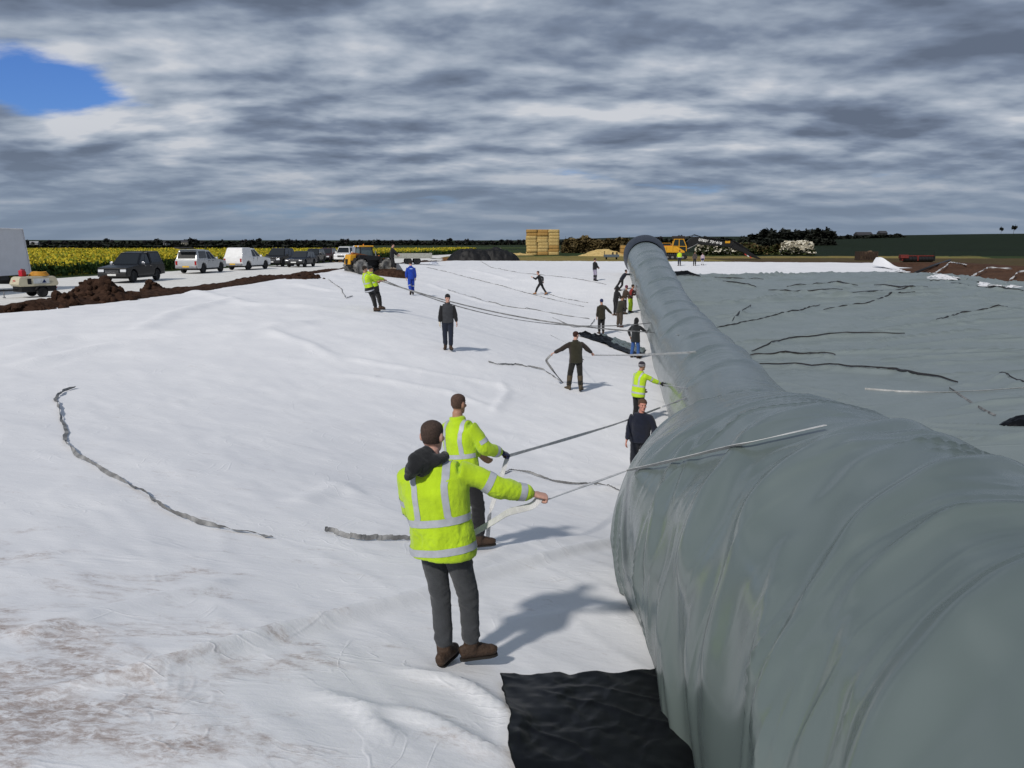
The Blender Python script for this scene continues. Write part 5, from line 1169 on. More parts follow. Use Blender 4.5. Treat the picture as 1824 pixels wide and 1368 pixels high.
def telehandler():
    p = G(646, 488); hd = 50; r = empty('loader_tractor', (p.x + .3, p.y + .4, float(terrain(p.x, p.y)) + .06), -math.radians(hd)); tag(r, 'yellow and black loader tractor with chalky lugged tyres on the bank', 'tractor'); r.scale = (.80,)*3
    for s in (-1, 1):
        for y in (-1.25, 1.45): wheel(r, s*.92, y, .66, .50, .50, mat('rim_dirty', (.22, .10, .05), rough=.8), 16)
    k = Kit(); k.box((0, .1, .92), (1.05, 4.2, .55)); k.box((0, .1, .60), (.7, 3.4, .25)); k.out('chassis', M_DARK, r, .05)
    k = Kit(); k.prism([(-2.15, .82), (-1.55, .82), (-1.4, 1.72), (-2.0, 1.72)], -.5, .5); c = k.out('counterweight', M_YEL, r, .05); k = Kit(); k.box((0, -2.16, 1.08), (.30, .10, .46)); k.out('recess', M_DARK, c)
    k = Kit(); k.prism([(-1.4, 1.15), (1.0, 1.15), (.95, 1.55), (-1.3, 1.72)], .18, .86); k.out('engine_cover', M_DARK, r, .05)
    for s in (-1, 1):
        for y in (-1.25, 1.45): k = Kit(); k.prism([(y - .75, 1.02), (y - .52, 1.42), (y + .52, 1.42), (y + .75, 1.02), (y + .68, 1.02), (y + .48, 1.36), (y - .48, 1.36), (y - .68, 1.02)], s*.92 - .26, s*.92 + .26); k.out('mudguard', M_DARK, r, .02)
    cab = empty('cab', (-.42, -.1, 1.15)); cab.parent = r
    gz = mat('cab_glass', (.10, .14, .15), rough=.06, spec=.7)
    k = Kit(); k.prism([(-.68, 0), (.80, 0), (.66, 1.22), (-.58, 1.22)], -.42, .42, lambda z: .05*z); k.out('glazing', gz, cab)
    for sx in (-1, 1):
        for y0, y1 in ((-.68, -.58), (.80, .66)): k = Kit(); k.tube([(sx*.43, y0, 0), (sx*.38, y1, 1.24)], .045); k.out('post', M_DARK, cab)
    k = Kit(); k.box((0, .02, 1.30), (1.02, 1.55, .15)); k.out('roof', M_YEL, cab, .05)
    for sx in (-1, 1): k = Kit(); k.lathe([(-.05, .07), (.05, .07)], (sx*.40, -.79, 1.30), 'y', 14); k.out('work_light', M_LAMP, cab)
    k = Kit(); k.lathe([(0, .06), (.10, .055), (.14, .02)], (-.2, .1, 1.375), 'z', 12); k.out('beacon', mat('beacon_amber', (.8, .25, .02), rough=.2), cab)
    k = Kit(); k.prism([(-1.9, 1.62), (-1.7, 1.92), (1.9, 1.28), (2.7, .78), (2.6, .62), (1.7, 1.02), (-1.8, 1.60)], .12, .46); k.out('boom', mat('boom_orange', (.30, .10, .02), rough=.5, var=.3), r, .02)
    k = Kit(); k.prism([(2.5, .16), (3.25, .10), (3.3, .16), (2.75, .9), (2.55, .9)], -1.0, 1.0); k.out('bucket', M_STEEL, r, .02)
    for sx in (-.25, .28): k = Kit(); k.lathe([(0, .10), (.16, .09), (.22, .04)], (sx, 1.1, 1.42), 'z', 12); k.out('filter_pot', mat('pot_orange', (.42, .13, .02), rough=.5), r)
    k = Kit(); k.tube([(.70, .5, 1.5), (.70, .5, 2.05)], .05); k.out('exhaust', M_STEEL, r)
telehandler()
def flat_trailer():
    p = G(733, 472); hd = 78; r = empty('flat_trailer', (p.x, p.y + .6, float(terrain(p.x, p.y)) + .05), -math.radians(hd)); tag(r, 'grey dropside trailer with twin axles parked behind the bank', 'trailer'); GM = mat('galvanised', (.34, .34, .30), rough=.6, var=.15, vscale=5)
    k = Kit(); k.box((0, 0, .62), (1.9, 3.6, .10)); k.out('deck', GM, r)
    for s in (-1, 1): k = Kit(); k.box((s*.94, 0, .86), (.04, 3.6, .36)); k.out('side_board', GM, r)
    for s in (-1, 1): k = Kit(); k.box((0, s*1.79, .88), (1.9, .04, .40)); k.out('end_board', GM, r)
    for s in (-1, 1):
        for y in (-.42, .42): wheel(r, s*.80, y, .33, .2, .58, mat('rim_beige', (.45, .40, .32), rough=.7))
    k = Kit(); k.tube([(-.5, 1.8, .55), (0, 2.9, .5)], .04); k.tube([(.5, 1.8, .55), (0, 2.9, .5)], .04); k.out('drawbar', GM, r)
flat_trailer()

def excavator():
    p = G(1215, 463); Y = p.y + 3; x0 = (1192 - CX)/FPX*Y*1.0; r = empty('excavator', (x0, Y, float(terrain(x0, Y)) + .02), math.radians(-4)); tag(r, 'yellow tracked excavator with black boom carrying a white phone number', 'excavator'); r.scale = (1.16, 1.16, .98)
    # local +x is to the right of the picture
    for s in (-1, 1):
        k = Kit(); k.prism([(-1.9, .30), (-1.65, .02), (1.65, .02), (1.9, .30), (1.8, .62), (1.5, .82), (-1.5, .82), (-1.8, .62)], -.28, .28, None, Matrix.Translation((0, s*1.05, 0)) @ Matrix.Rotation(-math.pi/2, 4, 'Z')); t = k.out('track', M_DARK, r, .03)
        for q in range(13): k = Kit(); k.box((-1.55 + q*.258, s*1.05, .83), (.10, .62, .05)); k.out('track_shoe', M_STEEL, t)
        for q in range(5): k = Kit(); k.lathe([(-.03, .17), (.03, .17)], (-1.3 + q*.65, s*1.05 - .30, .35), 'y', 14); k.out('roller', M_STEEL, t)
    k = Kit(); k.lathe([(.80, .6), (1.02, .6)], (0, 0, 0), 'z', 24); k.out('turntable', M_DARK, r)
    k = Kit(); k.prism([(-2.15, 1.05), (1.55, 1.00), (1.55, 1.25), (.4, 2.05), (-1.9, 2.05), (-2.2, 1.75)], -1.25, 1.25, None, Matrix.Rotation(-math.pi/2, 4, 'Z')); hs = k.out('house', M_YEL, r, .06)
    for q in (-1.55, -.75, .05): k = Kit(); k.box((q, -1.255, 1.55), (.02, .012, .8)); k.out('panel_gap', M_DARK, hs)
    k = Kit(); k.box((-.9, -.9, 2.09), (1.9, .06, .07)); k.out('deck_rail', mat('rail_red', (.30, .03, .02), rough=.5), hs)
    k = Kit(); k.tube([(-1.7, -.9, 2.05), (-1.7, -.9, 2.45), (-.2, -.9, 2.45), (-.2, -.9, 2.05)], .03); k.out('hand_rail', M_YEL, hs)
    k = Kit(); k.tube([(-.9, .2, 2.05), (-.9, .2, 2.5)], .06); k.out('exhaust', M_DARK, hs)
    k = Kit(); k.prism([(-2.2, 1.1), (-1.75, 1.1), (-1.75, 1.4), (-2.2, 1.8)], -1.26, 1.26, None, Matrix.Rotation(-math.pi/2, 4, 'Z')); k.out('counterweight', M_DARK, r, .05)
    k = Kit(); k.box((-1.98, -1.27, 1.22), (.34, .02, .16)); k.out('plate', mat('plate_white', (.72, .72, .70)), hs)
    cab = empty('cab', (.75, -.75, 1.25)); cab.parent = r; gl = mat('cab_glass_dark', (.02, .03, .03), rough=.08, spec=.6)
    MR = Matrix.Rotation(-math.pi/2, 4, 'Z'); k = Kit(); k.prism([(-.75, 0), (.95, 0), (.95, .7), (.6, 1.72), (-.55, 1.72), (-.75, .8)], -.46, .46, None, MR); k.out('glazing', gl, cab, .03)
    for y in (-.48, .48):
        for a in (((-.75, y, .75), (-.56, y, 1.74)), ((.98, y, .7), (.60, y, 1.74)), ((.98, y, 0), (.98, y, .7)), ((.05, y, 0), (.05, y, 1.74)), ((-.78, y, .75), (1.0, y, .70))): k = Kit(); k.tube(a, .055); k.out('frame', M_YEL, cab)
    k = Kit(); k.box((0.02, 0, 1.78), (1.3, 1.02, .10)); k.out('roof', M_YEL, cab, .02)
    k = Kit(); k.box((.0, 0, 2.06), (1.6, 1.0, .40)); k.out('light_rack', mat('rack', (.025, .018, .018), rough=.6), cab, .04)
    # boom, arm, bucket: plates with real thickness
    bm_ = M_DARK; k = Kit(); k.prism([(1.1, 1.35), (1.5, 2.2), (2.25, 3.12), (2.9, 3.42), (3.5, 3.40), (7.3, 2.55), (7.75, 2.15), (7.5, 1.85), (7.0, 1.88), (4.2, 2.15), (3.2, 2.25), (2.55, 2.0), (1.8, 1.15)], -.30, .30, None, Matrix.Translation((0, .05, 0)) @ MR @ Matrix.Scale(-1, 4, (0, 0, 0)) if False else Matrix.Translation((0, .05, 0)) @ MR); boom = k.out('boom', bm_, r, .05)
    k = Kit(); k.prism([(7.0, 2.6), (7.55, 2.78), (8.3, 2.35), (10.0, 1.1), (10.25, .72), (9.95, .62), (8.9, 1.15), (7.4, 1.75)], -.22, .22, None, Matrix.Translation((0, .05, 0)) @ MR); arm = k.out('arm', bm_, r, .04)
    k = Kit(); k.prism([(8.9, 1.2), (9.5, .60), (11.2, .08), (11.35, .14), (10.55, .62), (10.1, 1.0)], -.55, .55, None, Matrix.Translation((0, .05, 0)) @ MR); bk = k.out('bucket', bm_, r, .02)
    for a, b_ in (((1.6, 1.3), (3.3, 2.35)), ((4.0, 3.4), (7.1, 2.85)), ((7.8, 2.85), (9.9, 1.35))):
        for y in (-.36, .46): k = Kit(); k.tube([(a[0], y, a[1]), (a[0]*.45 + b_[0]*.55, y, a[1]*.45 + b_[1]*.55)], .09); k.tube([(a[0]*.45 + b_[0]*.55, y, a[1]*.45 + b_[1]*.55), (b_[0], y, b_[1])], .045); k.out('hydraulic_ram', M_STEEL if y < 0 and a[0] < 2 else bm_, r)
    for q in range(3): k = Kit(); k.tube([(1.3, .3 + .07*q, 2.2), (1.9, .32 + .07*q, 3.25 + .1*q), (2.9, .3 + .06*q, 3.75 - .06*q), (3.8, .28 + .06*q, 3.42)], .035); k.out('hydraulic_hose', bm_, r, 0, True)
    k = Kit(); k.box((7.05, -.26, 2.62), (.62, .06, .34)); k.out('marker_panel', M_YEL, boom)
    for q in range(3):
        k = Kit(); k.poly([(9.15 + q*.32, -.515, .88 - q*.20), (9.32 + q*.32, -.515, .86 - q*.20), (9.52 + q*.32, -.515, .62 - q*.20), (9.35 + q*.32, -.515, .62 - q*.20)]); k.out('stripe', mat('stripe_red', (.55, .05, .04), rough=.5) if q % 2 == 0 else mat('stripe_white', (.75, .75, .75), rough=.5), bk)
    cu = bpy.data.curves.new('phone_number', 'FONT'); cu.body = '07836 736460'; cu.size = .52; cu.extrude = .004; cu.offset = .018; to = bpy.data.objects.new('t', cu); COL.objects.link(to); dg = bpy.context.evaluated_depsgraph_get(); me = bpy.data.meshes.new_from_object(to.evaluated_get(dg)); bpy.data.objects.remove(to)
    o = mesh_obj('phone_number', me, mat('letter_white', (.78, .78, .78), rough=.6), boom); o.location = (3.35, -.262, 2.80); o.rotation_euler = (math.pi/2, math.radians(11), 0)
excavator()
# ------------------------------------------------------------------ soil, straw, heaps
def mound(name, c, rx, ry, h, m, label, cat, seed, rough=.25, n=60, rz=0.0, pw=1.4, kind=None, clods=0, clod_m=None):
    u = np.linspace(-1.15, 1.15, n); U, V = np.meshgrid(u, u, indexing='ij'); r = np.hypot(U, V); ang = np.arctan2(V, U)
    e = 1 + .18*fbm(np.cos(ang)*1.6, np.sin(ang)*1.6, seed*1.3, oct=3, seed=seed); hh = np.clip(1 - (r/e)**pw, 0, 1)
    Z = h*hh*(1 + rough*1.6*fbm(U*2.2, V*2.2, seed, oct=4, seed=seed+1)) + h*rough*.45*fbm(U*7, V*7, seed, oct=3, seed=seed+2)*np.clip(hh*4, 0, 1)
    ca, sa = math.cos(rz), math.sin(rz); X = c[0] + (U*rx*ca - V*ry*sa); Y = c[1] + (U*rx*sa + V*ry*ca); base = terrain(X, Y)
    Zw = base + Z + np.where(hh <= 0, -.08, .0)
    me = np_mesh(name, np.stack([X - c[0], Y - c[1], Zw - base.min()], -1).reshape(-1, 3), grid_faces(n, n)); o = mesh_obj(name, me, m); o.location = (c[0], c[1], base.min())
    tag(o, label, cat, kind=kind)
    if clods:                                           # loose lumps lying on it, shared meshes
        for q in range(clods):
            a, rr = RNG.uniform(0, 6.28), math.sqrt(RNG.uniform(0, 1))*1.05; i = int((math.cos(a)*rr + 1.15)/2.3*(n-1)); j = int((math.sin(a)*rr + 1.15)/2.3*(n-1)); i, j = min(max(i, 0), n-1), min(max(j, 0), n-1)
            k = link(bpy.data.objects.new('clod', CLODS[q % len(CLODS)]), o); s = RNG.uniform(.05, .17)*(1.5 if q % 9 == 0 else 1); k.location = (X[i, j] - c[0], Y[i, j] - c[1], Zw[i, j] - base.min() + s*.15); k.scale = (s, s*RNG.uniform(.7, 1.2), s*RNG.uniform(.6, .9)); k.rotation_euler = (RNG.uniform(0, 6), RNG.uniform(0, 6), RNG.uniform(0, 6))
    return o
M_SOIL = mat('turned_soil', (.040, .022, .015), rough=.95, var=.5, vscale=5, bump=.9, bscale=16, spec=.08, col2=(.075, .041, .027), detail=9)
CLODS = []
for q in range(5):
    bm = bmesh.new(); bmesh.ops.create_icosphere(bm, subdivisions=2, radius=1)
    for v in bm.verts: v.co *= 1 + .35*float(fbm(v.co.x*1.3, v.co.y*1.3, v.co.z*1.3 + q*7, oct=2, seed=q))
    me = bpy.data.meshes.new('clod'); bm.to_mesh(me); bm.free(); me.materials.append(M_SOIL); CLODS.append(me)
def soil():
    p = G(160, 541); mound('soil_heap', (p.x - .2, p.y + 1.3), 1.80, 1.5, .88, M_SOIL, 'dark brown soil heap of clods beside the white sheet edge', 'soil heap', 3, .42, 70, 0, 1.25, clods=130)
    p = G(258, 524); mound('soil_heap', (p.x, p.y + .9), .62, .8, .46, M_SOIL, 'small flat-topped soil mound right of the big heap', 'soil heap', 5, .2, 40, 0, 2.6, clods=14)
    p = G(98, 548); mound('soil_heap', (p.x, p.y + .8), .7, .6, .48, M_SOIL, 'low soil lump left of the big heap, before the compressor', 'soil heap', 8, .4, 40, 0, 1.5, clods=24)
    p = G(535, 500); mound('soil_heap', (p.x, p.y + 1.0), 2.1, .9, .38, M_SOIL, 'long low soil ridge on the bank before the dark cars', 'soil heap', 12, .4, 50, 1.25, 1.4, clods=30)
    p = G(28, 560); mound('soil_heap', (p.x, p.y + .9), 1.1, .5, .30, M_SOIL, 'row of small clods at the far left of the bank', 'soil heap', 15, .5, 40, .2, 1.3, clods=26)
    # spoil ridge along the crest
    y = np.linspace(20, 100, 700); u = np.linspace(-1, 1, 22); Y, U = np.meshgrid(y, u, indexing='ij'); w = .85 + .35*fbm(Y*.4, 3.0, oct=3, seed=201); cx = rim_left(Y) - .75 + .25*fbm(Y*.35, 9.0, oct=3, seed=202); X = cx + U*w*1.4
    hgt = (.16 + .16*np.clip(fbm(Y*.35, 5.0, oct=3, seed=203), -1, 1))*(1 - U**2); Z = terrain(X, Y) + .02 + hgt*(1 + .6*fbm(X*3, Y*3, oct=3, seed=204)) - .08*U**6
    tag(mesh_obj('soil_bank', np_mesh('soil_bank', np.stack([X, Y, Z], -1).reshape(-1, 3), grid_faces(len(y), len(u))), M_SOIL), kind='structure')
    for x, y, z in mound_at: mound('soil_heap', (x, y), 1.6, 1.0, max(.12, z - float(terrain(x, y)) + .03), M_SOIL, 'low soil hump under the man in black on the bank', 'soil heap', 17, .12, 40, .3, 3.0)
soil()
def straw():
    M = mat('straw', (.58, .40, .14), rough=.95, var=.35, vscale=2.5, bump=1.0, bscale=14, col2=(.70, .52, .22), detail=9, stretch=(1, 1, 4)); MO = mat('straw_weathered', (.48, .30, .09), rough=.95, var=.35, vscale=2.5, bump=1, bscale=14, col2=(.50, .29, .09), stretch=(1, 1, 4))
    def bale(w, d, h):
        bm = bmesh.new(); bmesh.ops.create_cube(bm, size=1); bmesh.ops.subdivide_edges(bm, edges=bm.edges[:], cuts=3, use_grid_fill=True)
        for v in bm.verts: n = .03*float(fbm(v.co.x*3, v.co.y*3, v.co.z*3 + w, oct=2, seed=31)); v.co = Vector((v.co.x*(w - .02) + n*1.5, v.co.y*(d - .02) + n*2, v.co.z*(h - .012) + n*.5))
        me = bpy.data.meshes.new('bale'); bm.to_mesh(me); bm.free(); me.polygons.foreach_set('use_smooth', np.ones(len(me.polygons), bool)); return me
    p = G(966, 456); Y = 160.0; x = (966 - CX)/FPX*Y; st = empty('straw_stack', (x, Y, float(terrain(x, Y)))); tag(st, 'tall golden square stack of big straw bales on the stubble', 'straw stack')
    me = [bale(2.16, 1.2, .62) for _ in range(3)]; [m_.materials.append(M) for m_ in me]; mo = bale(2.16, 1.2, .62); mo.materials.append(MO)
    for row in range(8):
        for cl in range(3):
            for dp in range(2):
                o = link(bpy.data.objects.new('bale', mo if (row >= 6 and cl < 2) or RNG.random() < .22 else me[(row + cl) % 3]), st); o.location = (-2.18 + 2.18*cl + RNG.uniform(-.10, .10), dp*1.22 + RNG.uniform(-.12, .12), .31 + .62*row); o.rotation_euler = (0, 0, RNG.uniform(-.015, .015))
    x = (1112 - CX)/FPX*150; st = empty('straw_stack', (x, 150, float(terrain(x, 150)))); tag(st, 'small orange-brown bale stack half hidden behind the end of the roll', 'straw stack')
    for row in range(3):
        for cl in range(2): o = link(bpy.data.objects.new('bale', mo), st); o.location = (-.4 + 1.1*cl, RNG.uniform(-.1, .1), .35 + .64*row); o.rotation_euler = (0, 0, math.pi/2)
    p = G(1076, 453); mound('straw_heap', (((1076 - CX)/FPX)*150, 150), 5.2, 2.4, 1.35, M, 'loose pale straw heap in front of the brown hedge', 'straw heap', 22, .3, 50, 0, 1.2)
    mound('straw_heap', ((922 - CX)/FPX*158, 158), 3.2, 1.6, .45, M, 'thin spill of loose straw left of the tall stack', 'straw heap', 25, .3, 40, 0, 1.2)
    for px, w, h, sd, lb in ((838, 4.0, 1.30, 41, 'left black plastic-covered heap on the far bank'), (884, 3.9, 1.45, 44, 'right black plastic-covered heap on the far bank, taller')):
        p = G(px, 465); mound('covered_heap', (p.x, p.y + 3), w*.86, 2.0, h, mat('heap_plastic', (.008, .008, .009), rough=.6, var=.4, vscale=2, bump=.4, bscale=5, spec=.3), lb, 'heap', sd, .30, 80, 0, 3.6)
    p = G(880, 464); k = empty('red_crate', (p.x + .2, p.y + 4.5, float(terrain(p.x, p.y + 4)) + 1.1)); tag(k, 'small red box poking out on top of the right black heap', 'box'); q = Kit(); q.box((0, 0, .25), (1.5, .8, .5)); q.out('box_shell', mat('crate_red', (.32, .06, .05), rough=.6), k, .06); q = Kit(); q.box((.1, 0, .52), (1.2, .7, .06)); q.out('box_lid', mat('crate_pale', (.5, .4, .38), rough=.6), k)
straw()
def right_bank():
    WD = mat('dark_timber', (.050, .030, .020), rough=.9, var=.4, vscale=6)
    p = G(1548, 464); r = empty('timber_crate', (p.x, p.y + 1, float(terrain(p.x, p.y + 1)))); tag(r, 'dark brown slatted timber crate on the far right bank', 'crate')
    for q in range(11):
        for y in (-.9, .9): k = Kit(); k.box((-1.2 + q*.24, y, .62), (.15, .05, 1.2)); k.out('slat', WD, r)
    for z in (.1, .65, 1.2):
        for y in (-.84, .84): k = Kit(); k.box((0, y, z), (2.6, .06, .12)); k.out('rail', WD, r)
    for s in (-1, 1): k = Kit(); k.box((s*1.28, 0, .62), (.06, 1.7, 1.2)); k.out('end_panel', WD, r)
    k = Kit(); k.box((0, 0, .08), (2.5, 1.7, .10)); k.out('floor_panel', WD, r)
    o = mound('sacking', (p.x + .3, p.y + .8), .7, .5, .35, mat('sacking', (.16, .10, .06), rough=.95), 'crumpled brown sacking on top of the timber crate', 'sacking', 51, .4, 24); o.location.z += 1.05
    p = G(1635, 467); r = empty('farm_roller', (p.x, p.y + .5, float(terrain(p.x, p.y)))); tag(r, 'low red and black farm roller lying on the right bank', 'farm implement'); RD = mat('implement_red', (.15, .020, .014), rough=.55, var=.3)
    k = Kit(); k.lathe([(-1.9, .36), (1.9, .36)], (.2, 0, .38), 'x', 24); k.out('roller', M_DARK, r)
    for q in range(9): k = Kit(); k.lathe([(-.03, .42), (.03, .42)], (-1.5 + q*.42, 0, .42), 'x', 24); k.out('ring', M_DARK, r)
    for x in (-1.95, .05, 2.2): k = Kit(); k.box((x, 0, .48), (.16, .8, .62)); k.out('frame_end', RD if x < 1 else M_DARK, r, .03)
    k = Kit(); k.box((.1, -.1, .80), (4.2, .16, .14)); k.out('frame_beam', RD, r, .02); k = Kit(); k.prism([(-.5, .5), (.4, .5), (.2, .95), (-.4, .95)], -2.2, -1.2); k.out('hitch', RD, r, .03)
    k = Kit(); k.box((2.25, 0, .9), (.06, .06, .9)); k.out('marker', M_DARK, r)
    a, b = G(1630, 488), G(1692, 465); k = Kit(); k.tube([a + Vector((0, 0, .12)), (a + b)/2 + Vector((0, 0, .20)), b + Vector((0, 0, .12))], .13); tag(k.out('drain_pipe', M_DARK, None, 0, True), 'black plastic pipe lying up the brown right bank', 'pipe')
    WM = bpy.data.materials['white_geotextile']
    for i, (x0, x1, y0, y1, lb) in enumerate(((1655, 1706, 488, 502, 'largest white cloth scrap at the foot of the brown right bank'), (1738, 1784, 504, 514, 'middle white cloth scrap at the foot of the brown right bank'), (1796, 1840, 511, 518, 'white cloth scrap at the right edge below the brown bank'), (1588, 1612, 479, 488, 'tiny white cloth scrap beside the corner of the white bank'))):
        a, b, c, d = G(x0, y0), G(x1, (y0 + y1)/2 + 2), G(x1, y1), G(x0, y1); u = np.linspace(0, 1, 26); U, V = np.meshgrid(u, u, indexing='ij'); P = [(np.array(a)*(1-s) + np.array(b)*s)*(1-t) + (np.array(d)*(1-s) + np.array(c)*s)*t for s, t in zip(U.ravel(), V.ravel())]; P = np.array(P)
        P[:, 0] += .35*fbm(U.ravel()*4, V.ravel()*4, i, oct=2, seed=61); P[:, 1] += .8*fbm(U.ravel()*4, V.ravel()*4, i + 9, oct=2, seed=62); P[:, 2] = terrain(P[:, 0], P[:, 1]) + .17 + .10*fbm(U.ravel()*3, V.ravel()*5, i, oct=3, seed=63)
        tag(mesh_obj('cloth_scrap', np_mesh('cloth_scrap', P, grid_faces(26, 26)), WM), lb, 'cloth')
    # raised corner of the white sheet on the far right
    p = G(1604, 480); u = np.linspace(0, 1, 30); U, V = np.meshgrid(u, u, indexing='ij'); X = p.x - .9 + 2.2*U*(1 - .35*V); Y = p.y + 5*V; Z = terrain(X, Y) + .12 + .95*np.exp(-((U - .35)/.28)**2)*sstep(0, .9, V)*(1 + .25*fbm(U*4, V*3, oct=2, seed=66))
    tag(mesh_obj('cloth_peak', np_mesh('cloth_peak', np.stack([X, Y, Z], -1).reshape(-1, 3), grid_faces(30, 30)), WM), 'peaked corner of white cloth pulled up beside the timber crate', 'cloth')
    p = G(1092, 463); r = empty('quad_trailer', (p.x, p.y + 2, float(terrain(p.x, p.y)))); tag(r, 'small dark quad trailer on the far bank left of the roll', 'trailer'); k = Kit(); k.box((0, 0, .55), (2.2, 1.1, .4)); k.out('tub', mat('tub_grey', (.10, .13, .16), rough=.5), r, .03); [wheel(r, s*.75, 0, .28, .2) for s in (-1, 1)]; k = Kit(); k.tube([(-1.05, 0, .5), (-1.05, 0, 1.25)], .05); k.out('post', M_DARK, r)
    for x in (.2, .8): k = Kit(); k.tube([(x, 0, .7), (x, 0, 1.1)], .12); k.out('drum', M_DARK, r)
    p = G(772, 471); tag(mound('plastic_bundle', (p.x, p.y + .3), .55, .4, .35, mat('blue_white_plastic', (.35, .42, .62), rough=.4, var=.5, vscale=6, col2=(.7, .72, .78)), 'blue', 'bundle', 71, .4, 24), 'crumpled blue and white plastic bundle on the bank by the trailer', 'bundle')
right_bank()

# ------------------------------------------------------------------ black plastic on the ground
def black_sheets():
    # near sheet tucked under the roll at the bottom of the picture
    C = [G(893, 1222), G(1232, 1212), G(1300, 1500), G(930, 1500)]; n = 110; u = np.linspace(0, 1, n); U, V = np.meshgrid(u, u, indexing='ij'); A = [np.array(c) for c in C]
    P = (A[0][None, None]*(1-U)[..., None] + A[1]*U[..., None])*(1-V)[..., None] + (A[3]*(1-U)[..., None] + A[2]*U[..., None])*V[..., None]
    X, Y = P[..., 0].copy(), P[..., 1].copy(); X += .035*fbm(V*7, 1.0, oct=3, seed=301)*(U < .9) ; Y += .03*fbm(U*7, 4.0, oct=3, seed=302)
    Z = np.array([[sheet_z(x, y) for x, y in zip(rx, ry)] for rx, ry in zip(X[::5, ::5], Y[::5, ::5])]); gi = np.linspace(0, Z.shape[0]-1, n); zi = np.array([np.interp(gi, np.arange(Z.shape[0]), c) for c in Z.T]).T; Z = np.array([np.interp(gi, np.arange(zi.shape[1]), r) for r in zi])
    w = 1 - np.abs(fbm(U*1.6 + V, V*5 - U*2.4, oct=2, seed=303))*2.2; w2 = 1 - np.abs(fbm(U*4 - V*2, V*4 + U*3, oct=2, seed=304))*2.4; Z += .055 + .010*np.clip(w, 0, 1)**4 + .004*np.clip(w2, 0, 1)**6 + .02*fbm(U*2.5, V*2.5, oct=2, seed=305)
    o = mesh_obj('polythene_sheet', np_mesh('polythene_sheet', np.stack([X, Y, Z], -1).reshape(-1, 3), grid_faces(n, n)[:, ::-1]), M_BLACK); tag(o, 'glossy black polythene sheet in the foreground, tucked under the roll', 'sheet'); s = o.modifiers.new('t', 'SOLIDIFY'); s.thickness = .006
    # dark strip lying out from under the roll in the middle distance, grey side partly up
    L1 = [G(1030, 600), G(1070, 613), G(1105, 628), G(1140, 641)]; L2 = [G(1046, 597), G(1080, 602), G(1118, 613), G(1150, 625)]; n, mm = 60, 24
    def along(L, t): t = t*(len(L)-1); i = min(int(t), len(L)-2); return np.array(L[i])*(1 - t + i) + np.array(L[i+1])*(t - i)
    T = np.linspace(0, 1, n); P = np.array([[along(L1, t)*(1 - s) + along(L2, t)*s for s in np.linspace(0, 1, mm)] for t in T]); X, Y = P[..., 0], P[..., 1]; TT, SS = np.meshgrid(T, np.linspace(0, 1, mm), indexing='ij')
    Z = np.vectorize(sheet_z)(X, Y) + .05 + .10*np.clip(1 - np.abs(fbm(TT*5, SS*2.5, oct=3, seed=311))*2, 0, 1)**2 + .03*fbm(TT*12, SS*5, oct=2, seed=312); me = np_mesh('liner_offcut', np.stack([X, Y, Z], -1).reshape(-1, 3), grid_faces(n, mm)); me.materials.append(M_BLACK); me.materials.append(M_GREY)
    f = (fbm(TT*3.5, SS*2.2, oct=3, seed=313) + (SS - .5)*1.1 + (TT - .5)*.8)[:-1, :-1].ravel() > .15; me.polygons.foreach_set('material_index', f.astype(np.int32)); tag(mesh_obj('liner_offcut', me), 'crumpled black and grey liner strip on the white sheet by the roll', 'sheet')
    # small black flaps
    for k_, (px, py, w, lb) in enumerate(((1815, 765, .5, 'black plastic flap on the grey liner at the right edge'), (1043, 598, .45, 'dark bundle at the tip of the liner strip'))):
        p = G(px, py); h = GREY_BV.ray_cast(Vector((p.x, p.y, 6)), Vector((0, 0, -1)))[0]; z = (h.z if h and p.x > 3 and k_ == 0 else sheet_z(p.x, p.y)); o = mound('plastic_flap', (p.x, p.y), w, w*.5, .16, M_BLACK, lb, 'plastic', 81 + k_, .3, 26, .3, 2.0); o.location.z += z - float(terrain(p.x, p.y)) + .02
    p = at_y(1213, 487, 77); X0 = Vector((float(tube_axis(76)[0]) + 2.6, 76.5, 0)); o = mound('dark_mound', (X0.x + .8, X0.y + 1), 2.6, .7, .5, M_BLACK, 'long low dark mound beside the far end of the roll', 'plastic', 85, .3, 30, 0, 2.5)  # low black mound along the right of the roll's far end
black_sheets()

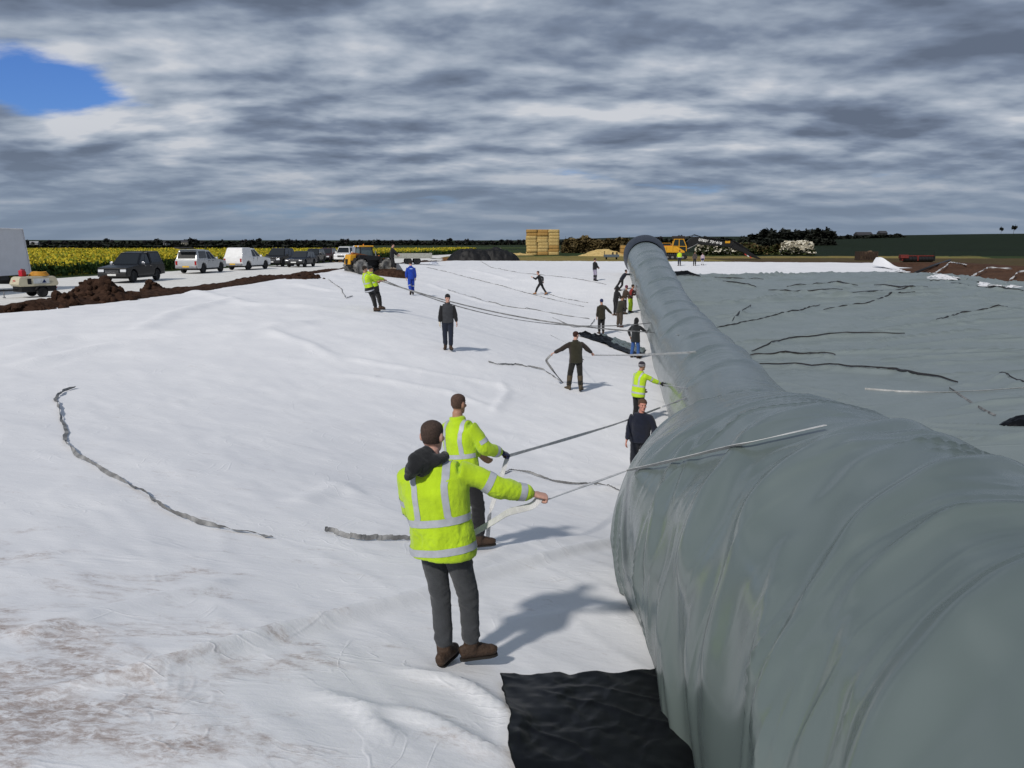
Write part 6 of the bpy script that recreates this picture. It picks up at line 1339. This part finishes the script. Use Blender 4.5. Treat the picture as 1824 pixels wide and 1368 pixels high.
# ------------------------------------------------------------------ straps
M_STRAP = mat('webbing', (.58, .58, .58), rough=.8, var=.2, vscale=8, bump=.4, bscale=90)
M_STRAPD = mat('webbing_dark', (.16, .16, .165), rough=.8, var=.45, vscale=5, col2=(.34, .34, .34))
def ribbon(name, pts, w, label, m=M_STRAP, twist=1.0, seed=0, sag=0.0, ground=False, n=90, group=None, th=.004, flat=False):
    pts = [np.array(p, float) for p in pts]; seg = np.r_[0, np.cumsum([np.linalg.norm(b - a) for a, b in zip(pts[:-1], pts[1:])])]; t = np.linspace(0, seg[-1], n); C = np.array([np.interp(t, seg, [p[i] for p in pts]) for i in range(3)]).T
    if len(pts) > 2:
        for _ in range(max(2, n//(len(pts)*3))): C[1:-1] = .5*C[1:-1] + .25*(C[:-2] + C[2:])
    q = t/seg[-1]; C[:, 2] -= sag*4*q*(1 - q)
    if ground:
        C[:, 0] += .03*fbm(t*2.2, seed, oct=2, seed=401); C[:, 1] += .05*fbm(t*1.7, seed + 5, oct=2, seed=402); C[:, 2] = [sheet_z(x, y) for x, y in C[:, :2]]; C[:, 2] += .018
    T = np.gradient(C, axis=0); T /= np.linalg.norm(T, axis=1)[:, None] + 1e-9; S_ = np.cross(T, [0, 0, 1]); S_ /= np.linalg.norm(S_, axis=1)[:, None] + 1e-9; N_ = np.cross(S_, T)
    a = twist*2.2*fbm(t*(1.6 if ground else .35), seed*3.1, oct=2, seed=403) + (0 if flat else .9); D = S_*np.cos(a)[:, None] + N_*np.sin(a)[:, None]; E = np.cross(T, D)
    if ground: D[:, 2] = np.abs(D[:, 2]); C = C + np.array([0, 0, 1])*(np.abs(np.sin(a))*w*.42)[:, None]; 
    R = np.stack([C - D*w/2 - E*th/2, C + D*w/2 - E*th/2, C + D*w/2 + E*th/2, C - D*w/2 + E*th/2], 1); o = mesh_obj(name, np_mesh(name, R.reshape(-1, 3), grid_faces(n, 4, True), False), m); tag(o, label, 'strap', group); return o
def on_roll(px, py):
    """where a photo pixel meets the roll"""
    d = Vector(ray(px, py)).normalized(); h = ROLL_BV.ray_cast(Vector((0, 0, CAM_Z)), d)[0]; return h - d*.03 if h else at_y(px, py, 20)
_rm = next(o for o in LINER.children if o.name.startswith('roll')); _co = np.empty(len(_rm.data.vertices)*3, np.float32); _rm.data.vertices.foreach_get('co', _co); _co = _co.reshape(-1, 260, 3)[::2, ::2]; ROLL_BV = BVHTree.FromPolygons([Vector(p) for p in _co.reshape(-1, 3).astype(float)], grid_faces(_co.shape[0], _co.shape[1], True).tolist())
def straps():
    H = STRAP_HOLDS; g = 'white straps hauled from the roll'
    tip = lambda k, s=1, f=.07: H[k]['wr'][s] + (H[k]['M'].to_3x3() @ Vector((0, 1, 0)))*0 
    a = H['front']['wr'][1]; hp = H['front']['grip'][1]
    e = on_roll(1475, 766); m_ = on_roll(1300, 806); ribbon('strap', [hp] + [hp + (on_roll(1125, 844) + Vector((-.05, 0, .03)) - hp)*t for t in (.25, .5, .75, 1)] + [on_roll(x, y) + Vector((-.02, 0, .035)) for x, y in ((1165, 836), (1215, 825), (1270, 812), (1330, 799), (1400, 783), (1475, 766))], .046, 'white strap from the front man\'s hand up over the near roll', M_STRAP, .25, 1, .0, flat=True)
    ribbon('strap', [a + (hp - a)*.5, a + Vector((.0, -.02, -.07)), at_y(905, 908, a.y - .02), at_y(846, 944, a.y + .12), at_y(800, 960, a.y + .30)], .05, 'slack grey strap end passing below the front man\'s arm', M_STRAP, .2, 2, .02, n=50)
    b = H['second']['wr'][1]; hb = H['second']['grip'][1]
    ribbon('strap', [hb, hb*.5 + on_roll(1180, 725)*.5, on_roll(1180, 725) + Vector((-.03, 0, .04)), on_roll(1222, 712) + Vector((0, 0, .03))], .045, 'white strap from the navy glove of the second man to the roll', M_STRAP, .5, 3, .05)
    ribbon('strap', [hb, at_y(893, 850, b.y), at_y(872, 915, b.y - .1), G(868, 968)], .05, 'grey strap tail hanging from the second man\'s glove', M_STRAP, .5, 4, 0, n=50)
    px = lambda *l: [G(x, y) for x, y in l]
    ribbon('strap', px((135, 695), (112, 700), (100, 712), (102, 730), (115, 760), (118, 775), (113, 795), (150, 825), (200, 853), (250, 885), (280, 903), (300, 918), (340, 935), (390, 950), (430, 955), (485, 967)), .055, 'long crooked grey strap lying alone on the left of the sheet', M_STRAPD, 1.2, 5, ground=True, n=260)
    ribbon('strap', px((578, 955), (590, 954), (610, 963), (640, 970), (690, 969), (745, 968)), .055, 'short grey strap end lying left of the front man', M_STRAPD, 1.0, 6, ground=True, n=90)
    ribbon('strap', px((893, 852), (910, 841), (945, 847), (985, 861), (1030, 868), (1060, 868), (1110, 880)), .045, 'thin strap on the sheet beyond the front man\'s hand', M_STRAPD, 1.0, 7, ground=True, n=110)
    o_ = H['olive']['wr']; r1 = H['olive']['grip'][1]
    ribbon('strap', [r1, on_roll(1240, 627)], .06, 'straight white strap from the olive-coated man\'s right hand to the roll', M_STRAP, .15, 8, .03)
    l1 = H['olive']['grip'][-1]; ribbon('strap', [l1, at_y(972, 642, l1.y), at_y(985, 660, l1.y), G(1004, 684)], .07, 'twisted strap hanging from the olive-coated man\'s left hand', M_STRAPD, 1.6, 9, n=60)
    ribbon('strap', px((870, 648), (890, 653), (920, 653), (945, 657), (970, 662), (1000, 682)), .06, 'curled strap on the sheet left of the olive-coated man', M_STRAPD, 1.6, 10, ground=True, n=110)
    ribbon('strap', [G(980, 640) + Vector((0, 0, .9)), G(1010, 655) + Vector((0, 0, .95)), r1 + Vector((-.3, 0, -.15))], .035, 'thin slack strap behind the olive-coated man', M_STRAPD, 1.0, 19, .1, n=50)
    d_ = H['leaning']['grip'][1]; ribbon('strap', [d_, on_roll(1165, 592)], .06, 'very long strap from the leaning hi-vis pair to the roll', M_STRAPD, .3, 11, .38, n=160)
    ribbon('strap', [d_ + Vector((.05, .1, .05)), on_roll(1160, 575)], .05, 'second very long strap running from the hi-vis pair to the roll', M_STRAPD, .3, 12, .75, n=160)
    j = H['jeans']['grip'][1]; ribbon('strap', [j, on_roll(1210, 597)], .06, 'short strap held by the person in blue jeans', M_STRAP, .2, 13, .02, n=40); bb = H['beanie']['grip'][1]; ribbon('strap', [bb, on_roll(1225, 693)], .05, 'short strap gripped in the black glove by the roll', M_STRAP, .3, 14, .0, n=40)
    for i, (l, lb) in enumerate(((((585, 500), (608, 516), (616, 534), (628, 530)), 'thin strap hanging down the left bank below the tractor'), (((760, 478), (830, 495), (900, 512), (965, 530), (1040, 548)), 'thin strap lying past the running man'), (((798, 520), (850, 536), (900, 548), (960, 556), (1050, 570)), 'thin strap on the sheet right of the blue overalls'), (((856, 466), (875, 478), (930, 488), (1000, 494), (1080, 508)), 'thin strap trailing from the black heap across the far sheet'), (((970, 522), (1000, 532), (1048, 541)), 'dark strap behind the running man\'s feet'), (((985, 568), (1020, 585), (1050, 583), (1060, 570)), 'looped strap at the feet of the navy-beanie man'))):
        ribbon('strap', px(*l), .05, lb, M_STRAPD, 1.0, 20 + i, ground=True, n=120)
    # on the brown bank, right
    for i, (l, lb) in enumerate(((((1664, 489), (1684, 476), (1692, 468), (1722, 473)), 'bunched strap nearest the pipe on the brown bank'), (((1722, 499), (1745, 486), (1760, 478), (1802, 480)), 'middle bunched strap on the brown bank'), (((1784, 514), (1802, 498), (1814, 486), (1840, 482)), 'rightmost bunched strap on the brown bank'))):
        P_ = px(*l); P_ = [p + Vector((0, 0, .10)) for p in P_]
        ribbon('strap', P_, .16, lb, M_STRAP, 2.2, 30 + i, n=70)
    # on the liner
    for i, (l, lb) in enumerate((([(1540, 700), (1600, 706), (1680, 709), (1760, 706), (1824, 702)], 'broken white strap crossing the grey liner on the right'), ([(1690, 700), (1730, 728), (1755, 745), (1772, 752)], 'short dark strap slanting across the grey liner'))):
        P_ = []
        for x, y in l:
            p = G(x, y); h = GREY_BV.ray_cast(Vector((p.x, p.y, 6)), Vector((0, 0, -1)))[0]; P_.append((h or p) + Vector((0, 0, .025)))
        ribbon('strap', P_, .05, lb, M_STRAP if i == 0 else M_STRAPD, 1.2, 40 + i, n=80)
straps()
# ------------------------------------------------------------------ oilseed rape in flower
def tri_mesh(name, C, A, B, m, idx=None):
    """quads centred at C with half axes A, B"""
    V = np.stack([C - A - B, C + A - B, C + A + B, C - A + B], 1).reshape(-1, 3); F = np.arange(len(V)).reshape(-1, 4); me = np_mesh(name, V, F, False)
    for mm in (m if isinstance(m, (list, tuple)) else [m]): me.materials.append(mm)
    if idx is not None: me.polygons.foreach_set('material_index', idx.astype(np.int32))
    return me
def leafmat(name, c, var=.4, trans=.3):
    m = mat(name, c, rough=.7, var=var, vscale=.9, spec=.2, coords='Object'); b = m.node_tree.nodes['Principled BSDF']
    return m
def rape_right(y): return np.interp(y, [20, 45, 60, 80, 100, 130, 165, 200], [-46, -36.2, -33.6, -30.2, -27.2, -20.5, -13, -8])
def rape():
    M1 = leafmat('rape_flower', (.50, .40, .03), .25); M2 = leafmat('rape_leaf', (.040, .075, .018), .5); M3 = leafmat('rape_bud', (.20, .24, .02), .3)
    out = []
    def scatter(n, edge, y0, y1):
        y = RNG.uniform(y0, y1, n) if not edge else y0 + (y1 - y0)*RNG.random(n)**1.4
        xr = rape_right(y) + .4*fbm(y*.6, 1.0, oct=2, seed=501); d = RNG.random(n)**1.3*7 if edge else RNG.uniform(0, 1, n)*(150) + 3; return xr - d, y, d
    for n, edge, y0, y1 in ((80000, True, 30, 195), (80000, False, 40, 195)):
        x, y, d = scatter(n, edge, y0, y1); z0 = terrain(x, y); top = 1.05 + .18*fbm(x*.3, y*.3, oct=2, seed=502) + RNG.uniform(-.16, .12, n)
        if edge: h = np.where(RNG.random(n) < .55, RNG.uniform(.1, .98, n), RNG.uniform(.85, 1.1, n))
        else: h = RNG.uniform(.86, 1.08, n)
        s = (.030 + .03*RNG.random(n))*(1 + np.hypot(x, y)*.005); kind = np.where(h > .86, np.where(RNG.random(n) < .68, 0, 2), 1); s = np.where(kind == 1, s*1.8, s)
        th = RNG.uniform(0, np.pi, n); tilt = RNG.uniform(-.6, .6, n); A = np.stack([np.cos(th)*s, np.sin(th)*s, 0*s], -1); B = np.stack([-np.sin(th)*np.sin(tilt)*s, np.cos(th)*np.sin(tilt)*s, np.cos(tilt)*s*1.1], -1); out.append((np.stack([x, y, z0 + top*h], -1), A, B, kind))
    C, A, B, K = (np.concatenate([o[i] for o in out]) for i in range(4)); o = mesh_obj('rapeseed_crop', tri_mesh('rapeseed_crop', C, A, B, [M1, M2, M3], K)); tag(o, 'bright yellow flowering rapeseed crop behind the parked vehicles', 'crop', kind='stuff')
    # shaded mass of stems below the flowers
    y = np.geomspace(30, 196, 260); u = np.r_[0, .003, .006, np.linspace(.02, 1, 120)**1.5]; Y, U = np.meshgrid(y, u, indexing='ij'); X = rape_right(Y) - .25 - 156*U; Z = terrain(X, Y) + np.where(U <= 0, -.1, np.where(U < .004, .45, .82)) + .14*fbm(X*1.1, Y*1.1, oct=3, seed=503)*(U > 0)
    Z[0] -= 1.3; Z[-1] -= 1.3
    m = mat('rape_canopy', (.075, .088, .016), rough=.9, var=.5, vscale=2.6, bump=1, bscale=8, col2=(.46, .40, .03), detail=8); tag(mesh_obj('rapeseed_stand', np_mesh('rapeseed_stand', np.stack([X, Y, Z], -1).reshape(-1, 3), grid_faces(len(y), len(u))), m), 'dense green stand of rapeseed stems under the flowers', 'crop', kind='stuff')
rape()

# ------------------------------------------------------------------ trees, hedges, bushes
M_BARK = mat('bark', (.035, .028, .022), rough=.95, var=.4, vscale=8)
def tree_meshes(seed, h, spread, leaves, lm, bare=.0, leaf=.22):
    R = np.random.default_rng(seed); k = Kit(); tips = []
    def grow(p, d, ln, r, lv):
        q = p + d*ln; k.tube([p, (p + q)/2 + Vector(R.normal(0, .03*ln, 3)), q], [r, r*.85, r*.65], 5)
        if lv == 0: tips.append(q); return
        for i in range(3 if lv > 1 else 3):
            a = R.uniform(0, 6.28); t = R.uniform(.35, .85); nd = (d + Vector((math.cos(a)*t*spread, math.sin(a)*t*spread, R.uniform(-.05, .35)))).normalized(); grow(q - d*ln*R.uniform(0, .3), nd, ln*R.uniform(.62, .82), r*.6, lv - 1)
    grow(Vector((0, 0, -.2)), Vector((0, 0, 1)), h*.30, h*.026, 3); tr = k.out('trunk', M_BARK, None); tme = tr.data; bpy.data.objects.remove(tr)
    T = np.array([tuple(t) for t in tips]); per = leaves//len(T) + 1; C = np.repeat(T, per, 0) + R.normal(0, h*.055, (len(T)*per, 3)); n = len(C); s = leaf*(.5 + R.random(n)); th = R.uniform(0, 6.28, n); ph = R.uniform(-1.2, 1.2, n)
    A = np.stack([np.cos(th)*s, np.sin(th)*s, 0*s], -1); B = np.stack([-np.sin(th)*np.cos(ph)*s, np.cos(th)*np.cos(ph)*s, np.sin(ph)*s], -1)*.8
    return tme, tri_mesh('crown', C, A, B, lm)
def plant_tree(name, pos, meshes, s, rz, label, cat='tree', group=None):
    r = empty(name, pos, rz); r.scale = (s, s, s*RNG.uniform(.9, 1.1)); tag(r, label, cat, group); link(bpy.data.objects.new('trunk', meshes[0]), r); link(bpy.data.objects.new('crown', meshes[1]), r); return r
def trees():
    D1 = leafmat('dark_foliage', (.032, .036, .034), .4); D2 = leafmat('bare_twigs', (.048, .045, .046), .3); D3 = leafmat('wood_foliage', (.012, .014, .010), .5)
    va = [tree_meshes(900 + i, 6, .9 + .15*(i % 3), 420, D2 if i % 2 else D1, leaf=.34) for i in range(5)]; vw = [tree_meshes(950 + i, 8, .8, 520, D3, leaf=.46) for i in range(3)]
    # far line across the left and middle
    xs = [205, 214] + list(np.linspace(252, 318, 6)) + [338, 352, 360, 372, 384] + [440, 455, 468] + list(np.linspace(505, 700, 21)) + list(np.linspace(715, 800, 9)) + list(np.linspace(812, 930, 13)) + list(np.linspace(1000, 1035, 4)) + list(np.linspace(40, 190, 14)) + list(np.linspace(1085, 1250, 9))
    for i, x in enumerate(xs):
        Y = RNG.uniform(560, 700); X = (x + RNG.uniform(-4, 4) - CX)/FPX*Y; s = RNG.uniform(.75, 1.15); s = 1.25 if x in (205, 352) else (s*.75 if x < 195 else s)
        plant_tree('field_tree', (X, Y, float(terrain(X, Y)) - .1), va[i % 5], s, RNG.uniform(0, 6), 'dark tree in the long tree line on the horizon', group='trees of the far tree line')
    for i, x in enumerate(list(np.linspace(1312, 1474, 22)) + list(np.linspace(1330, 1465, 14))):
        Y = 400 + (24 if i >= 22 else 0) + RNG.uniform(-8, 8); X = (x - CX)/FPX*Y; s = (.72 + .42*sstep(1310, 1360, x)*1.0)*RNG.uniform(.9, 1.1)
        plant_tree('woodland_tree', (X, Y, float(terrain(X, Y)) - .4), vw[i % 3], float(s), RNG.uniform(0, 6), 'dark tree in the small wood right of the excavator', group='trees of the small dark wood')
    for x, s, lb in ((1768, .62, 'left and smaller of two lone trees on the right skyline'), (1790, .82, 'right and larger of two lone trees on the right skyline')):
        Y = 640; X = (x - CX)/FPX*Y; plant_tree('lone_tree', (X, Y, float(terrain(X, Y)) - .1), vw[(x % 3)], s*.78, 1.0 + x, lb).scale.z *= 1.7
    # understorey and hedges as leafy banks
    def leafy(name, px0, px1, Y, h, depth, m, label, cat, n, leaf=.3, wav=.35, kind=None, seed=1, m2=None, f2=0.0, twigs=0, py=None):
        R = np.random.default_rng(seed); X0, X1 = (px0 - CX)/FPX*Y, (px1 - CX)/FPX*Y; t = R.random(n); x = X0 + (X1 - X0)*t; d = R.uniform(-1, 1, n); y = Y + d*depth/2; hh = h*(1 + wav*fbm(x*.35, seed, oct=3, seed=seed)); hh *= np.clip(1 - np.abs(d)**3*.5, .2, 1)*np.clip(np.minimum(t, 1 - t)*14 + .35, 0, 1); z = terrain(x, y) + hh*R.random(n)**.75
        s = leaf*(.5 + R.random(n)); th = R.uniform(0, 6.28, n); ph = R.uniform(-1.2, 1.2, n); A = np.stack([np.cos(th)*s, np.sin(th)*s, 0*s], -1); B = np.stack([-np.sin(th)*np.cos(ph)*s, np.cos(th)*np.cos(ph)*s, np.sin(ph)*s], -1); idx = (R.random(n) < f2*np.clip((z - terrain(x, y))/h*1.6, 0, 1)).astype(int) if m2 else None
        c0 = Vector(((X0 + X1)/2, Y, float(terrain((X0 + X1)/2, Y)))); r = empty(name, c0); tag(r, label, cat, kind=None); f = mesh_obj('foliage', tri_mesh('foliage', np.stack([x, y, z], -1) - np.array(c0), A, B, [m, m2] if m2 else m, idx), None, r)
        k = Kit()
        for q in range(max(6, int((X1 - X0)/1.2))):
            xx = X0 + (X1 - X0)*(q + .5)/max(6, int((X1 - X0)/1.2)); zz = float(terrain(xx, Y)); k.tube([(xx - c0.x, 0, zz - c0.z - .1), (xx - c0.x + R.normal(0, .2), R.normal(0, .2), zz - c0.z + h*(.75 + twigs*R.random()))], [.06, .02], 5)
        k.out('stems', M_BARK, r)['kind'] = 'stuff'
    BR = leafmat('brown_hedge', (.115, .085, .036), .5); GRH = leafmat('green_hedge', (.045, .055, .018), .5); DK = leafmat('dark_hedge', (.020, .024, .018), .4); BL = leafmat('blossom', (.62, .58, .48), .2)
    leafy('hedge', 1000, 1122, 190, 3.3, 4, BR, 'tall brown budding hedge between straw stack and roll', 'hedge', 5200, .30, .3, seed=3, twigs=.5)
    leafy('hedge', 1236, 1310, 160, 2.2, 3, GRH, 'low hedge flecked with blossom behind the excavator arm', 'hedge', 2600, .26, .35, seed=5, m2=BL, f2=.5)
    leafy('hedge', 1306, 1392, 170, 2.2, 3, GRH, 'low green hedge between excavator bucket and blossom bush', 'hedge', 2600, .26, .35, seed=6, m2=BR, f2=.5)
    leafy('blossom_bush', 1388, 1438, 165, 2.9, 4, GRH, 'rounded bush covered in white blossom on the far field edge', 'bush', 2400, .26, .2, seed=7, m2=BL, f2=1.0)
    leafy('hedge', 38, 640, 235, 1.5, 2, DK, 'long dark hedge running behind the yellow rapeseed', 'hedge', 9000, .4, .2, seed=8)
    leafy('hedge', 1300, 1480, 392, 3.2, 4, DK, 'dark undergrowth along the foot of the small wood', 'hedge', 3000, .5, .3, seed=9)
    leafy('hedge', 195, 940, 720, 3.4, 8, DK, 'low dark hedge line under the far tree line', 'hedge', 9000, .8, .4, seed=10)
    leafy('hedge', 30, 205, 760, 3.0, 8, DK, 'distant dark hedge at the far left horizon', 'hedge', 2600, .8, .4, seed=11)
    leafy('hedge', 940, 1300, 600, 2.6, 6, DK, 'dark hedge on the horizon behind straw stack and excavator', 'hedge', 5000, .7, .4, seed=12)
    leafy('hedge', 1478, 1600, 560, 2.0, 6, DK, 'thin dark hedge on the right skyline beside the barns', 'hedge', 2000, .6, .6, seed=13)
trees()
def farm_buildings():
    def house(px, Y, w, d, h, wall, roof, label, cat, rz=0.3):
        X = (px - CX)/FPX*Y; r = empty('farmhouse' if cat == 'house' else 'barn', (X, Y, float(terrain(X, Y))), rz); tag(r, label, cat); k = Kit(); k.box((0, 0, h/2), (w, d, h)); wl = k.out('wall', wall, r); k = Kit(); k.prism([(-d/2 - .3, h), (d/2 + .3, h), (0, h + d*.38)], -w/2 - .3, w/2 + .3); rf = k.out('roof', roof, r)
        if cat == 'house':
            k = Kit(); k.box((w*.3, 0, h + d*.42), (.7, .7, 1.4)); k.out('chimney', roof, rf)
            for q in (-.3, .05, .35): k = Kit(); k.box((w*q, -d/2 - .02, h*.55), (1.0, .06, 1.2)); k.out('window', glass_mat(), wl)
        else: k = Kit(); k.box((0, -d/2 - .03, h*.45), (w*.25, .06, h*.85)); k.out('door', M_DARK, wl)
    W1 = mat('render_cream', (.50, .46, .38), rough=.9); W2 = mat('barn_dark', (.030, .030, .030), rough=.9); R1 = mat('slate_roof', (.045, .045, .050), rough=.8); W3 = mat('barn_pale', (.30, .31, .32), rough=.8)
    house(338, 620, 4.6, 4, 2.6, W1, R1, 'pale farmhouse among the trees on the left horizon', 'house'); house(306, 640, 4, 3.4, 2.2, W3, R1, 'smaller grey-white house left of the farmhouse', 'house', .1); house(74, 700, 6.5, 4, 2.0, W3, W3, 'pale-roofed shed at the far left horizon', 'shed', .2)
    house(1527, 640, 13, 6, 1.6, W2, R1, 'left and longer dark barn on the right skyline', 'barn', .2); house(1560, 645, 6, 5, 2.4, W2, R1, 'right and taller dark barn on the right skyline', 'barn', .2)
farm_buildings()
